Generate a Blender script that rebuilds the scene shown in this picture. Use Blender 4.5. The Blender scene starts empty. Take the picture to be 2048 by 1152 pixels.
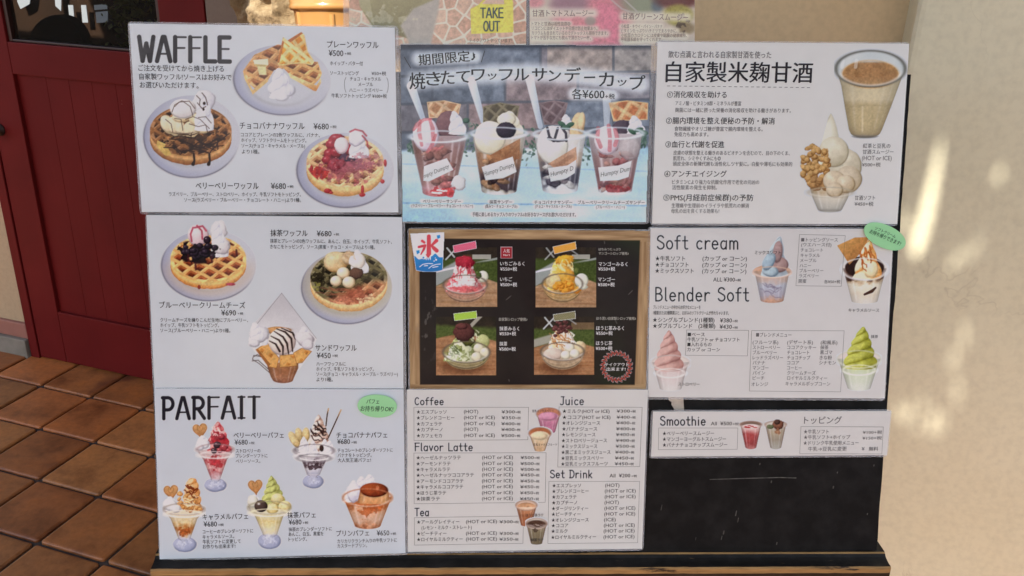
import bpy, bmesh, math, random
import numpy as np

# ------------------------------------------------------------------ camera, world, sun, exposure
scene = bpy.context.scene
COL = scene.collection
F_PX, PITCH, ROLL, CAM_H = 1700.0, 0.39, 0.035, 1.44
CAM = np.array([0.0, 0.0, CAM_H])
FW = np.array([0, math.cos(PITCH), -math.sin(PITCH)])
_r = np.array([1.0, 0, 0]); _u = np.cross(_r, FW)
RT = math.cos(ROLL) * _r + math.sin(ROLL) * _u
UP = -math.sin(ROLL) * _r + math.cos(ROLL) * _u
cam_data = bpy.data.cameras.new("camera")
cam = bpy.data.objects.new("camera", cam_data)
COL.objects.link(cam)
cam_data.sensor_width = 36.0
cam_data.lens = F_PX / 2048 * 36.0
cam_data.clip_start = 0.02
cam_data.clip_end = 400
from mathutils import Matrix, Vector
cam.matrix_world = Matrix(((RT[0], UP[0], -FW[0], CAM[0]), (RT[1], UP[1], -FW[1], CAM[1]),
                           (RT[2], UP[2], -FW[2], CAM[2]), (0, 0, 0, 1)))
scene.camera = cam

SUN_DIR = np.array([-0.22, -0.72, 0.66]); SUN_DIR /= np.linalg.norm(SUN_DIR)   # towards the sun
world = bpy.data.worlds.new("World"); scene.world = world
world.use_nodes = True
wn = world.node_tree.nodes; wl = world.node_tree.links
wn.clear()
sky = wn.new("ShaderNodeTexSky"); sky.sky_type = 'NISHITA'; sky.sun_disc = False
sky.sun_elevation = math.asin(SUN_DIR[2])
sky.sun_rotation = math.atan2(SUN_DIR[0], SUN_DIR[1])
sky.dust_density = 2.0; sky.air_density = 1.0
bg = wn.new("ShaderNodeBackground"); bg.inputs[1].default_value = 0.13
wo = wn.new("ShaderNodeOutputWorld")
wl.new(sky.outputs[0], bg.inputs[0]); wl.new(bg.outputs[0], wo.inputs[0])
sl = bpy.data.lights.new("sun", 'SUN'); sl.energy = 4.0; sl.angle = math.radians(0.45); sl.color = (1, 0.93, 0.82)
sun = bpy.data.objects.new("sun", sl); COL.objects.link(sun)
sun.location = (0, -3, 6)
sun.rotation_euler = Vector(SUN_DIR).to_track_quat('Z', 'Y').to_euler()
scene.view_settings.view_transform = 'Standard'
scene.view_settings.look = 'None'
scene.view_settings.gamma = 1
scene.view_settings.exposure = 1.2
scene.render.engine = 'CYCLES'
scene.cycles.max_bounces = 8
scene.cycles.transparent_max_bounces = 12
scene.cycles.use_denoising = True
scene.render.filter_size = 1.1

# ------------------------------------------------------------------ geometry helpers
def ray(x, y):
    x = np.asarray(x, float)[..., None]; y = np.asarray(y, float)[..., None]
    return FW + (x - 1024) / F_PX * RT - (y - 576) / F_PX * UP
def onpl(P0, n, x, y):
    d = ray(x, y)
    t = ((P0 - CAM) @ n) / (d @ n)
    return CAM + d * np.asarray(t)[..., None]
def floor_pt(x, y, z=0.0):
    return onpl(np.array([0, 0, z]), np.array([0, 0, 1.0]), x, y)

# the leaning notice board's plane
LEAN, YAW, RHO, DIST = 0.251, 0.054, 0.0135, 1.03
_ex = np.array([math.cos(YAW), math.sin(YAW), 0]); _bk = np.array([-math.sin(YAW), math.cos(YAW), 0])
_ey = np.array([0, 0, math.cos(LEAN)]) + _bk * math.sin(LEAN)
BX = math.cos(RHO) * _ex + math.sin(RHO) * _ey
BY = -math.sin(RHO) * _ex + math.cos(RHO) * _ey
BN = np.cross(BX, BY)
BO = CAM + FW * DIST
def board(x, y, off=0.0):              # a point of the board's plane, lifted off it by so many metres
    return onpl(BO + BN * off, BN, x, y)
def buv(P, off=0.0):
    d = P - BO
    return np.stack([d @ BX, d @ BY], -1)
def bpt(u, v, off=0.0):
    u = np.asarray(u, float)[..., None]; v = np.asarray(v, float)[..., None]
    return BO + BX * u + BY * v + BN * off

# the room's axes: the door wall runs along WT, faces WN
DA = floor_pt(69, 713); DB = floor_pt(303, 764)
WT = (DB - DA) / np.linalg.norm(DB - DA); WN = np.array([WT[1], -WT[0], 0.0])
UPZ = np.array([0, 0, 1.0])
def wall_pt(x, y, off=0.0):            # (along, height) on the door wall's plane
    p = onpl(DA + WN * off, WN, x, y)
    return (p - DA) @ WT, p[..., 2]

ROOTLOC = {}
def empty(name, loc, label=None, cat=None, group=None):
    o = bpy.data.objects.new(name, None); COL.objects.link(o)
    o.empty_display_size = 0.05
    o.location = tuple(loc); ROOTLOC[o.name] = np.array(loc, float)
    tag(o, label, cat, group)
    return o
def tag(o, label=None, cat=None, group=None, kind=None):
    if label: o["label"] = label
    if cat: o["category"] = cat
    if group: o["group"] = group
    if kind: o["kind"] = kind
    return o
def finish(name, me, mat, parent=None):
    o = bpy.data.objects.new(name, me); COL.objects.link(o)
    if mat is not None:
        for m in (mat if isinstance(mat, (list, tuple)) else [mat]): me.materials.append(m)
    base = np.zeros(3)
    p = parent; chain = []
    if parent is not None:
        o.parent = parent
    ROOTLOC[o.name] = np.zeros(3)
    return o
def parent_base(parent):
    b = np.zeros(3)
    while parent is not None:
        b = b + ROOTLOC.get(parent.name, np.zeros(3)); parent = parent.parent
    return b
def mesh(name, V, F, mat, parent=None, smooth=False, midx=None):
    V = np.asarray(V, float) - parent_base(parent)
    me = bpy.data.meshes.new(name)
    me.from_pydata([tuple(v) for v in V], [], [tuple(f) for f in F])
    if midx is not None:
        me.polygons.foreach_set('material_index', np.asarray(midx, np.int32))
    if smooth: me.polygons.foreach_set('use_smooth', np.ones(len(me.polygons), bool))
    me.update()
    return finish(name, me, mat, parent)
class MB:
    "collects boxes, prisms and lathes in world coordinates, built as ONE mesh"
    def __init__(s): s.V = []; s.F = []
    def add(s, V, F):
        k = len(s.V); s.V += [tuple(v) for v in V]; s.F += [tuple(i + k for i in f) for f in F]; return s
    def box(s, o, a, b, c):            # corner + three edge vectors
        o, a, b, c = map(np.asarray, (o, a, b, c))
        V = [o, o + a, o + a + b, o + b, o + c, o + a + c, o + a + b + c, o + b + c]
        F = [(0, 3, 2, 1), (4, 5, 6, 7), (0, 1, 5, 4), (1, 2, 6, 5), (2, 3, 7, 6), (3, 0, 4, 7)]
        if np.dot(np.cross(a, b), c) < 0: F = [f[::-1] for f in F]
        return s.add(V, F)
    def prism(s, P, d):                # polygon P extruded by d
        P = [np.asarray(p, float) for p in P]; n = len(P); d = np.asarray(d)
        V = P + [p + d for p in P]
        F = [tuple(range(n))[::-1], tuple(range(n, 2 * n))] + [(i, (i + 1) % n, n + (i + 1) % n, n + i) for i in range(n)]
        nn = sum((np.cross(P[i], P[(i + 1) % n]) for i in range(n)), np.zeros(3))
        if np.dot(nn, d) < 0: F = [f[::-1] for f in F]
        return s.add(V, F)
    def build(s, name, mat, parent=None, bevel=0, seg=2, smooth=False):
        o = mesh(name, s.V, s.F, mat, parent, smooth)
        if bevel:
            bm = bmesh.new(); bm.from_mesh(o.data)
            bmesh.ops.bevel(bm, geom=bm.edges[:], offset=bevel, segments=seg, affect='EDGES', profile=0.6, clamp_overlap=True)
            bm.to_mesh(o.data); bm.free()
        return o

# ------------------------------------------------------------------ materials
def nodes_of(m):
    m.use_nodes = True; nt = m.node_tree
    return nt, nt.nodes, nt.links, nt.nodes["Principled BSDF"]
def lin(c):
    c = np.asarray(c, float)
    return np.where(c <= 0.04045, c / 12.92, ((c + 0.055) / 1.055) ** 2.4)
def L(r, g, b): return tuple(float(v) for v in lin(np.array([r, g, b]) / 255.0)) + (1.0,)
def tex_noise(n, l, vec, scale, detail=4, rough=.55, dist=0):
    t = n.new("ShaderNodeTexNoise"); t.inputs['Scale'].default_value = scale; t.inputs['Detail'].default_value = detail
    t.inputs['Roughness'].default_value = rough; t.inputs['Distortion'].default_value = dist
    if vec is not None: l.new(vec, t.inputs['Vector'])
    return t
def ramp(n, l, src, stops):
    r = n.new("ShaderNodeValToRGB"); l.new(src, r.inputs[0])
    e = r.color_ramp.elements
    while len(e) < len(stops): e.new(0.5)
    for q, (p, c) in zip(e, stops):
        q.position = p; q.color = c if len(c) == 4 else (*c, 1)
    return r
def mixc(n, l, fac, a, b, mode='MIX'):
    m = n.new("ShaderNodeMix"); m.data_type = 'RGBA'; m.blend_type = mode
    for sock, v in ((m.inputs[0], fac), (m.inputs[6], a), (m.inputs[7], b)):
        if hasattr(v, 'is_linked') or isinstance(v, bpy.types.NodeSocket): l.new(v, sock)
        else: sock.default_value = v
    return m.outputs[2]
def wpos(n):
    return n.new("ShaderNodeNewGeometry").outputs['Position']
def bump(n, l, h, strength, dist=0.002, normal=None):
    b = n.new("ShaderNodeBump"); b.inputs['Strength'].default_value = strength; b.inputs['Distance'].default_value = dist
    l.new(h, b.inputs['Height'])
    if normal is not None: l.new(normal, b.inputs['Normal'])
    return b.outputs[0]

def film_coat(n, l, p, amount=0.3, rough=0.09):
    "the wavy laminate skin over a print"
    pos = wpos(n)
    w1 = tex_noise(n, l, pos, 9, 2, .5)
    w2 = tex_noise(n, l, pos, 60, 2, .5)
    ad = n.new("ShaderNodeMath"); ad.operation = 'MULTIPLY_ADD'; ad.inputs[1].default_value = 0.05
    l.new(w2.outputs[0], ad.inputs[0]); l.new(w1.outputs[0], ad.inputs[2])
    l.new(bump(n, l, ad.outputs[0], 0.35, 0.006), p.inputs['Coat Normal'])
    p.inputs['Coat Weight'].default_value = amount
    sm = tex_noise(n, l, pos, 14, 5, .65)
    rr = n.new("ShaderNodeMapRange"); l.new(sm.outputs[0], rr.inputs[0])
    rr.inputs[1].default_value = .35; rr.inputs[2].default_value = .7
    rr.inputs[3].default_value = rough * .6; rr.inputs[4].default_value = rough * 2
    l.new(rr.outputs[0], p.inputs['Coat Roughness'])
    p.inputs['Roughness'].default_value = 0.7
    p.inputs['Specular IOR Level'].default_value = 0.05
_pm = {}
def print_mat(name, rgb=None, paper=None, coat=True, amount=.3):
    "a flat printed colour (albedo), or the painted picture held in the mesh's colours"
    key = (name, rgb, amount)
    if key in _pm: return _pm[key]
    m = bpy.data.materials.new(name); nt, n, l, p = nodes_of(m)
    if rgb is None:
        a = n.new("ShaderNodeVertexColor"); a.layer_name = "Col"
        l.new(a.outputs[0], p.inputs['Base Color'])
    else:
        t = tex_noise(n, l, wpos(n), 35, 3)
        r = ramp(n, l, t.outputs[0], [(.3, tuple(c * .97 for c in rgb[:3])), (.7, rgb[:3])])
        l.new(r.outputs[0], p.inputs['Base Color'])
    if coat: film_coat(n, l, p, amount)
    _pm[key] = m
    return m
PAPER_ALB = np.array([.765, .80, .825])
PAPER_REF = lin(np.array([196, 198, 203]) / 255.0)
def ink(rgb):                          # a printed colour as seen next to paper white -> its albedo
    return np.clip(lin(np.asarray(rgb, float) / 255.0) / PAPER_REF * PAPER_ALB, 0.002, 0.9)
INK_DARK = tuple(float(v) for v in ink((44, 42, 46)))
INK_GREY = tuple(float(v) for v in ink((96, 93, 96)))
INK_WHITE = tuple(float(v) for v in ink((222, 220, 214)))

def simple(name, rgb, rough=.5, var=.12, scale=12, bumpy=0, metallic=0, coat=0, spec=.5):
    m = bpy.data.materials.new(name); nt, n, l, p = nodes_of(m)
    t = tex_noise(n, l, wpos(n), scale, 5)
    c = np.array(rgb[:3])
    r = ramp(n, l, t.outputs[0], [(.3, tuple(c * (1 - var))), (.7, tuple(np.minimum(c * (1 + var), .95)))])
    l.new(r.outputs[0], p.inputs['Base Color'])
    p.inputs['Roughness'].default_value = rough; p.inputs['Metallic'].default_value = metallic
    p.inputs['Coat Weight'].default_value = coat; p.inputs['Specular IOR Level'].default_value = spec
    if bumpy:
        t2 = tex_noise(n, l, wpos(n), scale * 6, 5)
        l.new(bump(n, l, t2.outputs[0], bumpy, .002), p.inputs['Normal'])
    return m
# ------------------------------------------------------------------ a small painter for the printed pictures
def _h(ix, iy, s):
    h = (ix.astype(np.int64) * 374761393 + iy.astype(np.int64) * 668265263 + s * 974634777) & 0xffffffff
    h = ((h ^ (h >> 13)) * 1274126177) & 0xffffffff
    return ((h ^ (h >> 16)) & 0xffff) / 65535.0
def vn(x, y, s=0):
    xi = np.floor(x); yi = np.floor(y); fx = x - xi; fy = y - yi
    fx = fx * fx * (3 - 2 * fx); fy = fy * fy * (3 - 2 * fy)
    a = _h(xi, yi, s); b = _h(xi + 1, yi, s); c = _h(xi, yi + 1, s); d = _h(xi + 1, yi + 1, s)
    return (a * (1 - fx) + b * fx) * (1 - fy) + (c * (1 - fx) + d * fx) * fy
def fbm(x, y, sc, o=3, s=0):
    v = 0; a = .5; t = 0
    for k in range(o):
        v = v + a * vn(x / sc, y / sc, s + 17 * k); t += a; a *= .55; sc = sc * .5
    return v / t
def ss(a, b, x):
    t = np.clip((x - a) / (b - a), 0, 1); return t * t * (3 - 2 * t)
def C(c): return np.asarray(c, float)
def mx(a, b, t):
    t = np.asarray(t)[..., None]; return C(a) * (1 - t) + C(b) * t
PAPER_RGB = np.array([196., 198., 203.])

class Cv:
    "a picture painted in the coordinates of an enlargement: photo px = (ox, oy) + z * zoom px"
    def __init__(s, Z, x0, y0, x1, y1, bg=None, step=1.0):
        s.z, s.ox, s.oy = Z; s.px = step / s.z
        xs = np.arange(x0, x1 + s.px, s.px); ys = np.arange(y0, y1 + s.px, s.px)
        s.X, s.Y = np.meshgrid(xs, ys)
        s.c = np.zeros(s.X.shape + (3,)) + PAPER_RGB
        s.a = np.zeros(s.X.shape)
        if bg is not None: s.c[:] = bg; s.a[:] = 1
    def aa(s, d): return np.clip(d / s.px + .5, 0, 1)
    def put(s, m, c, op=1.0):
        m = np.clip(m, 0, 1) * op
        s.c = s.c * (1 - m[..., None]) + C(c) * m[..., None]; s.a = s.a + (1 - s.a) * m
    def uv(s, cx, cy, rx, ry, rot=0):
        x = s.X - cx; y = s.Y - cy; c, n = math.cos(rot), math.sin(rot)
        return (x * c + y * n) / rx, (-x * n + y * c) / ry
    def ell(s, cx, cy, rx, ry, rot=0, wob=0, sc=20, seed=0):
        u, v = s.uv(cx, cy, rx, ry, rot); r = np.sqrt(u * u + v * v)
        if wob: r = r + wob * (fbm(s.X, s.Y, sc, 3, seed) - .5)
        return (1 - r) * min(rx, ry)
    def poly(s, P):
        P = np.asarray(P, float); X, Y = s.X, s.Y
        d = np.full(X.shape, 1e9); ins = np.zeros(X.shape, bool)
        for (ax, ay), (bx, by) in zip(P, np.roll(P, -1, 0)):
            ex, ey = bx - ax, by - ay; wx, wy = X - ax, Y - ay
            t = np.clip((wx * ex + wy * ey) / (ex * ex + ey * ey + 1e-9), 0, 1)
            d = np.minimum(d, np.hypot(wx - ex * t, wy - ey * t))
            cr = ((ay > Y) != (by > Y))
            xi = ax + (Y - ay) * ex / (ey if abs(ey) > 1e-9 else 1e-9)
            ins ^= cr & (X < xi)
        return np.where(ins, d, -d)
    def line(s, P, w):                 # distance inside a stroke of half width w (number or one per point)
        P = np.asarray(P, float); ws = np.broadcast_to(np.asarray(w, float), (len(P),))
        d = np.full(s.X.shape, -1e9)
        for i in range(len(P) - 1):
            ax, ay = P[i]; bx, by = P[i + 1]; ex, ey = bx - ax, by - ay
            t = np.clip(((s.X - ax) * ex + (s.Y - ay) * ey) / (ex * ex + ey * ey + 1e-9), 0, 1)
            d = np.maximum(d, ws[i] + (ws[i + 1] - ws[i]) * t - np.hypot(s.X - ax - ex * t, s.Y - ay - ey * t))
        return d
    def grain(s, amp=5, sc=4, seed=3):
        s.c = np.clip(s.c + ((fbm(s.X, s.Y, sc, 2, seed) - .5) * 2 * amp)[..., None], 4, 250)

    # ---- food
    def plate(s, cx, cy, rx, ry, rot=0):
        u, v = s.uv(cx, cy, rx, ry, rot); r = np.sqrt(u * u + v * v)
        m = s.aa((1 - r) * min(rx, ry))
        k = np.clip(.5 - .55 * u + .30 * v, 0, 1)
        rim = ss(.66, .97, r)
        col = mx((188, 189, 198), (152, 155, 182), k * rim * .9)
        col = col * (1 - .10 * np.exp(-((r - .72) / .05) ** 2) * k)[..., None]
        s.put(m, col)
        edge = np.exp(-((r - .99) / (1.6 * s.px / min(rx, ry))) ** 2)
        s.put(edge * ss(-.3, .6, v - .5 * u), (104, 102, 116), .75)
    def waffle(s, cx, cy, rx, ry, th, ang=.7, n=6., ridge=(228, 174, 106), pit=(146, 80, 36), wall=(200, 132, 66),
               side=(224, 176, 108), sideb=(164, 96, 46), clip=None, seed=1, w=.15, rot=0):
        X, Y = s.X, s.Y
        clip = 1 if clip is None else clip
        u, v = s.uv(cx, cy, rx, ry, rot)
        if th > 0:
            ub = np.clip(u, -1, 1); yb = cy + ry * np.sqrt(1 - ub * ub)
            wv = 2.5 * s.px * (fbm(X, Y, 26, 2, seed + 5) - .5)
            d = np.minimum(yb + th - Y + wv, (1 - np.abs(u)) * rx); d = np.where(Y < cy, -99, d)
            t = np.clip((Y - yb) / th, 0, 1)
            col = mx(side, sideb, t ** 1.6) * (1 + .22 * (fbm(X, Y, 14, 3, seed) - .5))[..., None]
            col = mx(col, (240, 205, 140), .5 * np.exp(-((t - .3) / .18) ** 2) * (.4 + .6 * (fbm(X, Y * 2, 40, 2, seed + 9))))
            s.put(s.aa(d) * clip, col)
        r = np.sqrt(u * u + v * v)
        c, q = math.cos(ang), math.sin(ang)
        wob = .10 * (fbm(X, Y, 45, 2, seed + 2) - .5)
        def rid(u, v, ww):
            a = (u * c + v * q) * n / 2 + .3 + wob; b = (-u * q + v * c) * n / 2 + .2 + wob
            da = np.abs(a - np.round(a)); db = np.abs(b - np.round(b))
            return np.maximum(ss(ww + .07, ww - .05, da), ss(ww + .07, ww - .05, db))
        R = np.maximum(rid(u, v, w), ss(.88, .93, r))
        W = np.maximum(rid(u, v - .11, w), rid(u - .05, v - .04, w) * .7)
        dk = rid(u, v + .10, w)
        tn = fbm(X, Y, 60, 3, seed + 1); fn = fbm(X, Y, 9, 3, seed + 3)
        col = C(pit) * (.72 + .6 * tn)[..., None]
        col = mx(col, C(wall) * (.85 + .3 * fn)[..., None], W * .9)
        col = col * (1 - .25 * dk * (1 - W))[..., None]
        rc = C(ridge) * (.80 + .26 * tn + .16 * fn)[..., None]
        hl = np.clip(R - rid(u - .025, v - .03, w), 0, 1)
        rc = np.clip(rc + 30 * hl[..., None], 0, 252)
        col = mx(col, rc, R)
        s.put(s.aa((1 - r) * min(rx, ry)) * clip, col)
        return s.aa((1 - r) * min(rx, ry)) * clip
    def slab(s, P, ang, cell, ridge, pit, wall, seed=1, w=.17, sk=1.0):
        "a cut piece of waffle seen face on"
        X, Y = s.X, s.Y; m = s.aa(s.poly(P)); c, q = math.cos(ang), math.sin(ang)
        def rid(X, Y):
            a = (X * c + Y * q) / cell; b = (-X * q + Y * c) / cell / sk
            return np.maximum(ss(w + .06, w - .06, np.abs(a - np.round(a))), ss(w + .06, w - .06, np.abs(b - np.round(b))))
        R = np.maximum(rid(X, Y), ss(9, 4, s.poly(P))); W = rid(X - cell * .12, Y - cell * .14)
        t = fbm(X, Y, 30, 3, seed)
        col = mx(C(pit) * (.8 + .4 * t)[..., None], C(wall), W * .85)
        col = mx(col, C(ridge) * (.85 + .3 * t)[..., None], R)
        s.put(m, col)
    def blob(s, cx, cy, rx, ry, lit, dark, rot=0, wob=0, spec=0, sc=None, seed=0, op=1, l=(-.45, -.6)):
        u, v = s.uv(cx, cy, rx, ry, rot); r = np.sqrt(u * u + v * v)
        d = (1 - r + (wob * (fbm(s.X, s.Y, sc or rx * .7, 3, seed + 31) - .5) if wob else 0)) * min(rx, ry)
        nz = np.sqrt(np.clip(1 - u * u - v * v, 0, 1)); x = (s.X - cx) / rx; y = (s.Y - cy) / ry
        sh = np.clip(.25 + .55 * (l[0] * x + l[1] * y) + .5 * nz, 0, 1)
        if wob: sh = np.clip(sh + .5 * (fbm(s.X, s.Y, (sc or rx * .7) * .6, 3, seed + 7) - .5), 0, 1)
        s.put(s.aa(d), mx(dark, lit, sh), op)
        if min(rx, ry) > 5 * s.px: s.put(np.exp(-((d - s.px) / (1.5 * s.px)) ** 2) * ss(-.5, .4, x * .5 + y * .8), C(dark) * .72, .5 * op)
        if spec:
            s.put(np.exp(-(((x + .33) / .2) ** 2 + ((y + .38) / .16) ** 2)), (250, 248, 246), spec)
    def swirl(s, cx, yt, yb, w, n=4.0, lit=(240, 238, 238), dark=(176, 172, 184), tip=0, tilt=.35, flute=0, p=.75, seed=0, noise=0, clip=None, mid=None):
        "soft cream piped in rising turns"
        X, Y = s.X, s.Y; t = np.clip((Y - yt) / (yb - yt), 0, 1.2)
        ax = cx + tip * (1 - np.clip(t, 0, 1)) ** 2
        prof = np.clip(t, 0, 1) ** p
        u0 = (X - ax) / (w * np.maximum(prof, .06))
        ph = n * np.clip(t, 0, 1) ** .85 + tilt * np.clip(u0, -1, 1); fr = ph - np.floor(ph)
        hw = w * prof * (.86 + .16 * np.sin(np.pi * fr)) * (1 + .05 * (fbm(X, Y, 30, 2, seed) - .5))
        u = (X - ax) / np.maximum(hw, 1e-3)
        d = np.minimum(hw - np.abs(X - ax), np.minimum(Y - yt, (yb + .16 * w * np.sqrt(np.clip(1 - u * u, 0, 1)) - Y)))
        sh = np.sin(np.pi * np.clip(fr, 0, 1) ** .8) ** .8 * (.72 - .42 * u) + .30 - .12 * u
        if flute: sh = sh + flute * np.sin(u * 7.5 + fr * 3)
        if noise: sh = sh + noise * (fbm(X, Y, 16, 3, seed + 4) - .5)
        sh = np.clip(sh, 0, 1)
        col = mx(dark, lit, sh) if mid is None else np.where((sh < .5)[..., None], mx(dark, mid, np.clip(sh * 2, 0, 1)), mx(mid, lit, np.clip(sh * 2 - 1, 0, 1)))
        m = s.aa(d)
        s.put(m if clip is None else m * clip, col)
        return m
    def whip(s, cx, yt, yb, w, tip=0, seed=0, lit=(238, 237, 240), dark=(172, 170, 184)):
        s.swirl(cx, yt, yb, w, 2.6, lit, dark, tip, .5, .16, .5, seed, .12)
        s.put(s.aa(2 * s.px - np.abs(s.line([(cx - w * .8, yb)], 1))) * 0, lit)
    def prof(s, pts):
        pts = np.asarray(pts, float); Y = s.Y
        xl = np.interp(Y, pts[:, 0], pts[:, 1]); xr = np.interp(Y, pts[:, 0], pts[:, 2])
        d = np.minimum(np.minimum(s.X - xl, xr - s.X), np.minimum(Y - pts[0, 0], pts[-1, 0] - Y))
        u = (s.X - (xl + xr) / 2) / np.maximum((xr - xl) / 2, 1e-3)
        t = (Y - pts[0, 0]) / (pts[-1, 0] - pts[0, 0])
        return d, u, t
    def fill(s, pts, stops, nz=.0, sc=18, seed=0, edge=(120, 112, 112), op=1, streak=.5, rnd=.0):
        "a glass or cup body: colour stops down its height, streaky contents, bright glints"
        d, u, t = s.prof(pts)
        pts = np.asarray(pts, float)
        if rnd:
            hb = (pts[-1, 2] - pts[-1, 1]) / 2
            d = np.minimum(d, (pts[-1, 0] - rnd * (1 - np.sqrt(np.clip(1 - u * u, 0, 1))) - s.Y))
        tt = t + nz * (fbm(s.X, s.Y, sc, 3, seed) - .5)
        ts = [q[0] for q in stops]
        col = np.stack([np.interp(tt, ts, [q[1][k] for q in stops]) for k in range(3)], -1)
        col = col * (1 - .22 * np.clip(np.abs(u), 0, 1)[..., None] ** 3)
        m = s.aa(d)
        s.put(m, col, op)
        if streak:
            for uu, ww, o in ((-.62, .07, .55), (.52, .05, .45), (.78, .04, .35), (-.2, .05, .18)):
                s.put(m * np.exp(-((u - uu) / ww) ** 2) * ss(.02, .2, t) * ss(1, .8, t) * (.5 + .8 * fbm(s.X, s.Y, 20, 2, seed + 2)), (240, 238, 240), o * streak)
        s.put(m * ss(1 - 5 * s.px / max(20, (pts[0, 2] - pts[0, 1]) / 2), 1, np.abs(u)), edge, .5)
        return m
    def rim(s, cx, cy, rx, ry, w=1.4, col=(120, 116, 118), front=True, op=.8, hi=(245, 243, 243)):
        u, v = s.uv(cx, cy, rx, ry); r = np.sqrt(u * u + v * v)
        e = np.exp(-(((r - 1) * min(rx, ry)) / (w * s.px)) ** 2)
        s.put(e, col, op); e2 = np.exp(-(((r - .93) * min(rx, ry)) / (w * s.px)) ** 2)
        s.put(e2 * ss(0, .4, v if front else -v), hi, op * .5)
    def drizzle(s, cx, cy, rx, ry, k, w, col, seed=0, ang=None, op=.9, clip=None):
        clip = ss(1.12, 1.0, np.hypot(*s.uv(cx, cy, rx, ry))) if clip is None else clip
        rg = np.random.RandomState(seed)
        for i in range(k):
            a = (ang if ang is not None else rg.uniform(0, 3.14)) + rg.uniform(-.25, .25)
            px, py = rg.uniform(-.7, .7), rg.uniform(-.7, .7); ln = rg.uniform(.3, .65)
            q = [(cx + rx * (px + t * ln * math.cos(a) + .1 * math.sin(3 * t + i)), cy + ry * (py + t * ln * math.sin(a) + .12 * math.cos(4 * t))) for t in np.linspace(-1, 1, 7)]
            s.put(s.aa(s.line(q, w * rg.uniform(.7, 1.2))) * clip, col, op)
    def patch(s, cx, cy, rx, ry, col, th=.5, sc=20, seed=0, op=.85, clip=1):
        "an irregular pool of sauce"
        u, v = s.uv(cx, cy, rx, ry); r = np.sqrt(u * u + v * v)
        f = fbm(s.X, s.Y, sc, 3, seed) + .5 * (1 - r)
        s.put(ss(th + .1, th + .16, f) * ss(1.2, .95, r) * clip, C(col) * (.75 + .5 * fbm(s.X, s.Y, sc * .5, 2, seed + 3))[..., None], op)

    def build(s, name, parent, off, mat, to_world, photo=False):
        "the painted picture as a fine mesh carrying its printed colours"
        keep = s.a > .03
        h, w = s.a.shape
        fq = keep[:-1, :-1] | keep[1:, :-1] | keep[:-1, 1:] | keep[1:, 1:]
        ii, jj = np.nonzero(fq)
        used = np.zeros((h, w), bool)
        for a, b in ((0, 0), (1, 0), (0, 1), (1, 1)): used[ii + a, jj + b] = True
        idx = np.full((h, w), -1, np.int64); nv = int(used.sum()); idx[used] = np.arange(nv)
        P = to_world(s.X[used] * s.z + s.ox, s.Y[used] * s.z + s.oy, off) - parent_base(parent)
        me = bpy.data.meshes.new(name)
        me.vertices.add(nv); me.vertices.foreach_set('co', P.astype(np.float32).ravel())
        Q = np.stack([idx[ii + 1, jj], idx[ii + 1, jj + 1], idx[ii, jj + 1], idx[ii, jj]], -1)
        nf = len(Q)
        me.loops.add(nf * 4); me.loops.foreach_set('vertex_index', Q.astype(np.int32).ravel())
        me.polygons.add(nf); me.polygons.foreach_set('loop_start', np.arange(0, nf * 4, 4, dtype=np.int32))
        me.update(calc_edges=True)
        ca = me.color_attributes.new('Col', 'FLOAT_COLOR', 'POINT')
        c = s.c; lum = c.mean(-1, keepdims=True); away = np.clip(np.abs(c - PAPER_RGB).max(-1, keepdims=True) / 40, 0, 1)
        if photo:                      # print contrast and the fine texture of a photograph
            c = lum + (c - lum) * .86; c = np.where(c > 205, 205 + (c - 205) * .45, c); c = np.where(c < 150, 150 - (150 - c) * 1.06, c) - 2 * away
            tx = fbm(s.X / s.px, s.Y / s.px, 3.2, 2, 77) - .5; t2 = fbm(s.X / s.px, s.Y / s.px, 9, 2, 78) - .5
            sat = np.clip((c.max(-1, keepdims=True) - c.min(-1, keepdims=True) - 22) / 50, .12, 1)
            c = c * (1 + ((.26 * tx + .18 * t2)[..., None]) * away * sat * np.clip(1.35 - lum / 255, .3, 1))
        rgb = ink(np.clip(c[used], 3, 252))
        ca.data.foreach_set('color', np.concatenate([rgb, np.ones((nv, 1))], 1).astype(np.float32).ravel())
        return finish(name, me, mat, parent)

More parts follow.
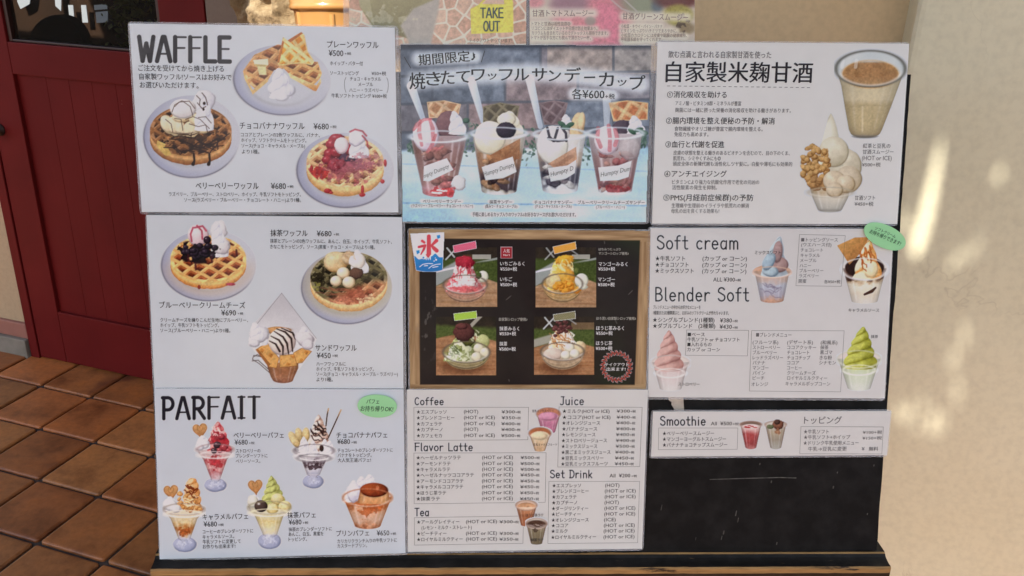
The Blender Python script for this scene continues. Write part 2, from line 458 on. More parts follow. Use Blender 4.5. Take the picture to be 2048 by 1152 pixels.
# ------------------------------------------------------------------ hand-drawn stroke letters for the headings
def arc(cx, cy, rx, ry, a0, a1, n=12):
    return [(cx + rx * math.cos(math.radians(a)), cy + ry * math.sin(math.radians(a))) for a in np.linspace(a0, a1, n)]
XH = .62
GL = {
 'W': (.62, [[(0, 1), (.15, 0)], [(.15, 0), (.31, .72)], [(.31, .72), (.47, 0)], [(.47, 0), (.62, 1)]]),
 'A': (.58, [[(0, 0), (.25, 1), (.33, 1), (.58, 0)], [(.12, .3), (.46, .3)]]),
 'F': (.5, [[(.05, 0), (.05, 1)], [(.0, 1), (.52, 1)], [(.05, .55), (.46, .55)]]),
 'L': (.46, [[(.05, 1), (.05, 0), (.48, 0)]]),
 'E': (.46, [[(.48, 1), (.05, 1), (.05, 0), (.5, 0)], [(.05, .52), (.45, .52)]]),
 'P': (.5, [[(.06, 0), (.06, 1)], [(0, 1), (.25, 1)] + arc(.25, .71, .24, .29, 85, -90) + [(.06, .42)]]),
 'R': (.54, [[(.06, 0), (.06, 1)], [(0, 1), (.25, 1)] + arc(.25, .73, .24, .27, 85, -90) + [(.06, .46)], [(.24, .46), (.54, 0)]]),
 'I': (.3, [[(.15, 0), (.15, 1)], [(0, 1), (.3, 1)], [(0, 0), (.3, 0)]]),
 'T': (.54, [[(.27, 0), (.27, 1)], [(0, 1), (.54, 1)]]),
 'S': (.5, [arc(.25, .76, .22, .24, 25, 200, 12) + arc(.25, .255, .24, .255, 70, -160, 14)]),
 'B': (.52, [[(.06, 0), (.06, 1)], [(.06, 1), (.22, 1)] + arc(.22, .765, .23, .235, 85, -90) + [(.06, .53)], [(.22, .53)] + arc(.24, .265, .27, .265, 85, -90) + [(.06, 0)]]),
 'C': (.5, [arc(.27, .5, .25, .5, 48, 312, 18)]),
 'J': (.46, [[(.12, 1), (.46, 1)], [(.36, 1), (.36, .25)] + arc(.18, .2, .18, .2, 0, -150, 8)]),
 'D': (.54, [[(.06, 0), (.06, 1)], [(0, 1), (.2, 1)] + arc(.2, .5, .33, .5, 85, -85, 14) + [(0, 0)]]),
 'O': (.56, [arc(.28, .5, .26, .5, 90, 450, 24)]),
 'U': (.54, [[(.03, 1), (.03, .3)] + arc(.27, .28, .24, .28, 180, 360, 12) + [(.51, 1)]]),
 'K': (.54, [[(.06, 0), (.06, 1)], [(.5, 1), (.06, .42)], [(.2, .58), (.54, 0)]]),
 'o': (.46, [arc(.23, XH / 2, .21, XH / 2, 90, 450, 20)]),
 'f': (.38, [[(.15, 0), (.15, .8)] + arc(.31, .8, .16, .2, 180, 70, 8), [(0, XH), (.36, XH)]]),
 't': (.38, [[(.17, .95), (.17, .15)] + arc(.30, .14, .13, .14, 180, 300, 7), [(0, XH), (.36, XH)]]),
 'c': (.42, [arc(.23, XH / 2, .21, XH / 2, 48, 312, 16)]),
 'r': (.36, [[(.05, 0), (.05, XH)], [(.05, .36)] + arc(.27, .36, .2, .26, 160, 60, 8)]),
 'e': (.46, [[(.03, .33), (.42, .33)] + arc(.225, XH / 2, .2, XH / 2, 8, 315, 18)]),
 'a': (.46, [arc(.21, XH / 2, .19, XH / 2, 60, 330, 16), [(.42, XH), (.40, 0)]]),
 'm': (.64, [[(.05, 0), (.05, XH)], [(.05, .4)] + arc(.19, .42, .14, .2, 160, 0, 8) + [(.33, 0)], [(.33, .4)] + arc(.47, .42, .14, .2, 160, 0, 8) + [(.61, 0)]]),
 'n': (.46, [[(.05, 0), (.05, XH)], [(.05, .4)] + arc(.23, .40, .18, .22, 160, 0, 8) + [(.41, 0)]]),
 'h': (.46, [[(.05, 0), (.05, 1)], [(.05, .4)] + arc(.23, .40, .18, .22, 160, 0, 8) + [(.41, 0)]]),
 'l': (.2, [[(.08, 1), (.08, .06), (.16, 0)]]),
 'i': (.2, [[(.09, XH), (.09, 0)], [(.09, .86), (.09, .9)]]),
 'd': (.48, [arc(.22, XH / 2, .19, XH / 2, 50, 310, 16), [(.42, 1), (.42, 0)]]),
 'u': (.46, [[(.04, XH), (.04, .2)] + arc(.21, .2, .17, .2, 180, 350, 9), [(.41, XH), (.41, 0)]]),
 'k': (.44, [[(.06, 0), (.06, 1)], [(.4, XH), (.06, .24)], [(.17, .34), (.42, 0)]]),
 'v': (.42, [[(.02, XH), (.21, 0)], [(.21, 0), (.4, XH)]]),
}
def heading(cv, text, x0, ytop, x1, ybot, w, col=(38, 36, 40), slope=0.0, gap=.14, thin=.62):
    tot = sum((GL[c][0] if c != ' ' else .3) + gap for c in text) - gap
    k = (x1 - x0) / tot; x = x0; H = ybot - ytop
    for c in text:
        if c == ' ': x += (.3 + gap) * k; continue
        gw, sts = GL[c]
        for q in sts:
            P = [(x + px * k, ybot - py * H + slope * (x + px * k - x0)) for px, py in q]
            flat = len(q) == 2 and abs(q[0][1] - q[1][1]) < .1
            cv.put(cv.aa(cv.line(P, w * (thin if flat else 1))), C(col) * (.9 + .35 * fbm(cv.X, cv.Y, 25, 2, 5))[..., None])
        x += (gw + gap) * k

Z1 = (580 / 1591, 240, 20); Z2 = (550 / 1712, 280, 420); Z3 = (.3125, 290, 770); Z4 = (540 / 1595, 790, 60)
Z5 = (520 / 1712, 800, 440); Z6 = (510 / 1728, 800, 770); Z7 = (550 / 1625, 1290, 70); Z8 = (550 / 1293, 1280, 440)
ZP = (880 / 2048, 560, 0); ZT = (360 / 2048, 1040, 0); Z1P = (1.0, 0, 0)
# ------------------------------------------------------------------ the place: ground, walls, door, unseen shading roof
def W(s, z, d=0.0): return DA + WT * s + UPZ * z + WN * d
def wbox(mb, s0, s1, z0, z1, d0, d1): return mb.box(W(s0, z0, d0), WT * (s1 - s0), WN * (d1 - d0), UPZ * (z1 - z0))

# ground sheet to the horizon, and the terracotta tiles laid on it
m = bpy.data.materials.new("grout_ground"); nt, n, l, p = nodes_of(m)
t = tex_noise(n, l, wpos(n), 30, 6); r = ramp(n, l, t.outputs[0], [(.3, (.040, .032, .028)), (.7, (.085, .070, .060))]); l.new(r.outputs[0], p.inputs['Base Color']); p.inputs['Roughness'].default_value = .9
l.new(bump(n, l, tex_noise(n, l, wpos(n), 160, 4).outputs[0], .6, .003), p.inputs['Normal'])
tag(mesh("ground", [(-150, -150, -.009), (150, -150, -.009), (150, 150, -.009), (-150, 150, -.009)], [(0, 1, 2, 3)], m), kind="structure")
m = bpy.data.materials.new("terracotta_tile"); nt, n, l, p = nodes_of(m)
a = n.new("ShaderNodeVertexColor"); a.layer_name = "Col"; pos = wpos(n)
t1 = tex_noise(n, l, pos, 7, 6, .6); t2 = tex_noise(n, l, pos, 55, 5, .6); t3 = tex_noise(n, l, pos, 3.2, 3)
c1 = ramp(n, l, t1.outputs[0], [(.28, (.42, .36, .30)), (.5, (1, 1, 1)), (.75, (1.35, 1.25, .95))])
c = mixc(n, l, 1.0, a.outputs[0], c1.outputs[0], 'MULTIPLY')
c2 = ramp(n, l, t2.outputs[0], [(.3, (.8, .78, .75)), (.6, (1.05, 1.05, 1.05))]); c = mixc(n, l, 1.0, c, c2.outputs[0], 'MULTIPLY')
st = ramp(n, l, t3.outputs[0], [(.62, (0, 0, 0)), (.72, (1, 1, 1))]); c = mixc(n, l, st.outputs[0], c, (.09, .025, .014, 1)); l.new(c, p.inputs['Base Color'])
rr = n.new("ShaderNodeMapRange"); l.new(t1.outputs[0], rr.inputs[0]); rr.inputs[3].default_value = .25; rr.inputs[4].default_value = .6; l.new(rr.outputs[0], p.inputs['Roughness'])
l.new(bump(n, l, t1.outputs[0], .35, .006, bump(n, l, t2.outputs[0], .25, .002)), p.inputs['Normal'])
TS = .2065; T0 = floor_pt(179.6, 794); TU, TV = WT, WN
rg = np.random.RandomState(4); V = []; F = []; CC = []
def tile(i, j):
    g = .0052 + rg.uniform(-.001, .001); hz = rg.uniform(-.0008, .0008)
    o = T0 + TU * (i * TS) + TV * (j * TS); a, b = g, TS - g; e = .006
    q = [(a, a), (b, a), (b, b), (a, b)]; k = len(V); cen = TS / 2; nseg = 5
    def ringpts(inset, z):
        out = []
        rad = .008
        for (cx, cy, a0) in ((a + rad, a + rad, 180), (b - rad, a + rad, 270), (b - rad, b - rad, 0), (a + rad, b - rad, 90)):
            for an in np.linspace(a0, a0 + 90, 4):
                r2 = max(rad - inset, .001)
                x, y = cx + r2 * math.cos(math.radians(an)), cy + r2 * math.sin(math.radians(an))
                out.append(o + TU * x + TV * y + UPZ * z)
        return out
    R = [ringpts(0, -.009), ringpts(0, -.004 + hz), ringpts(.0022, -.0012 + hz), ringpts(.0065, hz)]
    for ring in R: V.extend(ring)
    N = 16
    for q_ in range(3):
        for s in range(N): F.append((k + q_ * N + s, k + q_ * N + (s + 1) % N, k + (q_ + 1) * N + (s + 1) % N, k + (q_ + 1) * N + s))
    F.append(tuple(k + 3 * N + s for s in range(N)))
    tone = rg.uniform(0, 1); base = np.array([.37, .122, .036]) * (1 - tone) + np.array([.49, .205, .066]) * tone
    base = base * rg.uniform(.68, 1.18); CC.extend([base] * (4 * N))
for i in range(-14, 16):
    for j in range(-2, 22): tile(i, j)
P = np.array(V); me_o = mesh("floor", V, F, m, smooth=False)
nrm_flip = [f for f in me_o.data.polygons if len(f.vertices) == 16 and f.normal.z < 0]
if nrm_flip: me_o.data.flip_normals()
ca = me_o.data.color_attributes.new('Col', 'FLOAT_COLOR', 'POINT'); ca.data.foreach_set('color', np.concatenate([np.array(CC), np.ones((len(CC), 1))], 1).astype(np.float32).ravel())
tag(me_o, kind="structure")

def plaster(name, c1, c2, bmp=.25, rough=.55, coat=0, cracks=None, dirt=None):
    m = bpy.data.materials.new(name); nt, n, l, p = nodes_of(m); pos = wpos(n)
    t = tex_noise(n, l, pos, 2.2, 6, .6); r = ramp(n, l, t.outputs[0], [(.3, c1), (.7, c2)]); c = r.outputs[0]
    sp = tex_noise(n, l, pos, 90, 3); c = mixc(n, l, 1.0, c, ramp(n, l, sp.outputs[0], [(.25, (.92, .92, .92)), (.6, (1.03, 1.03, 1.03))]).outputs[0], 'MULTIPLY')
    h = tex_noise(n, l, pos, 5, 4, .5)
    nm = bump(n, l, h.outputs[0], bmp, .02); nm = bump(n, l, tex_noise(n, l, pos, 130, 5).outputs[0], bmp * .6, .0015, nm)
    if cracks:
        w = tex_noise(n, l, pos, 3.1, 5, .62, .8); d = n.new("ShaderNodeMath"); d.operation = 'SUBTRACT'; d.inputs[1].default_value = .5; l.new(w.outputs[0], d.inputs[0])
        ab = n.new("ShaderNodeMath"); ab.operation = 'ABSOLUTE'; l.new(d.outputs[0], ab.inputs[0])
        ln = ramp(n, l, ab.outputs[0], [(.0, (1, 1, 1)), (.006, (0, 0, 0))])
        msk = ramp(n, l, tex_noise(n, l, pos, 6, 3).outputs[0], [(.55, (0, 0, 0)), (.66, (1, 1, 1))])
        mm = n.new("ShaderNodeMath"); mm.operation = 'MULTIPLY'; l.new(ln.outputs[0], mm.inputs[0]); l.new(msk.outputs[0], mm.inputs[1])
        m2 = n.new("ShaderNodeMath"); m2.operation = 'MULTIPLY'; m2.inputs[1].default_value = .2; l.new(mm.outputs[0], m2.inputs[0])
        c = mixc(n, l, m2.outputs[0], c, cracks); nm = bump(n, l, mm.outputs[0], -.4, .002, nm)
    l.new(c, p.inputs['Base Color']); l.new(nm, p.inputs['Normal']); p.inputs['Roughness'].default_value = rough; p.inputs['Coat Weight'].default_value = coat; p.inputs['Coat Roughness'].default_value = .25
    return m
# cream wall left of and over the door
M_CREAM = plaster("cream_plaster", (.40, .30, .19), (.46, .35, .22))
root = empty("plaster_wall", W(-1.2, 0), "cream plastered wall with a pink skirting left of the red door", "wall")
mb = MB(); wbox(mb, -3.0, -.012, .125, 2.6, -.16, -.012); wbox(mb, -.012, 1.2, 2.10, 2.6, -.16, -.012); mb.build("wall_face", M_CREAM, root)
mb = MB(); wbox(mb, -3.0, -.014, .066, .124, -.12, .000); mb.build("skirting", simple("pink_skirting", (.30, .13, .10), .5, .1, 10), root, .004)
mb = MB(); wbox(mb, -3.0, -.016, -.008, .065, -.12, .014); mb.build("kerb", simple("grey_kerb", (.20, .18, .15), .8, .2, 14, .3), root, .004)

# the red panelled door
m = bpy.data.materials.new("red_door_paint"); nt, n, l, p = nodes_of(m); pos = wpos(n)
t = tex_noise(n, l, pos, 5, 6); c = ramp(n, l, t.outputs[0], [(.3, (.108, .0078, .0080)), (.7, (.138, .0105, .0105))]).outputs[0]
g = tex_noise(n, l, pos, 120, 2); chip = ramp(n, l, tex_noise(n, l, pos, 34, 2).outputs[0], [(.80, (0, 0, 0)), (.815, (1, 1, 1))])
c = mixc(n, l, chip.outputs[0], c, (.30, .18, .14, 1)); l.new(c, p.inputs['Base Color'])
mp = n.new("ShaderNodeMapping"); mp.inputs['Scale'].default_value = (60, 60, 3); l.new(pos, mp.inputs[0]); gr = tex_noise(n, l, mp.outputs[0], 1, 5)
l.new(bump(n, l, gr.outputs[0], .22, .002), p.inputs['Normal']); p.inputs['Roughness'].default_value = .5; p.inputs['Specular IOR Level'].default_value = .12; M_RED = m
root = empty("panelled_door", W(.45, 0), "dark red painted door with a plank panel under a glass pane", "door")
mb = MB(); wbox(mb, .031, .145, .006, 2.06, -.042, 0); mb.build("stile", M_RED, root, .003)
mb = MB(); wbox(mb, .719, .872, .006, 2.06, -.042, 0); mb.build("stile", M_RED, root, .003)
for z0, z1 in ((.006, .199), (1.003, 1.100), (1.94, 2.06)):
    mb = MB(); wbox(mb, .1455, .7185, z0, z1, -.042, -.0005); mb.build("rail", M_RED, root, .003)
mb = MB(); xs = [.140, .258, .345, .432, .520, .610, .724]
for a, b in zip(xs[:-1], xs[1:]): wbox(mb, a + .0004, b - .0004, .19, 1.01, -.035, -.014)
mb.build("plank_panel", M_RED, root, .0012)
mb = MB(); wbox(mb, .146, .160, 1.1005, 1.9395, -.036, -.008); wbox(mb, .704, .718, 1.1005, 1.9395, -.036, -.008); wbox(mb, .1605, .7035, 1.1005, 1.108, -.036, -.008); mb.build("glazing_bead", simple("dark_bead", (.045, .018, .014), .4), root, .002)
m = bpy.data.materials.new("door_glass"); nt, n, l, p = nodes_of(m); p.inputs['Base Color'].default_value = (.02, .018, .015, 1); p.inputs['Roughness'].default_value = .03; p.inputs['Alpha'].default_value = .30; p.inputs['Specular IOR Level'].default_value = .10; p.inputs['IOR'].default_value = 1.5
l.new(bump(n, l, tex_noise(n, l, wpos(n), 3, 2).outputs[0], .2, .004), p.inputs['Normal'])
mb = MB(); wbox(mb, .150, .714, 1.103, 1.939, -.024, -.020); mb.build("glass_pane", m, root)
mb = MB()
for k in range(10):
    pass
kc = W(.058, .825, .03)
def lathe(mb, o, ax, prof, n=28, start=0):
    ax = np.asarray(ax, float); ax = ax / np.linalg.norm(ax); e1 = np.cross(ax, [0, 0, 1.0] if abs(ax[2]) < .9 else [1.0, 0, 0]); e1 /= np.linalg.norm(e1); e2 = np.cross(ax, e1)
    V = []; F = []
    for (h, rad) in prof:
        for k in range(n):
            a = 6.283185 * k / n; V.append(o + ax * h + (e1 * math.cos(a) + e2 * math.sin(a)) * rad)
    for i in range(len(prof) - 1):
        for k in range(n): F.append((i * n + k, i * n + (k + 1) % n, (i + 1) * n + (k + 1) % n, (i + 1) * n + k))
    F.append(tuple(range(n))[::-1]); F.append(tuple((len(prof) - 1) * n + k for k in range(n)))
    return mb.add(V, F)
mb = MB(); lathe(mb, W(.050, .822, 0.0005), WN, [(0, .020), (.003, .020), (.005, .009), (.024, .008), (.028, .014), (.036, .019), (.045, .015), (.048, .004)], 24); mb.build("door_knob", simple("dark_bronze", (.030, .012, .010), .55, .2, 30, 0, .3), root, smooth=True)
mb = MB(); wbox(mb, -.010, .0275, .0, 2.095, -.10, .004); wbox(mb, .0275, .874, 2.064, 2.095, -.10, .002); mb.build("door_frame", M_RED, root, .003)
# brown post right of the door
root = empty("door_post", W(.93, 0), "grey brown painted post between the red door and the rough stone", "post")
mb = MB(); wbox(mb, .884, .985, 0, 2.6, -.14, .010); mb.build("post_shaft", plaster("brown_post_paint", (.14, .10, .075), (.18, .13, .095), .2), root, .004)
mb = MB(); wbox(mb, .8745, .8835, 0, 2.6, -.14, -.03); mb.build("shadow_strip", simple("gap_shade", (.02, .012, .01), .7), root)  # dark fill standing in for the shade in the gap beside the door
# dim interior behind the glass
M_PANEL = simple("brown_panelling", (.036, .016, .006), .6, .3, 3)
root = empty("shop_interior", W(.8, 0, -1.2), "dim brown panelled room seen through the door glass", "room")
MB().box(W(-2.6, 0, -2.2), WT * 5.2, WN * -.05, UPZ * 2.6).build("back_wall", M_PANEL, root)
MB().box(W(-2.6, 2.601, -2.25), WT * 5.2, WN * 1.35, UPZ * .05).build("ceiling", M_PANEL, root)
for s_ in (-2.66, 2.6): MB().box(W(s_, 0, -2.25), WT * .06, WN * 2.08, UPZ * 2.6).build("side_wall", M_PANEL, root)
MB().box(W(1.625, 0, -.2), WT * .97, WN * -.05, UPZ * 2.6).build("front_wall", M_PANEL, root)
def iw(x, y, d):                       # point on an inner plane seen through the glass
    return onpl(DA + WN * d, WN, x, y)
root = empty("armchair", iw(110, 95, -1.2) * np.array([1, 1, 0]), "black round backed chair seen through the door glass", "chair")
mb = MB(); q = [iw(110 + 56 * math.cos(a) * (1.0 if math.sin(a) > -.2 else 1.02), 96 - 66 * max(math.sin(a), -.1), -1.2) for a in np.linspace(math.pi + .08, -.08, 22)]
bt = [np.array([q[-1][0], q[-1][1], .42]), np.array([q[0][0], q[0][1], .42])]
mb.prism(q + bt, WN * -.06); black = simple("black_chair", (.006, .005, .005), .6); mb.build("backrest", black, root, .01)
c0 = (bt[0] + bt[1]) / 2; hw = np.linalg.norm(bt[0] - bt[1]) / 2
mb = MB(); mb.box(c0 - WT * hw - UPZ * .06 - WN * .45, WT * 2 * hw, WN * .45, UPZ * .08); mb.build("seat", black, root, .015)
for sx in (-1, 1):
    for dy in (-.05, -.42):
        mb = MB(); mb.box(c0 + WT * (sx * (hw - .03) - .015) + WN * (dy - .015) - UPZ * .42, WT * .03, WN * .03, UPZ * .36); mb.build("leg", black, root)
m = bpy.data.materials.new("reflection_glow"); nt, n, l, p = nodes_of(m); p.inputs['Base Color'].default_value = (.5, .55, .6, 1); p.inputs['Emission Color'].default_value = (.75, .85, 1, 1); p.inputs['Emission Strength'].default_value = .075; M_GLOW = m
root = empty("reflection_panes", iw(175, 20, -2.18), "added glowing panes for the pale reflected patches in the door glass", "window")
for P in ([(30, -30), (66, -30), (60, 8), (42, 18), (36, 4)], [(108, -30), (124, -30), (123, 22), (112, 12)], [(137, 10), (147, 10), (150, 45), (141, 45)], [(163, 10), (173, 10), (177, 45), (166, 45)], [(189, 10), (214, 8), (215, 18), (190, 20)], [(192, 24), (216, 22), (216, 44), (194, 46)]):
    MB().prism([iw(x, y, -2.15) for x, y in P], WN * .004).build("pane", M_GLOW, root)  # panes made to glow, added for pale patches mirrored in the glass
root = empty("potted_plant", iw(250, 110, -1.5) * np.array([1, 1, 0]), "green leafy plant behind the right side of the door glass", "plant")
rg = np.random.RandomState(3); V = []; F = []; cen = iw(262, 15, -1.5)
for k in range(420):
    o = cen + WT * rg.normal(0, .055) + UPZ * rg.normal(0, .13) + WN * rg.normal(0, .05); a, b = rg.normal(size=3) * .014, rg.normal(size=3) * .008; i = len(V); V += [o - a, o + b, o + a, o - b]; F.append((i, i + 1, i + 2, i + 3))
mesh("foliage", V, F, simple("leaf", (.34, .32, .07), .5, .5, 30), root)
mb = MB(); bz = cen * np.array([1, 1, 0]); lathe(mb, bz, UPZ, [(0, .09), (.28, .12), (.29, .10), (.9, .012)], 20); mb.build("pot", simple("dark_pot", (.03, .03, .025), .6), root)

# rough stone pillar right of the post
m = bpy.data.materials.new("rough_stone"); nt, n, l, p = nodes_of(m); pos = wpos(n)
t = tex_noise(n, l, pos, 26, 8, .68); c = ramp(n, l, t.outputs[0], [(.30, (.07, .045, .02)), (.44, (.26, .18, .095)), (.62, (.42, .32, .19)), (.8, (.5, .40, .26))]).outputs[0]
l.new(c, p.inputs['Base Color']); p.inputs['Roughness'].default_value = .95; l.new(bump(n, l, t.outputs[0], 1.0, .02), p.inputs['Normal'])
ns, nz = 90, 130; ss_ = np.linspace(.995, 1.62, ns); zz = np.linspace(.9, 1.75, nz); S, Z_ = np.meshgrid(ss_, zz)
d = .03 + .05 * fbm(S * 100, Z_ * 100, 14, 5, 3) - .03 * ss(.5, .7, fbm(S * 100, Z_ * 100, 6, 3, 8))
root = empty("stone_pillar", W(1.3, 0), "rough tan stone pillar between the brown post and the orange cone", "pillar")
V = [W(s, z, dd) for s, z, dd in zip(S.ravel(), Z_.ravel(), d.ravel())]; F = [(i * ns + j, i * ns + j + 1, (i + 1) * ns + j + 1, (i + 1) * ns + j) for i in range(nz - 1) for j in range(ns - 1)]
mesh("rough_face", V, F, m, root, True)
mb = MB(); wbox(mb, .99, 1.62, 0, 2.6, -.2, .02); mb.build("stone_core", m, root)

# plastered walls on the right: a tan one set back, a cream pillar wall in front of it
_d = ray(1829, 43); PC = CAM + _d * (1.30 / _d[1])
def RW(x, y): return onpl(PC, WN, x, y)
BK = -WN * .12
M_TAN = plaster("tan_plaster", (.66, .50, .29), (.72, .56, .34), .2, .6)
M_RIGHT = plaster("cream_gloss_plaster", (.69, .655, .47), (.75, .715, .53), .2, .42, .35, (.20, .15, .09, 1))
root = empty("tan_wall", PC * np.array([1, 1, 0]) + BK - WT * .3, "tan plastered wall behind the top right of the board", "wall")
mb = MB(); mb.box(np.array([PC[0], PC[1], 0]) + BK - WT * .62, WT * 1.2, -WN * .12, UPZ * 2.55); mb.build("wall_face", M_TAN, root)
root = empty("cream_wall", PC * np.array([1, 1, 0]) + WT * .8, "cream plastered wall with fine cracks right of the board", "wall")
mb = MB(); mb.box(np.array([PC[0], PC[1], 0]), WT * 2.6, -WN * .165, UPZ * 2.55); o = mb.build("wall_face", M_RIGHT, root, .012, 3)

# unseen roof added to shade everything, its gaps shaped to cast sun patches
ROOF_Z = 3.5
def roof_shadow(P): P = np.asarray(P); return P + SUN_DIR * ((ROOF_Z - P[2]) / SUN_DIR[2])
def hull(pts):
    pts = sorted(map(tuple, pts))
    def half(pp):
        h = []
        for q in pp:
            while len(h) > 1 and (h[-1][0] - h[-2][0]) * (q[1] - h[-2][1]) - (h[-1][1] - h[-2][1]) * (q[0] - h[-2][0]) <= 0: h.pop()
            h.append(q)
        return h
    a, b = half(pts), half(pts[::-1]); return a[:-1] + b[:-1]
HOLES = []
GAPS = [[(1884, 275), (1880, 330), (1868, 410), (1852, 478), (1838, 512), (1822, 508), (1828, 470), (1846, 410), (1864, 345), (1876, 295)],
        [(1988, 350), (2002, 334), (2004, 362)]]
for g in GAPS: HOLES.append([roof_shadow(RW(x, y))[:2] for x, y in g])  # gap outlines projected back from the wanted sun patches on the wall
rg = np.random.RandomState(6)
def slits(x0, y0, x1, y1, k, ln, wd):
    for i in range(k):
        x, y = x0 + (x1 - x0) * (i + .5) / k + rg.uniform(-3, 3), rg.uniform(y0, y1); HOLES.append([roof_shadow(RW(a, b))[:2] for a, b in ((x - wd, y - ln), (x + wd, y - ln * .8), (x + wd * .8, y + ln), (x - wd, y + ln * .7))])
slits(1794, 430, 1818, 480, 4, 16, 1.5)
slits(1792, 780, 1850, 850, 5, 16, 1.9); slits(1856, 800, 1888, 862, 3, 22, 1.8); slits(1900, 640, 1935, 790, 3, 26, 2.0); slits(1895, 470, 1960, 530, 4, 14, 2.2)
pts = []
for dist, P in ((1.48, [(560, -90), (700, -90), (700, 70), (560, 70)]), (1.70, [(560, -90), (700, -90), (700, 70), (560, 70)]), (2.30, [(478, -90), (640, -90), (640, 60), (478, 60)])):
    for x, y in P:
        q = ray(x, y); pts.append(roof_shadow(CAM + q * (dist / q[1]))[:2])
HOLES.append(hull(pts))  # opening shaped so that sun reaches the cone and the stone
from mathutils.geometry import delaunay_2d_cdt
rv = []; re_ = []
def loop(P):
    k = len(rv); rv.extend(Vector((float(a), float(b))) for a, b in P); re_.extend((k + i, k + (i + 1) % len(P)) for i in range(len(P)))
loop([(-3.4, -2.7), (1.3, -2.7), (1.3, 4), (-3.4, 4)])
for h in HOLES: loop(h)
def in_poly(x, y, P):
    r = False
    for (ax, ay), (bx, by) in zip(P, list(P[1:]) + [P[0]]):
        if (ay > y) != (by > y) and x < ax + (y - ay) * (bx - ax) / (by - ay): r = not r
    return r
cv_, ce_, cf_, _, _, _ = delaunay_2d_cdt(rv, re_, [], 0, 1e-6)
tri = [f for f in cf_ if not any(in_poly(sum(cv_[i].x for i in f) / 3, sum(cv_[i].y for i in f) / 3, [tuple(q) for q in h]) for h in HOLES)]
bm = bmesh.new(); bv = [bm.verts.new((v.x, v.y, ROOF_Z)) for v in cv_]
for f in tri: bm.faces.new([bv[i] for i in f])
bmesh.ops.solidify(bm, geom=bm.faces[:], thickness=.004)
me = bpy.data.meshes.new("shading_roof"); bm.to_mesh(me); bm.free()
roof = finish("shading_roof", me, simple("awning_cloth", (.06, .055, .05), .8, .15, 4)); tag(roof, "unseen porch roof added to block the sun, with gaps shaped to cast sun patches", "roof")

# ------------------------------------------------------------------ the board, its stand, the cone
def worn(name, black, wood, th=.5, sc=9, stretch=None, rough=.5):
    m = bpy.data.materials.new(name); nt, n, l, p = nodes_of(m); pos = wpos(n)
    vec = pos
    if stretch is not None:
        mp = n.new("ShaderNodeMapping"); mp.inputs['Scale'].default_value = stretch; mp.inputs['Rotation'].default_value = (0, 0, -YAW); l.new(pos, mp.inputs[0]); vec = mp.outputs[0]
    t = tex_noise(n, l, vec, sc, 8, .7); k = ramp(n, l, t.outputs[0], [(th, (0, 0, 0)), (th + .06, (1, 1, 1))])
    w = ramp(n, l, tex_noise(n, l, vec, sc * 3, 5).outputs[0], [(.3, tuple(c * .55 for c in wood)), (.7, wood)])
    d = ramp(n, l, tex_noise(n, l, pos, 40, 6).outputs[0], [(.4, black), (.75, tuple(c * 2.2 for c in black))])
    l.new(mixc(n, l, k.outputs[0], d.outputs[0], w.outputs[0]), p.inputs['Base Color']); p.inputs['Roughness'].default_value = rough
    l.new(bump(n, l, t.outputs[0], .5, .002), p.inputs['Normal']); return m
M_BLACK = worn("black_board_paint", (.008, .0075, .0075), (.20, .13, .07), .93, 16, None, .55); M_BLACK.node_tree.nodes['Principled BSDF'].inputs['Specular IOR Level'].default_value = .1
M_EDGE = worn("worn_board_edge", (.012, .010, .009), (.30, .18, .08), .54, 30)
bc = [(286, 142), (1822, 149), (1753, 1100.5), (318, 1112)]
root = empty("notice_board", board(1030, 1110, -.006), "black painted board leaning back on the wooden stand, bare at its lower right", "notice board")
P = [board(x, y, 0) for x, y in bc]
rg = np.random.RandomState(2); edge = []
for i in range(4):                     # slightly chipped outline
    a, b = np.array(bc[i], float), np.array(bc[(i + 1) % 4], float); nn = 40
    for k in range(nn):
        q = a + (b - a) * k / nn; 
        if k: q = q + np.array([-(b - a)[1], (b - a)[0]]) / np.linalg.norm(b - a) * rg.uniform(-1.0, .6)
        edge.append(board(q[0], q[1], 0))
mb = MB().prism(edge, -BN * .011); mi = [0, 0] + [1] * (len(edge)); mesh("board_panel", mb.V, mb.F, [M_BLACK, M_EDGE], root, midx=mi)
mb = MB()
for (x0, y0, x1, y1) in ((320, 230, 1770, 200), (335, 1050, 1745, 1030)):
    a, b = board(x0, y0, -.0112), board(x1, y1, -.0112); mb.box(a, b - a, BY * .04, -BN * .02)
mb.build("batten", simple("batten_wood", (.20, .12, .06), .6, .3, 8), root, .003)
M_SCUFF = print_mat("scuffs", coat=False); M_SCUFF.node_tree.nodes['Principled BSDF'].inputs['Specular IOR Level'].default_value = .1
def scuff(P, w, c):
    a = np.array(P, float); cv = Cv(Z1P, a[:, 0].min() - 3, a[:, 1].min() - 3, a[:, 0].max() + 3, a[:, 1].max() + 3, step=.7); cv.c[:] = (20, 19, 19)
    cv.put(np.clip(cv.aa(cv.line(P, w)) * (.5 + .7 * fbm(cv.X, cv.Y, 9, 3, 4)), 0, 1), c, .8); cv.build("scuff_mark", root, .0003, M_SCUFF, lambda a, b, o: board(a, b, o))
scuff([(1420, 959), (1480, 957), (1560, 955), (1592, 956)], .7, (120, 116, 112))
for x, y, ln, w in ((1543, 962, 3, 1.2), (1473, 1022, 9, 1.1), (1477, 1036, 8, .8), (1448, 1062, 6, 1.4), (1444, 1072, 7, .9), (1520, 927, 2, 1.2), (1667, 973, 3, 1.6), (1748, 930, 2, 1.3), (1554, 1085, 4, 1.0), (1324, 1010, 10, .6), (1675, 944, 2, 1), (1735, 1027, 2, 1), (1392, 1075, 5, .5)):
    scuff([(x, y), (x - .2 * ln, y + ln)], w * .85, (104, 100, 96))
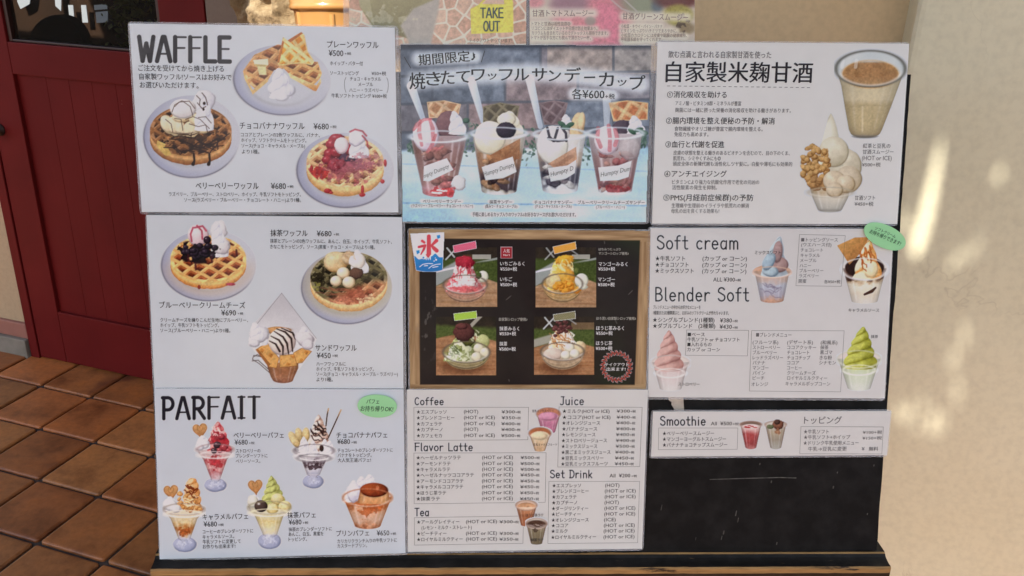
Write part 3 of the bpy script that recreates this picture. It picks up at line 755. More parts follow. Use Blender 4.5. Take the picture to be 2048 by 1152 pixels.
# wooden stand under it
LZ = .7135
lf0, lf1 = floor_pt(300, 1140, LZ), floor_pt(1783, 1135, LZ); lx = lf1 - lf0; LW = np.linalg.norm(lx); lx /= LW; ly = np.array([-lx[1], lx[0], 0])
root = empty("wooden_stand", (lf0 + lf1) / 2 * np.array([1, 1, 0]) + ly * .15, "worn black wooden stand with bare wood along its front edge, under the board", "stand")
M_TOP = worn("worn_black_ledge", (.013, .012, .011), (.26, .17, .085), .66, 15, (1, 8, 8), .5)
M_LIP = worn("worn_ledge_edge", (.018, .012, .009), (.44, .26, .10), .36, 9, (1, 9, 9), .5)
M_FRONT = worn("worn_ledge_front", (.016, .011, .008), (.30, .18, .07), .54, 3.2, (1, 4, 6), .5)
for q_ in (M_TOP, M_LIP, M_FRONT): q_.node_tree.nodes['Principled BSDF'].inputs['Specular IOR Level'].default_value = .2
DEP = .30; TH = .040
prof = [(0, -.040), (0, -.0085), (.0004, -.0018), (.0022, 0), (.008, .0002), (.0125, .0008), (.017, .0022), (.0205, .0048), (.0225, .0062), (.024, .0065), (DEP, .0065), (DEP, -TH)]
pm = [2, 1, 1, 0, 0, 0, 0, 1, 0, 0, 0, 2]
V = []; F = []; mi = []; NX = 90; rg = np.random.RandomState(9)
for i in range(NX + 1):
    x = LW * i / NX; wob = rg.uniform(-.0005, .0005)
    for k, (a, b) in enumerate(prof): V.append(lf0 + lx * x + ly * (a + (wob if k < 4 else 0)) + UPZ * (b + (wob if k == 2 else 0)))
n8 = len(prof)
for i in range(NX):
    for k in range(n8):
        F.append((i * n8 + (k + 1) % n8, i * n8 + k, (i + 1) * n8 + k, (i + 1) * n8 + (k + 1) % n8)); mi.append(pm[k])
F += [tuple(range(n8))[::-1], tuple(NX * n8 + k for k in range(n8))]; mi += [1, 1]
mesh("ledge", V, F, [M_TOP, M_LIP, M_FRONT], root, midx=mi)
M_STW = worn("worn_stand_wood", (.014, .012, .010), (.30, .18, .08), .58, 6, (4, 4, 1))
for a, b in ((.03, .02), (LW - .075, .02), (.03, DEP - .065), (LW - .075, DEP - .065)):
    MB().box(lf0 + lx * a + ly * b - UPZ * LZ, lx * .045, ly * .045, UPZ * (LZ - TH - .001)).build("leg", M_STW, root, .003)
for b in (.028, DEP - .05):
    MB().box(lf0 + lx * .076 + ly * b + UPZ * (-TH - .075), lx * (LW - .152), ly * .02, UPZ * .073).build("apron", M_STW, root, .002)
# a torn tape end on the board
z, ox, oy = Z8 = (550 / 1293, 1280, 440)
tp = [(128, 822), (204, 822), (204, 850), (207, 895), (185, 897), (162, 894), (156, 880), (147, 868), (149, 856), (137, 848)]
root = empty("torn_tape", board(ox + z * 175, oy + z * 860, .001), "torn beige tape end stuck on the black board under the soft cream card", "tape")
MB().prism([board(ox + z * x, oy + z * y, .0004) for x, y in tp], BN * .0005).build("tape_strip", simple("beige_tape", (.46, .40, .33), .5, .25, 60), root)

# the big plastic ice cream cone behind the board
M_CONE = simple("orange_plastic", (.46, .235, .075), .28, .05, 8, 0, 0, .3)
_d = ray(664, 30); CC0 = CAM + _d * (1.62 / _d[1]); k1 = 1.62 / _d[1] / F_PX      # metres per photo px there
tilt = np.array([-.03, .10, 1.0]); tilt /= np.linalg.norm(tilt)
root = empty("ice_cream_cone", (CC0[0], CC0[1], 0), "large orange plastic ice cream cone display behind the waffle card", "cone display")
mb = MB(); R0 = 75 * k1
lathe(mb, CC0, tilt, [(-.11, R0 * .86), (-.03, R0 * .95), (.005, R0 * .985), (.007, R0 * 1.0), (.0075, R0 * 1.06), (.011, R0 * 1.10), (.0145, R0 * 1.105), (.017, R0 * 1.09), (.019, R0 * 1.08), (.06, R0 * 1.18), (.10, R0 * 1.24), (.105, R0 * 1.27), (.125, R0 * 1.27), (.13, R0 * 1.2)], 64)
mb.build("cone_cup", M_CONE, root, smooth=True)
e1 = np.cross(tilt, [0, 1.0, 0]); e1 /= np.linalg.norm(e1); e2 = np.cross(tilt, e1)
tc = -(CC0 - CAM) * np.array([1, 1, 0]); tc /= np.linalg.norm(tc); tr = np.cross([0, 0, 1.0], tc)   # towards camera, and its right
for k in range(6):
    a = math.radians(60 * k); dirv = tc * math.cos(a) + tr * math.sin(a); sd = np.cross(tilt, dirv)
    mb = MB(); P = []
    for h, rf in ((-.105, .87), (-.03, .953), (.007, .99)):
        for w_, o_ in ((-.0052, -.002), (-.004, .0022), (0, .0034), (.004, .0022), (.0052, -.002)): P.append(CC0 + tilt * h + dirv * (R0 * rf + o_) + sd * w_)
    F = [(i * 5 + j, i * 5 + j + 1, (i + 1) * 5 + j + 1, (i + 1) * 5 + j) for i in range(2) for j in range(4)]
    mesh("rib", P, F, M_CONE, root, True)
mb = MB(); lathe(mb, CC0, tilt, [(-.62, .012), (-.55, .03), (-.14, R0 * .78), (-.112, R0 * .86)], 40); mb.build("cone_tip", M_CONE, root, smooth=True)
sw = []; 
for i in range(60):
    t = i / 59; sw.append((.131 + .30 * t, max(.003, R0 * 1.16 * (1 - t) ** .8 * (.9 + .12 * math.sin(t * 24)))))
mb = MB(); lathe(mb, CC0, tilt, sw, 48); mb.build("cream_swirl", simple("cream_plastic", (.75, .70, .58), .3, .04, 6), root, smooth=True)
base = CC0 + tilt * -.60
mb = MB(); lathe(mb, np.array([base[0], base[1], 0]), UPZ, [(0, .16), (.02, .16), (.03, .03), (base[2], .022)], 32); mb.build("pole_base", simple("grey_metal", (.3, .3, .3), .4, .1, 10, 0, .8), root, smooth=True)

# unseen trees added behind the camera to darken reflections in cards and door glass
M_LEAF = simple("garden_leaf", (.05, .075, .02), .6, .5, 3); M_BARK = simple("bark", (.07, .05, .035), .9, .3, 12, .5)
for (x, y, hgt, cr, sd, lb) in ((-3.6, -4.6, 4.6, 1.5, 1, "tall broad unseen tree added to darken the door glass reflection"), (2.9, -4.2, 4.2, 1.5, 2, "broad unseen tree added to darken reflections in the right cards"), (-1.3, -7.4, 3.9, 1.15, 3, "small unseen tree added to darken reflections in the middle cards"), (1.1, -8.4, 4.4, 1.1, 4, "slim unseen tree added to darken reflections beside the middle cards")):
    rg = np.random.RandomState(sd); root = empty("reflection_tree", (x, y, 0), lb, "tree")
    mb = MB(); lathe(mb, np.array([x, y, 0.0]), UPZ, [(-.01, .12), (hgt * .35, .08), (hgt * .75, .03)], 12)
    for k in range(5):
        a = k * 1.3; lathe(mb, np.array([x, y, hgt * (.33 + .06 * k)]), [math.cos(a), math.sin(a), .9], [(0, .045), (cr * .8, .012)], 8)
    mb.build("trunk", M_BARK, root, smooth=True)
    V = []; F = []; cl = [np.array([x, y, hgt * .68]) + rg.normal(size=3) * np.array([cr * .5, cr * .5, hgt * .15]) for _ in range(16)]
    for k in range(1900):
        o = cl[rg.randint(16)] + rg.normal(size=3) * cr * .22; a = rg.normal(size=3); a /= np.linalg.norm(a); b = np.cross(a, rg.normal(size=3)); b /= np.linalg.norm(b); i = len(V)
        V += [o - a * .09, o + b * .045, o + a * .09, o - b * .045]; F.append((i, i + 1, i + 2, i + 3))
    mesh("crown", V, F, M_LEAF, root)

# dark board fence added behind the camera to darken the door glass reflection
root = empty("reflection_fence", (-5.5, -5.6, 0), "tall brown board fence added unseen to darken the door glass reflection", "fence")
mb = MB()
for k in range(44): mb.box((-9.5 + .17 * k, -5.6, 0), (.160, 0, 0), (0, .025, 0), (0, 0, 2.5 - .02 * (k % 3)))
mb.build("boards", simple("fence_wood", (.10, .055, .03), .8, .3, 5), root)
for k in range(5): MB().box((-9.5 + 1.85 * k, -5.72, 0), (.09, 0, 0), (0, .09, 0), (0, 0, 2.4)).build("fence_post", simple("fence_post_wood", (.08, .045, .028), .8, .3, 5) if k == 0 else bpy.data.materials["fence_post_wood"], root)
# ------------------------------------------------------------------ the menu cards: film, paper, lettering, pictures
TEXTQ = []
def film_material():
    m = bpy.data.materials.new("laminate_film"); nt, n, l, p = nodes_of(m)
    p.inputs['Base Color'].default_value = (.80, .82, .86, 1); p.inputs['Roughness'].default_value = .16
    t = tex_noise(n, l, wpos(n), 30, 3)
    r = n.new("ShaderNodeMapRange"); l.new(t.outputs[0], r.inputs[0]); r.inputs[1].default_value = .3; r.inputs[2].default_value = .7
    r.inputs[3].default_value = .12; r.inputs[4].default_value = .30
    l.new(r.outputs[0], p.inputs['Alpha'])
    l.new(bump(n, l, tex_noise(n, l, wpos(n), 40, 2).outputs[0], .5, .003), p.inputs['Normal'])
    return m
FILM = film_material()
PIC = print_mat("printed_picture")
PICS = {a: print_mat("printed_picture", amount=a) for a in (.1, .3, .42, .55)}
GROUP = "laminated menu cards on the black board"
class Card:
    def __init__(s, Z, corners, label, base, film=(6, 6, 6, 6), paper=(.80, .80, .82), name="menu_card", cat="menu card", group=GROUP, gloss=.3):
        s.gloss = gloss; s.Z = Z; s.base = base; q = np.array(corners, float)
        s.q = q
        c = board((q[2, 0] + q[3, 0]) / 2, (q[2, 1] + q[3, 1]) / 2, base)
        s.root = empty(name, c, label, cat, group)
        s.st = (q[1, 1] - q[0, 1]) / (q[1, 0] - q[0, 0]); s.sb = (q[2, 1] - q[3, 1]) / (q[2, 0] - q[3, 0])
        l, t, r, b = film
        fq = [(q[0, 0] - l, q[0, 1] - t), (q[1, 0] + r, q[1, 1] - t), (q[2, 0] + r, q[2, 1] + b), (q[3, 0] - l, q[3, 1] + b)]
        uv = buv(np.array([board(x, y, base) for x, y in fq]), base)
        out = []; R = .005
        for i in range(4):
            a, o, d = uv[i - 1], uv[i], uv[(i + 1) % 4]
            ea = (a - o) / np.linalg.norm(a - o); ed = (d - o) / np.linalg.norm(d - o)
            for k in np.linspace(0, 1, 6):
                out.append((1 - k) ** 2 * (o + ea * R) + 2 * k * (1 - k) * o + k * k * (o + ed * R))
        if film != (0, 0, 0, 0):
            P = [bpt(u, v, base - .0003) for u, v in out]
            MB().prism(P, BN * .0004).build("laminate_film", FILM, s.root)
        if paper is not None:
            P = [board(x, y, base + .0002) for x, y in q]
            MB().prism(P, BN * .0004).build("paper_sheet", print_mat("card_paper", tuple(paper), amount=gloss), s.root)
    def w(s, px, py, off): return board(px, py, s.base + off)
    def slope(s, py):
        yt, yb = s.q[:2, 1].mean(), s.q[2:, 1].mean(); t = np.clip((py - yt) / (yb - yt), 0, 1)
        return s.st + (s.sb - s.st) * t
    def text(s, part, lines, mat=None, bold=0, Z=None, off=.0010, shear=0, rot=0, label=None):
        TEXTQ.append((s, part, lines, mat, bold, Z or s.Z, off, shear, rot, label))
    def pic(s, name, cv, off=.0008, label=None):
        o = cv.build(name, s.root, off, PICS[s.gloss], s.w, 'picture' in name or 'photo' in name)
        if label: o["label"] = label
        return o
    def frame(s, part, pts, wpx=.8, mat=None, Z=None, closed=True):
        z, ox, oy = Z or s.Z
        P = np.array([(ox + z * x, oy + z * y) for x, y in pts])
        uv = buv(np.array([s.w(x, y, .0010) for x, y in P]), s.base + .0010)
        wd = wpx * .00029; n = len(uv); V = []; F = []
        cen = uv.mean(0)
        if closed:
            for p in uv:
                d = np.sign(p - cen) * wd; V += [bpt(*(p + d), s.base + .0010), bpt(*(p - d), s.base + .0010)]
            F = [(2 * i, 2 * ((i + 1) % n), 2 * ((i + 1) % n) + 1, 2 * i + 1) for i in range(n)]
        else:
            for i in range(n):
                t = uv[min(i + 1, n - 1)] - uv[max(i - 1, 0)]; t /= np.linalg.norm(t); d = np.array([-t[1], t[0]]) * wd
                V += [bpt(*(uv[i] + d), s.base + .0010), bpt(*(uv[i] - d), s.base + .0010)]
            F = [(2 * i, 2 * i + 1, 2 * i + 3, 2 * i + 2) for i in range(n - 1)]
        return mesh(part, V, F, mat or print_mat("print_ink", INK_DARK), s.root)

ASC = set("ABCDEFGHIJKLMNOPQRSTUVWXYZabcdefghijklmnopqrstuvwxyz0123456789¥() .+-,:!")
def flush_text():
    tmp = []
    for (card, part, lines, mat, bold, Z, off, shear, rot, label) in TEXTQ:
        for (txt, x0, yc, x1, h) in lines:
            c = bpy.data.curves.new("t", 'FONT'); c.body = txt; c.resolution_u = 2
            o = bpy.data.objects.new("t", c); COL.objects.link(o); tmp.append(o)
    bpy.context.view_layer.update()
    dg = bpy.context.evaluated_depsgraph_get(); k = 0
    for (card, part, lines, mat, bold, Z, off, shear, rot, label) in TEXTQ:
        z, ox, oy = Z; V = []; F = []
        for (txt, x0, yc, x1, h) in lines:
            me = bpy.data.meshes.new_from_object(tmp[k].evaluated_get(dg)); k += 1
            n = len(me.vertices)
            if not n: continue
            co = np.empty(n * 3, np.float32); me.vertices.foreach_get('co', co); co = co.reshape(-1, 3)[:, :2].astype(float)
            em = h / .92 if not set(txt) <= ASC else h / .69
            px0, px1, py = ox + z * x0, ox + z * x1, oy + z * yc; ep = em * z
            sl = card.slope(py) + rot
            A = buv(card.w(px0, py - sl * (px1 - px0) / 2, off), card.base + off); B = buv(card.w(px1, py + sl * (px1 - px0) / 2, off), card.base + off)
            mxp = (px0 + px1) / 2
            hh = np.linalg.norm(buv(card.w(mxp, py - ep / 2, off), card.base + off) - buv(card.w(mxp, py + ep / 2, off), card.base + off))
            ax = B - A; W = np.linalg.norm(ax); ax = ax / W; ay = np.array([-ax[1], ax[0]])
            xm, xM = co[:, 0].min(), co[:, 0].max()
            if set(txt) <= set("ー-|"): xm, xM = 0, .98
            X = (co[:, 0] - xm) / (xM - xm) * W; Y = (co[:, 1] - (.38 if not set(txt) <= ASC else .345)) * hh
            X = X + shear * Y
            tk = ((0 if set(txt) <= ASC else .012) + 1.5 * bold * min(1, ep / 24)) * hh      # the pen's extra weight: a second pass, a hair to the right and above
            for sx, dz in ((-.5, 0), (.5, .00003)):
                uv = A + (X + sx * tk)[:, None] * ax + (Y + sx * .4 * tk)[:, None] * ay
                b = len(V); V += list(bpt(uv[:, 0], uv[:, 1], card.base + off + dz))
                F += [tuple(v + b for v in p.vertices) for p in me.polygons]
            bpy.data.meshes.remove(me)
        o = mesh(part, V, F, mat or print_mat("print_ink", INK_DARK), card.root)
        if label: o["label"] = label
    for o in tmp:
        c = o.data; bpy.data.objects.remove(o); bpy.data.curves.remove(c)
INKG = print_mat("print_ink_grey", INK_GREY)
INKW = print_mat("print_ink_white", INK_WHITE)
CREAM = (234, 220, 178)

# ---------------- 1: the waffle card
card = Card(Z1, [(259, 47), (789.5, 55.4), (796.8, 424.7), (283.8, 424)],
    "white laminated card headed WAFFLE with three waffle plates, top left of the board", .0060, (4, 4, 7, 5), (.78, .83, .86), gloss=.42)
cv = Cv(Z1, 85, 130, 612, 295, step=.8); heading(cv, "WAFFLE", 105, 147, 598, 279, 12, slope=.008, gap=.16, thin=.42); card.pic("heading", cv)
card.text("introduction", [("ご注文を受けてから焼き上げる", 100, 320, 570, 35), ("自家製ワッフル!ソースはお好みで", 106, 367, 612, 35), ("お選びいただけます。", 108, 412, 430, 35)])
card.text("dish_name", [("プレーンワッフル", 1136, 190, 1418, 40)], bold=.006)
card.text("price", [("¥500", 1145, 237, 1225, 32), ("+税", 1232, 239, 1268, 16)], bold=.012)
card.text("description", [("ホイップ・バター付", 1152, 293, 1332, 24), ("ソーストッピング", 1153, 346, 1310, 24), ("¥50+税", 1380, 348, 1460, 22), ("チョコ・キャラメル", 1262, 378, 1432, 23), ("メープル", 1307, 408, 1388, 23), ("ハニー・ラズベリー", 1258, 440, 1440, 23), ("牛乳ソフトトッピング ¥100+税", 1160, 471, 1463, 24)])
card.frame("bracket", [(1240, 368), (1233, 385), (1231, 410), (1234, 436), (1240, 452)], .7, closed=False)
card.frame("bracket", [(1463, 370), (1470, 388), (1472, 412), (1470, 438), (1464, 455)], .7, closed=False)
card.text("dish_name", [("チョコバナナワッフル", 657, 635, 1012, 40)], bold=.006)
card.text("price", [("¥680", 1062, 639, 1145, 32), ("+税", 1152, 641, 1188, 16)], bold=.012)
card.text("description", [("ココアとプレーンの2色ワッフルに、バナナ、", 663, 685, 1096, 24), ("ホイップ、ソフトクリームをトッピング。", 665, 715, 1022, 24), ("ソース(チョコ・キャラメル・メープル)", 667, 745, 1015, 24), ("より1種。", 668, 777, 764, 24)])
card.text("dish_name", [("ベリーベリーワッフル", 415, 964, 760, 40)], bold=.006)
card.text("price", [("¥680", 828, 966, 910, 32), ("+税", 917, 969, 952, 16)], bold=.012)
card.text("description", [("ラズベリー、ブルーベリー、ストロベリー、ホイップ、牛乳ソフトをトッピング。", 268, 1011, 992, 24), ("ソース(ラズベリー・ブルーベリー・チョコレート・ハニー)より1種。", 352, 1042, 992, 24)])
# plain waffle
cv = Cv(Z1, 612, 112, 1165, 588)
cv.plate(888, 385, 267, 192, .06)
lft = cv.aa(cv.poly([(674, 335), (736, 246), (868, 188), (910, 200), (912, 320), (845, 330), (808, 392), (728, 462)]))
cv.waffle(900, 325, 226, 148, 0, .62, 5.6, (206, 150, 92), (142, 80, 44), (176, 112, 64), clip=lft, seed=4)
cv.put(cv.aa(cv.poly([(674, 335), (728, 440), (808, 370), (812, 392), (728, 464), (684, 380)])), (226, 178, 110))
cv.put(ss(14, 0, cv.line([(676, 350), (728, 462), (808, 395)], 5)) * 0, (160, 96, 46))
rgt = cv.aa(cv.poly([(868, 290), (960, 270), (1085, 285), (1107, 345), (1100, 400), (1078, 428), (922, 345)]))
cv.waffle(900, 325, 212, 130, 0, .62, 5.6, (214, 158, 92), (140, 76, 36), (184, 116, 60), clip=rgt, seed=9)
cv.put(cv.aa(cv.poly([(922, 345), (1078, 414), (1102, 372), (1103, 400), (1076, 446), (1062, 443), (935, 372)])), mx((240, 204, 140), (196, 126, 60), ss(380, 446, cv.Y)))
cv.slab([(918, 168), (994, 121), (1012, 138), (1030, 226), (1064, 278), (1010, 262)], .95, 52, (232, 190, 118), (214, 128, 30), (236, 164, 60), 3)
cv.put(cv.aa(cv.poly([(918, 168), (994, 121), (1004, 128), (932, 180)])), (176, 98, 44))
cv.slab([(895, 150), (1064, 284), (1052, 302), (985, 292), (872, 305), (862, 288)], .72, 56, (238, 200, 128), (218, 136, 34), (240, 176, 74), 8)
cv.put(cv.aa(cv.poly([(895, 150), (905, 158), (874, 290), (862, 288)])), (190, 112, 50))
cv.put(cv.aa(cv.poly([(898, 150), (1066, 282), (1056, 300), (890, 166)])), (240, 208, 142))
for P, c in (([(730, 274), (812, 267), (814, 300), (806, 306), (738, 300)], (236, 228, 182)), ([(750, 298), (800, 300), (804, 357), (764, 356)], (222, 206, 146)), ([(738, 296), (808, 302), (804, 312), (746, 308)], (196, 172, 108))):
    cv.put(cv.aa(cv.poly(P)), c)
cv.whip(885, 318, 478, 74, -14, 2)
cv.blob(860, 430, 50, 40, (240, 240, 242), (182, 180, 192), wob=.3, seed=1); cv.blob(915, 440, 46, 36, (238, 238, 240), (176, 174, 188), wob=.3, seed=5)
cv.whip(884, 318, 462, 62, -12, 7); cv.blob(888, 478, 40, 22, (236, 236, 238), (190, 188, 200), wob=.35, seed=6)
cv.grain(4); card.pic("waffle_picture", cv, label="plain waffle with butter and whipped cream on a white plate")
# choco banana waffle
cv = Cv(Z1, 118, 440, 668, 932)
cv.plate(393, 695, 265, 226)
cv.waffle(388, 662, 224, 140, 48, .7, 6.4, (150, 96, 50), (58, 34, 22), (100, 60, 32), (198, 138, 78), (134, 78, 38), seed=12)
tp = cv.aa(cv.ell(388, 662, 224, 140))
cv.patch(390, 690, 210, 105, (62, 38, 24), .66, 26, 3, .75, tp); cv.patch(260, 700, 70, 70, (196, 138, 78), .72, 22, 13, .6, tp); cv.patch(540, 620, 70, 60, (190, 130, 70), .66, 22, 15, .6, tp)
for q in ([(215, 745), (265, 760), (284, 795), (250, 800), (205, 752)], [(205, 715), (250, 735), (240, 770), (200, 745)]): cv.put(cv.aa(cv.poly(q)), mx((226, 196, 110), (190, 148, 66), fbm(cv.X, cv.Y, 12)))
for x, y, rx, ry, rt in ((262, 628, 36, 55, -.5), (300, 640, 38, 56, -.4), (330, 650, 30, 48, -.3)): cv.blob(x, y, rx, ry, (242, 226, 192), (196, 168, 122), rt, .08, seed=x)
for x, y, rx, ry in ((335, 588, 50, 28), (392, 655, 46, 46), (452, 640, 46, 38), (430, 600, 52, 34)): cv.blob(x, y, rx, ry, (242, 226, 190), (198, 168, 120), wob=.15, seed=y)
cv.whip(462, 448, 655, 60, -8, 4); cv.blob(462, 500, 62, 58, (238, 236, 238), (172, 168, 180), wob=.35, seed=14); cv.whip(455, 448, 560, 46, -6, 6)
cv.blob(345, 542, 72, 54, (246, 242, 238), (186, 176, 176), wob=.12, seed=2, spec=.4)
CH = (58, 34, 26)
for P in ([(300, 530), (325, 505), (380, 500), (410, 540)], [(285, 560), (300, 520), (340, 498)], [(345, 500), (385, 530), (400, 580)], [(250, 600), (280, 625), (290, 670)], [(300, 595), (335, 600), (345, 660)], [(360, 600), (400, 585), (440, 600), (490, 650)], [(380, 625), (430, 640), (470, 630), (480, 670)], [(430, 590), (470, 585), (500, 620)]): cv.put(cv.aa(cv.line(P, 2.4)), CH, .7)

for P in ([(420, 470), (440, 490), (436, 520)], [(450, 455), (470, 480), (480, 520)], [(425, 510), (450, 540), (470, 530)]): cv.put(cv.aa(cv.line(P, 3)), CH, .7)
cv.blob(462, 512, 8, 9, CH, (30, 18, 14)); cv.blob(458, 545, 6, 8, CH, (30, 18, 14)); cv.drizzle(390, 690, 212, 130, 9, 4.0, (48, 28, 20), 8, .25, .85, tp * ss(660, 690, cv.Y)); cv.drizzle(390, 690, 212, 130, 9, 3.6, (48, 28, 20), 9, 2.6, .85, tp * ss(660, 690, cv.Y))
for x in (405, 490): cv.put(cv.aa(cv.line([(x, 790), (x + 3, 828), (x - 4, 846)], [6, 6, 10])), (44, 24, 16))
cv.grain(5)
card.pic("waffle_picture", cv, label="dark chocolate waffle with bananas and ice cream")
# berry waffle
cv = Cv(Z1, 958, 642, 1512, 1092)
cv.plate(1235, 880, 267, 205)
cv.waffle(1235, 832, 212, 140, 50, .72, 6.2, (222, 178, 128), (158, 96, 66), (196, 142, 98), (234, 194, 132), (190, 128, 70), seed=21)
tp = cv.aa(cv.ell(1235, 832, 212, 140))
cv.patch(1240, 860, 190, 110, (176, 66, 82), .62, 45, 5, .55, tp); cv.patch(1260, 800, 100, 70, (110, 46, 70), .42, 40, 6, .75, tp); cv.patch(1090, 890, 60, 40, (180, 40, 44), .45, 30, 8, .85, tp)
cv.blob(1255, 800, 60, 36, (96, 56, 84), (42, 26, 48), wob=.5, seed=3); cv.blob(1245, 860, 90, 30, (196, 108, 118), (140, 60, 78), wob=.5, seed=9, op=.6)
for x, y, rx, ry in ((1190, 705, 44, 26), (1165, 738, 36, 32), (1150, 790, 34, 30), (1185, 782, 32, 30), (1135, 822, 30, 24), (1178, 850, 40, 34), (1258, 762, 30, 34), (1215, 840, 24, 20)):
    cv.blob(x, y, rx, ry, (186, 56, 68), (92, 14, 28), wob=.3, spec=.4, sc=12, seed=x)
cv.blob(1215, 742, 40, 46, (240, 226, 228), (196, 168, 176), wob=.2, seed=8)
cv.whip(1312, 668, 805, 62, -20, 3); cv.blob(1300, 700, 46, 48, (240, 236, 240), (182, 174, 188), wob=.4, seed=16)

for P in ([(1262, 668), (1290, 655), (1330, 665), (1352, 690)], [(1330, 690), (1355, 720), (1360, 750)]): cv.put(cv.aa(cv.line(P, 5)), (170, 52, 66), .75)
cv.patch(1240, 880, 205, 95, (150, 70, 84), .6, 24, 31, .6, tp); cv.patch(1350, 830, 90, 60, (166, 96, 110), .5, 18, 33, .6, tp)
for x, y, rx, ry in ((1140, 992, 20, 14), (1158, 1002, 10, 8), (1330, 985, 9, 26), (1328, 1014, 17, 11), (1440, 940, 12, 12), (1455, 840, 9, 20), (1050, 870, 10, 18)): cv.blob(x, y, rx, ry, (196, 66, 66), (140, 24, 34), wob=.35, spec=.2, seed=x)
rg = np.random.RandomState(5)
for k in range(26): cv.blob(rg.uniform(1180, 1400), rg.uniform(780, 930), 5, 4, (230, 130, 130), (90, 30, 40), op=.8)
cv.grain(5); card.pic("waffle_picture", cv, label="berry topped waffle with red sauce")

# ---------------- 2: the second waffle card
card = Card(Z2, [(293, 430), (804, 434.5), (807, 776.6), (309, 776.6)],
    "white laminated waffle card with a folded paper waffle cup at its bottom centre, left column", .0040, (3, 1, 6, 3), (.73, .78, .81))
card.text("dish_name", [("抹茶ワッフル", 812, 144, 1043, 42)], bold=.012)
card.text("price", [("¥680", 1100, 147, 1192, 34), ("+税", 1205, 152, 1240, 17)], bold=.014)
card.text("description", [("抹茶とプレーンの2色ワッフルに、あんこ、白玉、ホイップ、牛乳ソフト、", 810, 195, 1568, 27), ("きなこをトッピング。ソース(黒蜜・チョコ・メープル)より1種。", 810, 230, 1462, 27)])
card.text("dish_name", [("ブルーベリークリームチーズ", 120, 592, 655, 42)], bold=.006)
card.text("price", [("¥690", 505, 640, 597, 34), ("+税", 608, 645, 642, 17)], bold=.014)
card.text("description", [("クリームチーズを練りこんだ生地にブルーベリー、", 126, 685, 672, 27), ("ホイップ、牛乳ソフトをトッピング。", 126, 717, 492, 27), ("ソース(ブルーベリー・ハニー)より1種。", 126, 750, 562, 27)])
card.text("dish_name", [("サンドワッフル", 1092, 858, 1348, 42)], bold=.006)
card.text("price", [("¥450", 1100, 906, 1187, 34), ("+税", 1197, 908, 1232, 17)], bold=.014)
card.text("description", [("ハーフワッフルに", 1098, 958, 1280, 27), ("ホイップ、牛乳ソフトをトッピング。", 1098, 990, 1455, 27), ("ソース(チョコ・キャラメル・メープル・ラズベリー)", 1098, 1022, 1605, 27), ("より1種。", 1098, 1055, 1200, 27)])
cv = Cv(Z2, 122, 58, 735, 580)
cv.plate(428, 345, 296, 222)
cv.put(ss(.35, 0, np.abs(np.hypot(*cv.uv(430, 340, 250, 170)) - 1)) * ss(250, 420, cv.Y) * cv.aa(cv.ell(428, 345, 292, 218)), (196, 156, 120), .35)
cv.waffle(425, 302, 236, 146, 44, .68, 5.8, (226, 164, 92), (120, 48, 26), (178, 92, 46), (234, 178, 98), (190, 110, 50), seed=31)
cv.blob(362, 158, 66, 66, (240, 222, 222), (178, 140, 150), wob=.08, seed=2, spec=.4)
for P in ([(330, 110), (315, 150), (322, 195)], [(355, 98), (385, 130), (388, 180)], [(340, 110), (390, 100), (412, 130)]): cv.put(cv.aa(cv.line(P, 6)), (176, 62, 84), .85)
cv.whip(498, 70, 285, 62, -18, 5); cv.blob(490, 130, 52, 60, (236, 232, 232), (178, 170, 176), wob=.35, seed=4); cv.blob(505, 225, 56, 54, (232, 226, 224), (172, 160, 166), wob=.4, seed=8)
cv.whip(485, 70, 200, 46, -8, 8)
cv.patch(360, 260, 130, 70, (26, 14, 22), .42, 40, 3, .95)
rg = np.random.RandomState(3)
for k in range(22): cv.blob(rg.uniform(270, 470), rg.uniform(215, 300), rg.uniform(16, 26), rg.uniform(14, 22), (62, 44, 62), (12, 8, 16), wob=.2, spec=.3, seed=k)
cv.blob(418, 186, 24, 24, (64, 42, 58), (14, 8, 16), spec=.5); cv.blob(425, 225, 26, 20, (50, 34, 50), (10, 8, 12), spec=.4)
for x, y in ((300, 290), (345, 345), (445, 300), (600, 260)): cv.put(cv.aa(cv.line([(x, y - 10), (x + 3, y + 25)], 7)), (70, 22, 30), .8)
cv.blob(565, 462, 30, 10, (196, 76, 92), (140, 30, 50), wob=.3); cv.blob(368, 480, 10, 14, (160, 60, 40), (110, 40, 30))
cv.grain(5); card.pic("waffle_picture", cv, label="blueberry waffle with cream on a white plate")
cv = Cv(Z2, 996, 240, 1590, 725)
cv.plate(1288, 482, 284, 228)
cv.put(ss(.4, 0, np.abs(np.hypot(*cv.uv(1300, 450, 255, 180)) - 1)) * cv.aa(cv.ell(1288, 482, 280, 224)), (176, 158, 110), .4)
up = ss(30, -30, (cv.Y - 505) - .22 * (1300 - cv.X) - 26 * np.sin((cv.X - 1050) / 80))
cv.waffle(1300, 425, 240, 166, 42, .66, 6.0, (206, 142, 96), (140, 76, 48), (176, 108, 70), (232, 196, 138), (196, 138, 76), seed=41)
tp = cv.aa(cv.ell(1300, 425, 240, 166)) 
cv.waffle(1300, 425, 240, 166, 0, .66, 6.0, (108, 98, 64), (42, 36, 26), (76, 66, 44), clip=up, seed=42)
cv.patch(1300, 430, 230, 150, (56, 48, 30), .66, 26, 7, .6, tp * up); cv.patch(1120, 420, 80, 90, (36, 30, 18), .6, 20, 11, .8, tp); cv.patch(1090, 480, 60, 60, (150, 146, 60), .7, 16, 12, .7, tp)
cv.patch(1280, 530, 170, 66, (156, 78, 58), .46, 36, 9, .75, tp * (1 - up)); cv.patch(1250, 560, 120, 40, (206, 130, 100), .6, 16, 19, .6, tp * (1 - up)); cv.patch(1440, 560, 90, 50, (246, 222, 170), .6, 24, 2, .6, tp * (1 - up))
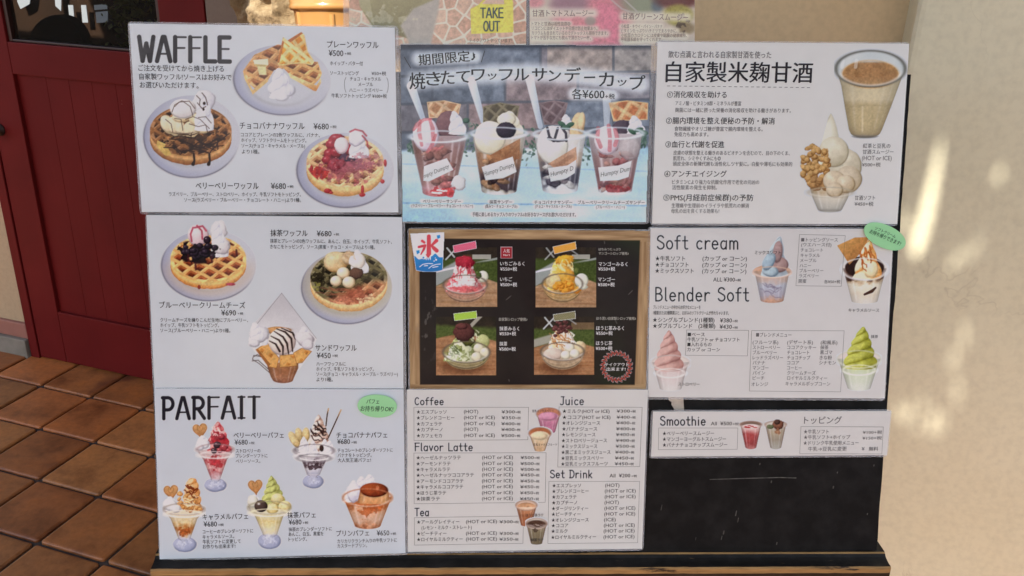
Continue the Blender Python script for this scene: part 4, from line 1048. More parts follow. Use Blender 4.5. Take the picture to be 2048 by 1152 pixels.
cv.drizzle(1290, 520, 190, 60, 12, 4, (156, 84, 58), 3, .2, .5)
cv.blob(1218, 322, 76, 66, (240, 216, 168), (170, 126, 72), wob=.22, seed=3, spec=.35)
cv.blob(1300, 300, 44, 40, (226, 200, 160), (160, 124, 84), wob=.3, seed=7); cv.whip(1370, 248, 385, 62, -22, 2); cv.blob(1350, 320, 50, 50, (242, 238, 232), (196, 182, 170), wob=.4, seed=6)
cv.drizzle(1310, 290, 44, 40, 6, 4, (190, 150, 110), 2, 1.0, .6)
cv.blob(1345, 395, 46, 34, (120, 86, 70), (64, 42, 36), wob=.4, seed=5, sc=12)
for x, y, r in ((1265, 392, 40), (1220, 442, 36), (1300, 450, 40)): cv.blob(x, y, r, r * .9, (250, 238, 214), (188, 152, 104), spec=.7)
cv.grain(6); card.pic("waffle_picture", cv, label="green tea waffle with white dumplings")
cv = Cv(Z2, 665, 505, 1125, 1095)
cv.put(cv.aa(cv.poly([(882, 517), (1098, 800), (1070, 880), (985, 1000), (800, 1000), (692, 850), (678, 815), (700, 720)])), mx((176, 172, 178), (206, 204, 208), np.clip((cv.Y - 520) / 300 + .5 * (fbm(cv.X, cv.Y, 80) - .5), 0, 1)))
for P in ([(882, 517), (700, 745)], [(882, 517), (1098, 800)]): cv.put(cv.aa(cv.line(P, 1.6)), (110, 108, 116), .7)
for P in ([(815, 1020), (740, 955), (700, 930), (708, 905), (760, 915)], [(815, 1005), (735, 935), (698, 940)], [(780, 925), (730, 900), (712, 912)]): cv.put(cv.aa(cv.line(P, 3)), (84, 74, 74), .8)
cv.fill([(950, 790, 985), (985, 795, 985), (1040, 815, 960), (1078, 838, 945)], [(0, (172, 116, 74)), (.4, (146, 92, 60)), (.8, (170, 112, 80)), (1, (120, 74, 56))], .3, 30, 2, (120, 76, 56), rnd=16)
cv.blob(860, 750, 80, 24, (206, 150, 90), (150, 96, 50), wob=.2)
for P, sd in (([(722, 870), (790, 825), (866, 922), (850, 985), (800, 975)], 3), ([(870, 905), (965, 898), (978, 970), (870, 980)], 6), ([(955, 890), (1010, 858), (1068, 880), (1010, 950), (975, 955)], 9)):
    cv.slab(P, .5, 62, (216, 156, 84), (184, 112, 46), (200, 132, 60), sd, .3); cv.put(ss(5, 0, np.abs(cv.poly(P))) * .6, (140, 80, 34))
cv.put(cv.aa(cv.poly([(722, 870), (735, 866), (812, 960), (800, 976)])), (156, 92, 40))
cv.blob(885, 818, 86, 84, (240, 228, 216), (170, 150, 146), wob=.06, seed=3)
for k, P in enumerate(([(850, 740), (905, 760), (942, 800), (950, 880)], [(835, 755), (890, 790), (915, 830), (925, 895)], [(815, 785), (865, 810), (890, 850), (890, 900)], [(805, 815), (845, 835), (870, 880)], [(880, 735), (950, 765), (968, 800)])): cv.put(cv.aa(cv.line(P, [3, 6, 7, 4][:len(P)] + [4] * (len(P) - 4))), (52, 30, 28))
cv.whip(738, 700, 835, 66, -26, 2); cv.blob(745, 775, 62, 48, (228, 226, 230), (164, 160, 170), wob=.4, seed=7); cv.whip(728, 705, 800, 46, -10, 9); cv.blob(712, 830, 36, 24, (226, 224, 228), (170, 166, 176), wob=.3)
cv.whip(1026, 725, 850, 60, -8, 4); cv.blob(1024, 800, 58, 48, (230, 226, 228), (160, 152, 160), wob=.45, seed=12); cv.blob(1044, 838, 36, 32, (226, 222, 226), (166, 158, 168), wob=.4, seed=3)
cv.grain(5); card.pic("waffle_cup_picture", cv)

# ---------------- 3: the parfait card
card = Card(Z3, [(308.8, 777), (807, 778.8), (811, 1106), (320, 1118)],
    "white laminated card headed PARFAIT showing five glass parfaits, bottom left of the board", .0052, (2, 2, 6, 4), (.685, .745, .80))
cv = Cv(Z3, 92, 66, 752, 232, step=.8); heading(cv, "PARFAIT", 112, 82, 735, 216, 11, (28, 26, 34), slope=-.01, gap=.17, thin=.5); card.pic("heading", cv)
for nm, x0, y, x1, pl, desc in (
  ("ベリーベリーパフェ", 567, 321, 888, (573, 366, 657), [("ストロベリーの", 581, 421, 738, 27), ("ブレンダーソフトに", 581, 453, 784, 27), ("ベリーソース。", 581, 487, 738, 27)]),
  ("チョコバナナパフェ", 1225, 320, 1550, (1230, 362, 1312), [("チョコレートのブレンダーソフトに", 1233, 417, 1585, 27), ("バナナをトッピング。", 1233, 449, 1450, 27), ("大人気王道パフェ!", 1233, 481, 1446, 27)]),
  ("キャラメルパフェ", 368, 842, 660, (375, 890, 460), [("コーヒーのブレンダーソフトに", 369, 936, 692, 27), ("キャラメルソース。", 369, 970, 570, 27), ("牛乳ソフトに変更して", 369, 1002, 612, 27), ("お作りも出来ます!", 369, 1033, 578, 27)]),
  ("抹茶パフェ", 911, 832, 1092, (919, 877, 1001), [("抹茶のブレンダーソフトに", 919, 922, 1196, 27), ("あんこ、白玉、黒蜜を", 919, 953, 1142, 27), ("トッピング。", 919, 987, 1036, 27)]),
  ("プリンパフェ", 1225, 948, 1434, (1483, 947, 1563), [("カリカリクランチ入りの牛乳ソフトに", 1231, 996, 1612, 27), ("カスタードプリン。", 1231, 1028, 1420, 27)])):
    card.text("dish_name", [(nm, x0, y, x1, 40)], bold=.008)
    card.text("price", [("¥" + ("650" if "プリン" in nm else "680"), pl[0], pl[1], pl[2], 32), ("+税", pl[2] + 8, pl[1] + 5, pl[2] + 44, 17)], bold=.014)
    card.text("description", desc)
GB = (150, 156, 188); GB2 = (116, 126, 166)
def parfait(cv, cx, yr, rl, rr, yb, bl, br, base, cols, sd):
    bx, by, brx, bry = base
    cv.blob(bx, by, brx, bry, (178, 182, 206), (128, 136, 172), wob=.12, sc=40, seed=sd, l=(-.3, -.5))
    cv.fill([(yb, bl - 4, br + 4), (yb + 15, (bl + bx) / 2, (br + bx) / 2), (by - bry * .5, bx - brx * .5, bx + brx * .5)], [(0, (186, 182, 196)), (1, (160, 164, 190))], .1, 20, sd, (120, 120, 150))
    cv.patch(bx, by - 5, brx * .8, bry * .7, (196, 198, 216), .55, 24, sd, .5)
    H = yb - yr
    cv.fill([(yr, rl, rr), (yr + .17 * H, rl + .05 * (rr - rl), rr - .05 * (rr - rl)), (yr + .36 * H, rl + .17 * (rr - rl), rr - .17 * (rr - rl)), (yb, bl, br)], cols, .35, 22, sd, (130, 118, 124))
def heart(cv, cx, cy, s, rot):
    P = []
    for t in np.linspace(0, 2 * math.pi, 40, endpoint=False):
        x = 16 * math.sin(t) ** 3 / 16; y = -(13 * math.cos(t) - 5 * math.cos(2 * t) - 2 * math.cos(3 * t) - math.cos(4 * t)) / 14.5
        y = y * 1.0 + .15; x *= .95 - .05 * y
        P.append((cx + s * (x * math.cos(rot) - y * math.sin(rot)), cy + s * (x * math.sin(rot) + y * math.cos(rot))))
    d = cv.poly(P) + 3; u, v = cv.uv(cx, cy, s, s, rot)
    cv.put(cv.aa(d), mx((214, 162, 104), (178, 118, 66), np.clip(.5 + .4 * v + .5 * (fbm(cv.X, cv.Y, 14) - .5), 0, 1)))
    cv.put(np.exp(-((d - 3) / 4) ** 2) * cv.aa(d), (150, 92, 48), .5); r = np.hypot(u, v * .9 + .1); cv.put(np.exp(-((r - .38) / .06) ** 2) * cv.aa(d), (160, 100, 50), .5)
# berry parfait
cv = Cv(Z3, 298, 228, 575, 690)
parfait(cv, 450, 405, 334, 565, 605, 424, 480, (450, 640, 71, 44), [(0, (206, 186, 186)), (.3, (204, 160, 158)), (.45, (190, 74, 78)), (.6, (214, 160, 156)), (.75, (186, 104, 108)), (1, (200, 176, 184))], 3)
cv.patch(450, 500, 60, 70, (170, 40, 48), .62, 26, 4, .8, cv.aa(cv.poly([(375, 440), (520, 440), (478, 590), (426, 590)])))
heart(cv, 352, 282, 46, -.15)
cv.swirl(472, 234, 420, 86, 4.4, (226, 150, 146), (146, 28, 40), -6, .4, .1, .62, 5, .5, mid=(190, 62, 70))
cv.patch(470, 340, 80, 90, (160, 24, 38), .58, 30, 8, .8, cv.aa(cv.poly([(466, 234), (560, 400), (380, 400)]))); cv.drizzle(470, 310, 50, 60, 6, 4, (236, 206, 200), 3, .5, .7)
cv.whip(372, 322, 405, 52, -6, 3); cv.blob(372, 378, 42, 32, (236, 234, 236), (176, 172, 182), wob=.3, seed=2); cv.blob(350, 400, 26, 20, (230, 228, 232), (176, 172, 184), wob=.3)
for x, y, r, c in ((488, 330, 22, 0), (462, 384, 25, 1), (442, 420, 20, 1), (505, 400, 27, 0), (478, 418, 18, 0), (535, 420, 18, 0)): cv.blob(x, y, r, r * .9, ((92, 60, 70), (190, 70, 78))[c == 0], ((24, 14, 24), (110, 20, 34))[c == 0], wob=.2, spec=.5, seed=x)
cv.rim(450, 412, 116, 34, 1.2, (160, 130, 132), op=.6); cv.rim(452, 448, 100, 22, 1.2, (226, 214, 214), op=.7)
cv.grain(5); card.pic("parfait_picture", cv, label="red berry parfait with a heart biscuit")
# choco banana parfait
cv = Cv(Z3, 910, 142, 1270, 670)
for P, c in (([(1158, 262), (1166, 190), (1174, 152)], 0), ([(1172, 340), (1220, 235), (1254, 160)], 0)):
    cv.put(cv.aa(cv.line(P, 4)), (58, 36, 30)); cv.put(cv.aa(cv.line([P[1], P[2]], 4)) * ss(P[1][1], P[2][1], cv.Y), (206, 168, 118))
parfait(cv, 1080, 410, 955, 1208, 570, 1036, 1120, (1076, 617, 67, 44), [(0, (190, 186, 192)), (.3, (196, 190, 196)), (.45, (150, 140, 150)), (.6, (84, 64, 72)), (.75, (200, 196, 204)), (1, (170, 172, 192))], 8)
cv.patch(1080, 515, 60, 40, (52, 32, 38), .6, 24, 3, .8, cv.aa(cv.poly([(1015, 470), (1150, 470), (1125, 560), (1035, 560)])))
for x, y, rt in ((948, 340, .5), (985, 320, .2), (1030, 318, 0), (965, 365, .7)): cv.blob(x, y, 24, 46, (226, 202, 146), (172, 136, 76), -rt, .1, seed=x)
cv.swirl(1115, 190, 415, 84, 5.0, (226, 212, 202), (62, 38, 34), -4, .4, .1, .66, 4, .5, mid=(176, 140, 122)); cv.drizzle(1110, 300, 50, 70, 12, 4.5, (52, 30, 28), 5, .6)
for x, y, rt in ((1025, 400, .3), (1075, 410, 0), (1015, 385, .5), (1150, 400, -.3), (1180, 410, -.4)): cv.whip(x, y - 55, y + 40, 36, 0, x)
cv.blob(1130, 405, 14, 22, (70, 44, 38), (30, 16, 16))
cv.rim(1081, 420, 126, 40, 1.2, (120, 110, 116), op=.7); cv.rim(1082, 455, 110, 28, 1.2, (228, 222, 226), op=.8); cv.rim(1082, 468, 104, 26, 1.2, (90, 84, 92), op=.5)
cv.grain(5); card.pic("parfait_picture", cv, label="chocolate banana parfait with two biscuit sticks")
# caramel parfait
cv = Cv(Z3, 112, 590, 388, 1078)
parfait(cv, 248, 785, 119, 380, 982, 214, 290, (255, 1020, 75, 50), [(0, (214, 200, 184)), (.25, (220, 200, 168)), (.5, (216, 186, 132)), (.72, (184, 110, 50)), (.85, (206, 170, 130)), (1, (196, 190, 200))], 13)
cv.patch(250, 935, 40, 36, (160, 76, 30), .5, 16, 4, .8); heart(cv, 166, 676, 46, -.12)
cv.swirl(300, 596, 800, 66, 4.4, (232, 190, 140), (140, 62, 22), 2, .4, .1, .3, 4, .6, mid=(206, 136, 70))
rg = np.random.RandomState(4)
for k in range(34):
    y = rg.uniform(690, 805); x = rg.uniform(212, 320 if y < 760 else 360); cv.blob(x, y, rg.uniform(10, 18), rg.uniform(9, 15), (230, 178, 104), (150, 76, 26), rg.uniform(0, 3), .4, .3, seed=k)
cv.drizzle(300, 680, 50, 60, 9, 4, (120, 46, 16), 3, .3); cv.drizzle(290, 740, 60, 50, 6, 4, (246, 226, 190), 8, .4, .7)
cv.whip(172, 712, 800, 52, -14, 3); cv.blob(160, 765, 44, 40, (232, 232, 232), (180, 178, 184), wob=.35, seed=4); cv.blob(195, 790, 40, 26, (228, 226, 226), (180, 174, 178), wob=.35, seed=8)
cv.rim(249, 795, 130, 36, 1.2, (150, 134, 122), op=.6); cv.rim(250, 825, 112, 22, 1.2, (236, 224, 206), op=.8)
cv.grain(5); card.pic("parfait_picture", cv, label="caramel popcorn parfait with a heart biscuit")
# green tea parfait
cv = Cv(Z3, 650, 575, 940, 1058)
parfait(cv, 795, 775, 658, 931, 958, 756, 845, (797, 997, 73, 52), [(0, (206, 200, 180)), (.25, (214, 204, 168)), (.5, (210, 190, 124)), (.75, (224, 208, 160)), (1, (204, 200, 196))], 23)
heart(cv, 706, 642, 46, -.1)
cv.swirl(822, 580, 760, 84, 4.8, (196, 200, 116), (104, 106, 38), -14, .45, .14, .7, 6, .4)
cv.whip(700, 700, 770, 46, 0, 3); cv.blob(690, 745, 34, 40, (226, 224, 214), (180, 176, 160), wob=.3)
for x, y, r in ((848, 730, 42), (895, 775, 40), (815, 790, 40)): cv.blob(x, y, r, r * .86, (240, 228, 172), (180, 154, 80), wob=.08, spec=.3)
cv.blob(742, 775, 42, 38, (96, 76, 68), (34, 22, 20), spec=.9)
cv.rim(795, 785, 136, 40, 1.2, (150, 140, 110), op=.6); cv.rim(796, 818, 118, 24, 1.2, (232, 224, 190), op=.8)
cv.grain(5); card.pic("parfait_picture", cv, label="green tea parfait with a dark bean paste ball")
# pudding parfait
cv = Cv(Z3, 1258, 568, 1590, 930)
cv.put(cv.aa(cv.ell(1424, 712, 156, 70)), (214, 206, 206))
cv.fill([(715, 1268, 1581), (760, 1285, 1562), (880, 1335, 1515), (922, 1350, 1500)], [(0, (196, 150, 112)), (.25, (188, 96, 44)), (.4, (214, 160, 124)), (.7, (206, 164, 138)), (.9, (190, 128, 92)), (1, (150, 90, 60))], .4, 30, 4, (150, 84, 46), rnd=20)
cv.patch(1430, 800, 120, 60, (180, 82, 34), .6, 40, 6, .7, cv.aa(cv.poly([(1285, 745), (1565, 745), (1500, 910), (1350, 910)])))
cv.whip(1440, 572, 650, 44, -4, 4); cv.whip(1385, 585, 670, 46, 0, 6); cv.whip(1330, 610, 720, 46, 6, 7); cv.whip(1305, 655, 745, 42, 6, 5); cv.blob(1340, 690, 50, 60, (232, 230, 236), (164, 158, 178), wob=.35, seed=5)
cv.fill([(660, 1380, 1552), (700, 1372, 1562), (762, 1358, 1562)], [(0, (204, 140, 84)), (.5, (220, 160, 104)), (1, (206, 140, 88))], .2, 40, 3, (150, 80, 40), streak=.4, rnd=10)
cv.blob(1466, 672, 90, 46, (170, 76, 34), (86, 26, 12), wob=.05); cv.put(cv.aa(cv.ell(1488, 658, 10, 16)), (206, 130, 90), .6)
cv.rim(1424, 722, 156, 58, 1.3, (176, 110, 72), op=.7); cv.grain(5); card.pic("parfait_picture", cv, label="pudding parfait in a tapered glass")

# ---------------- 4: the sundae poster
card = Card(Z4, [(801, 89), (1302, 92), (1290.5, 444), (806, 442.6)],
    "glossy photo poster of four waffle sundae cups before a brick wall, top centre", .0045, (3, 2, 8, 4), (.5, .55, .6), gloss=.42)
cv = Cv(Z4, 33, 86, 1512, 1134, bg=(150, 150, 152), step=1.0)
X, Y = cv.X, cv.Y
inside = cv.aa(cv.poly([(34, 87), (1512, 96), (1479, 1134), (49, 1130)])) 
row = np.floor((Y - 110 + .02 * X) / 165); off = (row % 2) * 210
bu = (X + off) / 430; bid = np.floor(bu); fx = np.abs(bu - np.round(bu)) * 430; fy = np.abs((Y - 110 + .02 * X) / 165 - np.round((Y - 110 + .02 * X) / 165)) * 165
tone = _h(bid + 40, row + 10, 3); t2 = _h(bid + 11, row + 3, 8)
brick = mx((128, 134, 142), (166, 140, 132), (tone > .45) * (.4 + .6 * t2)); brick = mx(brick, (196, 174, 150), ((tone > .2) & (X > 900) & (Y < 260)) * .55)
brick = brick * (.66 + .52 * fbm(X, Y, 46, 5, 2))[..., None]
brick = mx(brick, (96, 98, 102), ss(12, 4, np.minimum(fx, fy)) * .75); brick = mx(brick, (82, 84, 88), ss(520, 300, X + (Y - 300) * .3) * .35)
cv.c[:] = brick
tab = ss(690, 715, Y + .02 * (X - 700) + 6 * np.sin(X / 40))
tb = mx((158, 190, 214), (204, 216, 226), np.clip(fbm(X, Y * 2.2, 260, 3, 8) * 1.5 - .25, 0, 1))
tb = mx(tb, (112, 152, 184), np.exp(-((Y - 1022 - .01 * X) / 5) ** 2) * .8); tb = mx(tb, (126, 160, 190), np.exp(-((Y - 790 - .03 * X) / 4) ** 2) * .5); tb = mx(tb, (120, 170, 206), ss(600, 0, X) * ss(850, 1100, Y) * .5)
cv.c[:] = mx(cv.c, tb, tab)
rg = np.random.RandomState(8)
for cx, cy, rx, ry in ((440, 640, 70, 110), (780, 680, 60, 120), (1110, 690, 60, 120), (120, 690, 50, 40), (1450, 640, 40, 60)):
    for k in range(60):
        a, r = rg.uniform(0, 6.28), rg.uniform(0, 1) ** .6
        cv.put(cv.aa(cv.ell(cx + rx * r * math.cos(a), cy + ry * r * math.sin(a), rg.uniform(7, 15), rg.uniform(4, 8), rg.uniform(0, 3))), mx((70, 92, 74), (128, 146, 126), rg.uniform(0, 1) * np.ones_like(X)), .8)
def cupglass(cx, w, yr, yb, wb, cols, sd):
    return cv.fill([(yr, cx - w, cx + w), (yr + 60, cx - w + 10, cx + w - 10), (yb - 60, cx - wb - 8, cx + wb + 8), (yb, cx - wb, cx + wb)], cols, .30, 55, sd, (168, 160, 158), .92, .9, rnd=26)
def layers(cx, w, y0, y1, sd, cols):
    rg = np.random.RandomState(sd)
    for k in range(26):
        y = rg.uniform(y0, y1); x = cx + rg.uniform(-.8, .8) * w * (1 - .35 * (y - 600) / 380); c = cols[rg.randint(len(cols))]
        cv.blob(x, y, rg.uniform(18, 46), rg.uniform(10, 26), np.minimum(np.array(c) * 1.18, 245), np.array(c) * .66, rg.uniform(-.8, .8), .5, 0, 22, seed=k + sd, op=.62)
SP = (206, 212, 216)
for P in ([(95, 330), (165, 525)], [(452, 300), (520, 540)], [(795, 285), (858, 570)], [(1252, 400), (1250, 560)]):
    cv.put(cv.aa(cv.line(P, [26, 15])), mx((224, 228, 230), (180, 188, 196), np.clip((X - P[0][0]) / 60, 0, 1)), .9 if P[0][0] < 1200 else .5)
BR = (168, 122, 96)
# cup 1
cv.slab([(188, 425), (290, 415), (390, 438), (372, 520), (200, 520)], .6, 70, (206, 172, 132), (176, 128, 88), (190, 148, 108), 2, .12)
cv.blob(318, 560, 78, 82, (150, 112, 108), (88, 58, 58), wob=.2, seed=4); cv.whip(370, 478, 610, 58, -24, 3); cv.blob(420, 535, 20, 16, (96, 120, 96), (60, 84, 66))
cupglass(258, 165, 625, 985, 92, [(0, (176, 152, 148)), (.15, (164, 122, 112)), (.35, (150, 104, 88)), (.6, (166, 124, 106)), (.8, (178, 130, 118)), (.92, (200, 150, 148)), (1, (196, 110, 104))], 4)
layers(258, 120, 700, 930, 3, [(150, 100, 84), (112, 72, 62), (176, 128, 104), (196, 110, 104)])
cv.blob(182, 618, 76, 96, (240, 230, 230), (186, 166, 172), wob=.1, seed=3)
for P in ([(150, 535), (142, 600), (158, 680)], [(205, 530), (222, 580), (225, 660)], [(110, 590), (130, 560), (170, 530), (215, 525)], [(240, 620), (215, 690), (190, 720)]): cv.put(cv.aa(cv.line(P, [8, 13, 9, 7][:len(P)])), (196, 104, 102), .65)
cv.blob(375, 905, 42, 46, (220, 220, 218), (176, 170, 166), wob=.4); cv.patch(290, 955, 80, 36, (190, 66, 62), .45, 30, 4, .8); cv.drizzle(280, 960, 60, 20, 3, 6, (236, 226, 222), 2, .2)
# cup 2
cv.slab([(520, 452), (620, 428), (735, 448), (720, 540), (520, 560)], .7, 60, (134, 122, 92), (96, 84, 60), (112, 100, 74), 3, .12)
cv.whip(690, 478, 620, 78, -14, 6, (238, 230, 206), (188, 176, 148)); cv.blob(660, 530, 56, 44, (238, 230, 206), (190, 176, 146), wob=.3)
cupglass(615, 158, 612, 975, 100, [(0, (206, 198, 180)), (.2, (206, 186, 158)), (.38, (176, 130, 88)), (.55, (160, 110, 74)), (.7, (96, 72, 66)), (.85, (72, 54, 52)), (.93, (190, 180, 160)), (1, (214, 214, 214))], 7)
layers(615, 120, 690, 930, 5, [(176, 122, 74), (120, 78, 52), (60, 42, 40), (196, 150, 100)])
cv.blob(560, 636, 92, 100, (240, 232, 210), (196, 182, 150), wob=.1, seed=8); cv.blob(656, 592, 58, 48, (78, 62, 70), (40, 28, 36), wob=.1, seed=3, sc=12)
cv.put(cv.aa(cv.poly([(560, 740), (740, 640), (735, 760), (600, 800)])), mx((178, 128, 84), (150, 98, 60), fbm(X, Y, 40)), .85)
# cup 3
cv.slab([(852, 430), (940, 415), (1022, 430), (990, 560), (880, 560)], .6, 60, (140, 120, 116), (116, 94, 90), (126, 106, 102), 3, .1)
cv.blob(1075, 580, 40, 95, (232, 200, 150), (186, 146, 96), .15, .08); cv.blob(1100, 545, 22, 60, (236, 210, 162), (200, 160, 110), .12)
cupglass(975, 152, 615, 970, 100, [(0, (214, 212, 208)), (.25, (222, 216, 206)), (.4, (200, 170, 140)), (.6, (92, 84, 88)), (.78, (80, 72, 78)), (.86, (206, 206, 204)), (1, (216, 222, 226))], 9)
layers(975, 112, 720, 920, 7, [(190, 146, 104), (66, 56, 62), (96, 82, 84), (214, 206, 196)])
cv.blob(930, 680, 92, 112, (240, 236, 226), (196, 188, 172), wob=.12, seed=9); cv.blob(955, 615, 76, 48, (242, 240, 234), (206, 200, 190)); 
cv.put(cv.aa(cv.poly([(905, 790), (1070, 690), (1075, 780), (960, 830)])), (190, 140, 104), .8)
for P in ([(900, 578), (912, 630), (935, 655)], [(940, 655), (962, 580)], [(985, 575), (1010, 610), (1012, 655)], [(905, 640), (960, 655), (1005, 650)]): cv.put(cv.aa(cv.line(P, 8)), (70, 62, 66), .9)
cv.whip(1012, 498, 560, 38, -4, 3)
for x, y, rt in ((985, 555, .5), (1035, 560, -.4), (1010, 575, 0)): cv.blob(x, y, 26, 14, (92, 118, 92), (58, 84, 64), rt)
# cup 4
cv.slab([(1262, 430), (1370, 415), (1496, 430), (1492, 530), (1290, 540)], .55, 74, (214, 176, 126), (190, 120, 76), (206, 150, 100), 4, .14)
cv.blob(1345, 600, 66, 70, (104, 88, 92), (60, 46, 52), wob=.25); cv.whip(1425, 505, 610, 60, -14, 8)
cupglass(1300, 160, 612, 975, 96, [(0, (200, 186, 184)), (.25, (180, 160, 156)), (.45, (166, 128, 116)), (.65, (150, 108, 100)), (.85, (160, 100, 92)), (.92, (214, 206, 202)), (1, (216, 222, 226))], 12)
layers(1300, 118, 700, 940, 9, [(150, 100, 90), (110, 78, 76), (178, 132, 112), (160, 84, 80)])
cv.blob(1252, 650, 74, 86, (238, 226, 226), (186, 164, 168), wob=.1)
for P in ([(1200, 580), (1196, 640), (1215, 690)], [(1262, 565), (1270, 640), (1268, 710)], [(1300, 585), (1312, 640), (1300, 680)]): cv.put(cv.aa(cv.line(P, 12)), (190, 104, 104), .65)
cv.blob(1390, 700, 60, 70, (206, 196, 190), (150, 136, 132), wob=.3, op=.7); cv.patch(1300, 935, 90, 24, (150, 60, 58), .45, 30, 4, .8)
for x, y, rt in ((1400, 600, .6), (1440, 590, -.3), (1470, 605, .3)): cv.blob(x, y, 28, 13, (90, 116, 88), (58, 82, 60), rt)
for cx, w, yr in ((258, 165, 630), (615, 160, 610), (975, 154, 615), (1300, 162, 610)): cv.rim(cx, yr, w, 34, 1.6, (196, 202, 206), op=.8)
for P in ([(170, 805), (306, 757), (345, 826), (200, 895), (168, 890)], [(512, 810), (695, 748), (718, 838), (640, 875), (535, 888)], [(903, 816), (1020, 800), (1072, 765), (1062, 845), (1010, 878), (920, 896)], [(1200, 812), (1320, 800), (1398, 772), (1380, 868), (1320, 888), (1212, 892)]):
    cv.put(cv.aa(cv.poly(P)), mx((222, 230, 234), (196, 208, 216), np.clip((Y - 760) / 140, 0, 1)))
# pale glow printed behind the lettering
glow = np.zeros_like(X)
for P, w in (([(140, 170), (470, 160)], 46), ([(120, 300), (420, 270), (760, 250), (1080, 270), (1300, 300), (1450, 320)], 62), ([(1060, 378), (1285, 385)], 44), ([(160, 1012), (390, 1015)], 16), ([(100, 1040), (455, 1040)], 16), ([(560, 1016), (690, 1018)], 16), ([(535, 1042), (720, 1042)], 16), ([(825, 1018), (1045, 1020)], 16), ([(830, 1042), (1040, 1044)], 16), ([(1080, 1018), (1470, 1020)], 16), ([(1190, 1046), (1355, 1046)], 16), ([(460, 1088), (1065, 1092)], 16)):
    glow = np.maximum(glow, ss(-w * .75, w * .25, cv.line(P, w * .6)))
cv.put(glow, (226, 230, 232), .72)
cv.put(ss(40, 0, Y - 90) * .6, (40, 46, 52)); cv.grain(5, 5)
cv.c = np.clip(134 + (cv.c - 134) * 1.16 + np.array([-8., -3., 5.]), 12, 245)
cv.a = inside; card.pic("sundae_photo", cv)
D4 = print_mat("print_ink", tuple(float(v) for v in ink((58, 60, 62))))
ti = "焼きたてワッフルサンデーカップ"
xs4 = [(85, 178, 300, 100), (183, 272, 287, 88), (272, 350, 280, 88), (362, 442, 274, 84), (452, 530, 262, 84), (548, 600, 268, 52), (615, 695, 262, 84), (704, 792, 262, 84), (810, 898, 262, 84), (908, 980, 268, 78), (1003, 1098, 265, 84), (1110, 1188, 280, 84), (1205, 1292, 292, 92), (1315, 1368, 305, 52), (1388, 1478, 312, 92)]
for c, (a, b, y, h) in zip(ti, xs4): pass
card.text("title", [(c, a, y, b, h) for c, (a, b, y, h) in zip(ti, xs4)], D4, .012, rot=-.02, off=.0012)
card.text("title", [("期間限定♪", 140, 164, 475, 66)], D4, .012, rot=-.09, off=.0012)
card.frame("slash_mark", [(54, 158), (94, 226)], 1.6, D4, closed=False); card.frame("slash_mark", [(530, 122), (510, 190)], 1.6, D4, closed=False)
card.text("price", [("各¥600", 1045, 378, 1237, 62), ("+税", 1242, 392, 1298, 32)], D4, .006, off=.0012)
for ls in ([("ベリーベリーサンデー", 165, 1012, 390, 24), ("(ラズベリー・ブルーベリー・チョコレート・ハニー)", 98, 1038, 460, 22)], [("抹茶サンデー", 558, 1016, 692, 24), ("(黒みつ・チョコ・メープル)", 533, 1041, 722, 22)], [("チョコバナナサンデー", 823, 1018, 1047, 24), ("(チョコ・キャラメル・メープル)", 828, 1041, 1042, 22)], [("ブルーベリークリームチーズサンデー", 1080, 1019, 1475, 24), ("(ブルーベリー・ハニー)", 1188, 1045, 1357, 22)]):
    card.text("dish_name", ls, D4, .008, off=.0012)
card.text("footnote", [("手軽に楽しめるカップ入りのワッフル♪お好きなソースがお選びいただけます。", 458, 1090, 1068, 26)], D4, .006, off=.0012)
DG = print_mat("print_ink_grey", tuple(float(v) for v in ink((110, 112, 114))))
card.text("cup_label", [("mpty Dumpty", 170, 832, 318, 24)], DG, 0, rot=-.42, shear=.25, off=.0012)
card.text("cup_label", [("Humpty Dumpty", 524, 822, 706, 26)], DG, 0, rot=-.33, shear=.25, off=.0012)
card.text("cup_label", [("Humpty D", 920, 834, 1054, 26)], DG, 0, rot=-.30, shear=.25, off=.0012)
card.text("cup_label", [("Humpty Dum", 1216, 836, 1392, 26)], DG, 0, rot=-.22, shear=.25, off=.0012)

# ---------------- 5: the shaved ice card
card = Card(Z5, [(819, 459), (1299.6, 463), (1291, 778), (820.7, 778)],
    "dark chalkboard style card with a wood border and four shaved ice photos, board centre", .0030, (4, 4, 4, 4), (.42, .31, .20), gloss=.1)
cv = Cv(Z5, 58, 58, 1650, 1116, bg=(168, 140, 108), step=1.1)
X, Y = cv.X, cv.Y
blk = cv.aa(cv.poly([(128, 122), (1580, 135), (1545, 1085), (132, 1083)]))
hz = (Y < 128 + .01 * X) | (Y > 1082)
gr = np.where(hz, fbm(X, Y * 14, 260, 4, 3), fbm(X * 14, Y, 260, 4, 4)); kn = np.where(hz, fbm(X * .5, Y * 5, 60, 3, 5), fbm(X * 5, Y * .5, 60, 3, 6))
cv.c = mx((178, 150, 114), (122, 94, 66), np.clip(gr * 1.5 - .2 + .25 * (kn - .5), 0, 1))
cv.put(cv.aa(3 - np.abs(cv.poly([(128, 122), (1580, 135), (1545, 1085), (132, 1083)]))), (92, 70, 48), .6)
bk = mx((28, 23, 23), (42, 34, 33), fbm(X, Y, 180, 4, 2)); bk = mx(bk, (38, 50, 30), ss(.45, .75, fbm(X, Y, 420, 2, 19)) * ss(1150, 1450, X) * .7)
cv.put(blk, bk)
chalk = ss(.62, .72, fbm(X * 1.5, Y * .8, 36, 4, 7)) * ss(110, 10, np.abs(X - 180)) * ss(300, 60, np.abs(Y - 700)); cv.put(chalk, (120, 116, 110), .45)
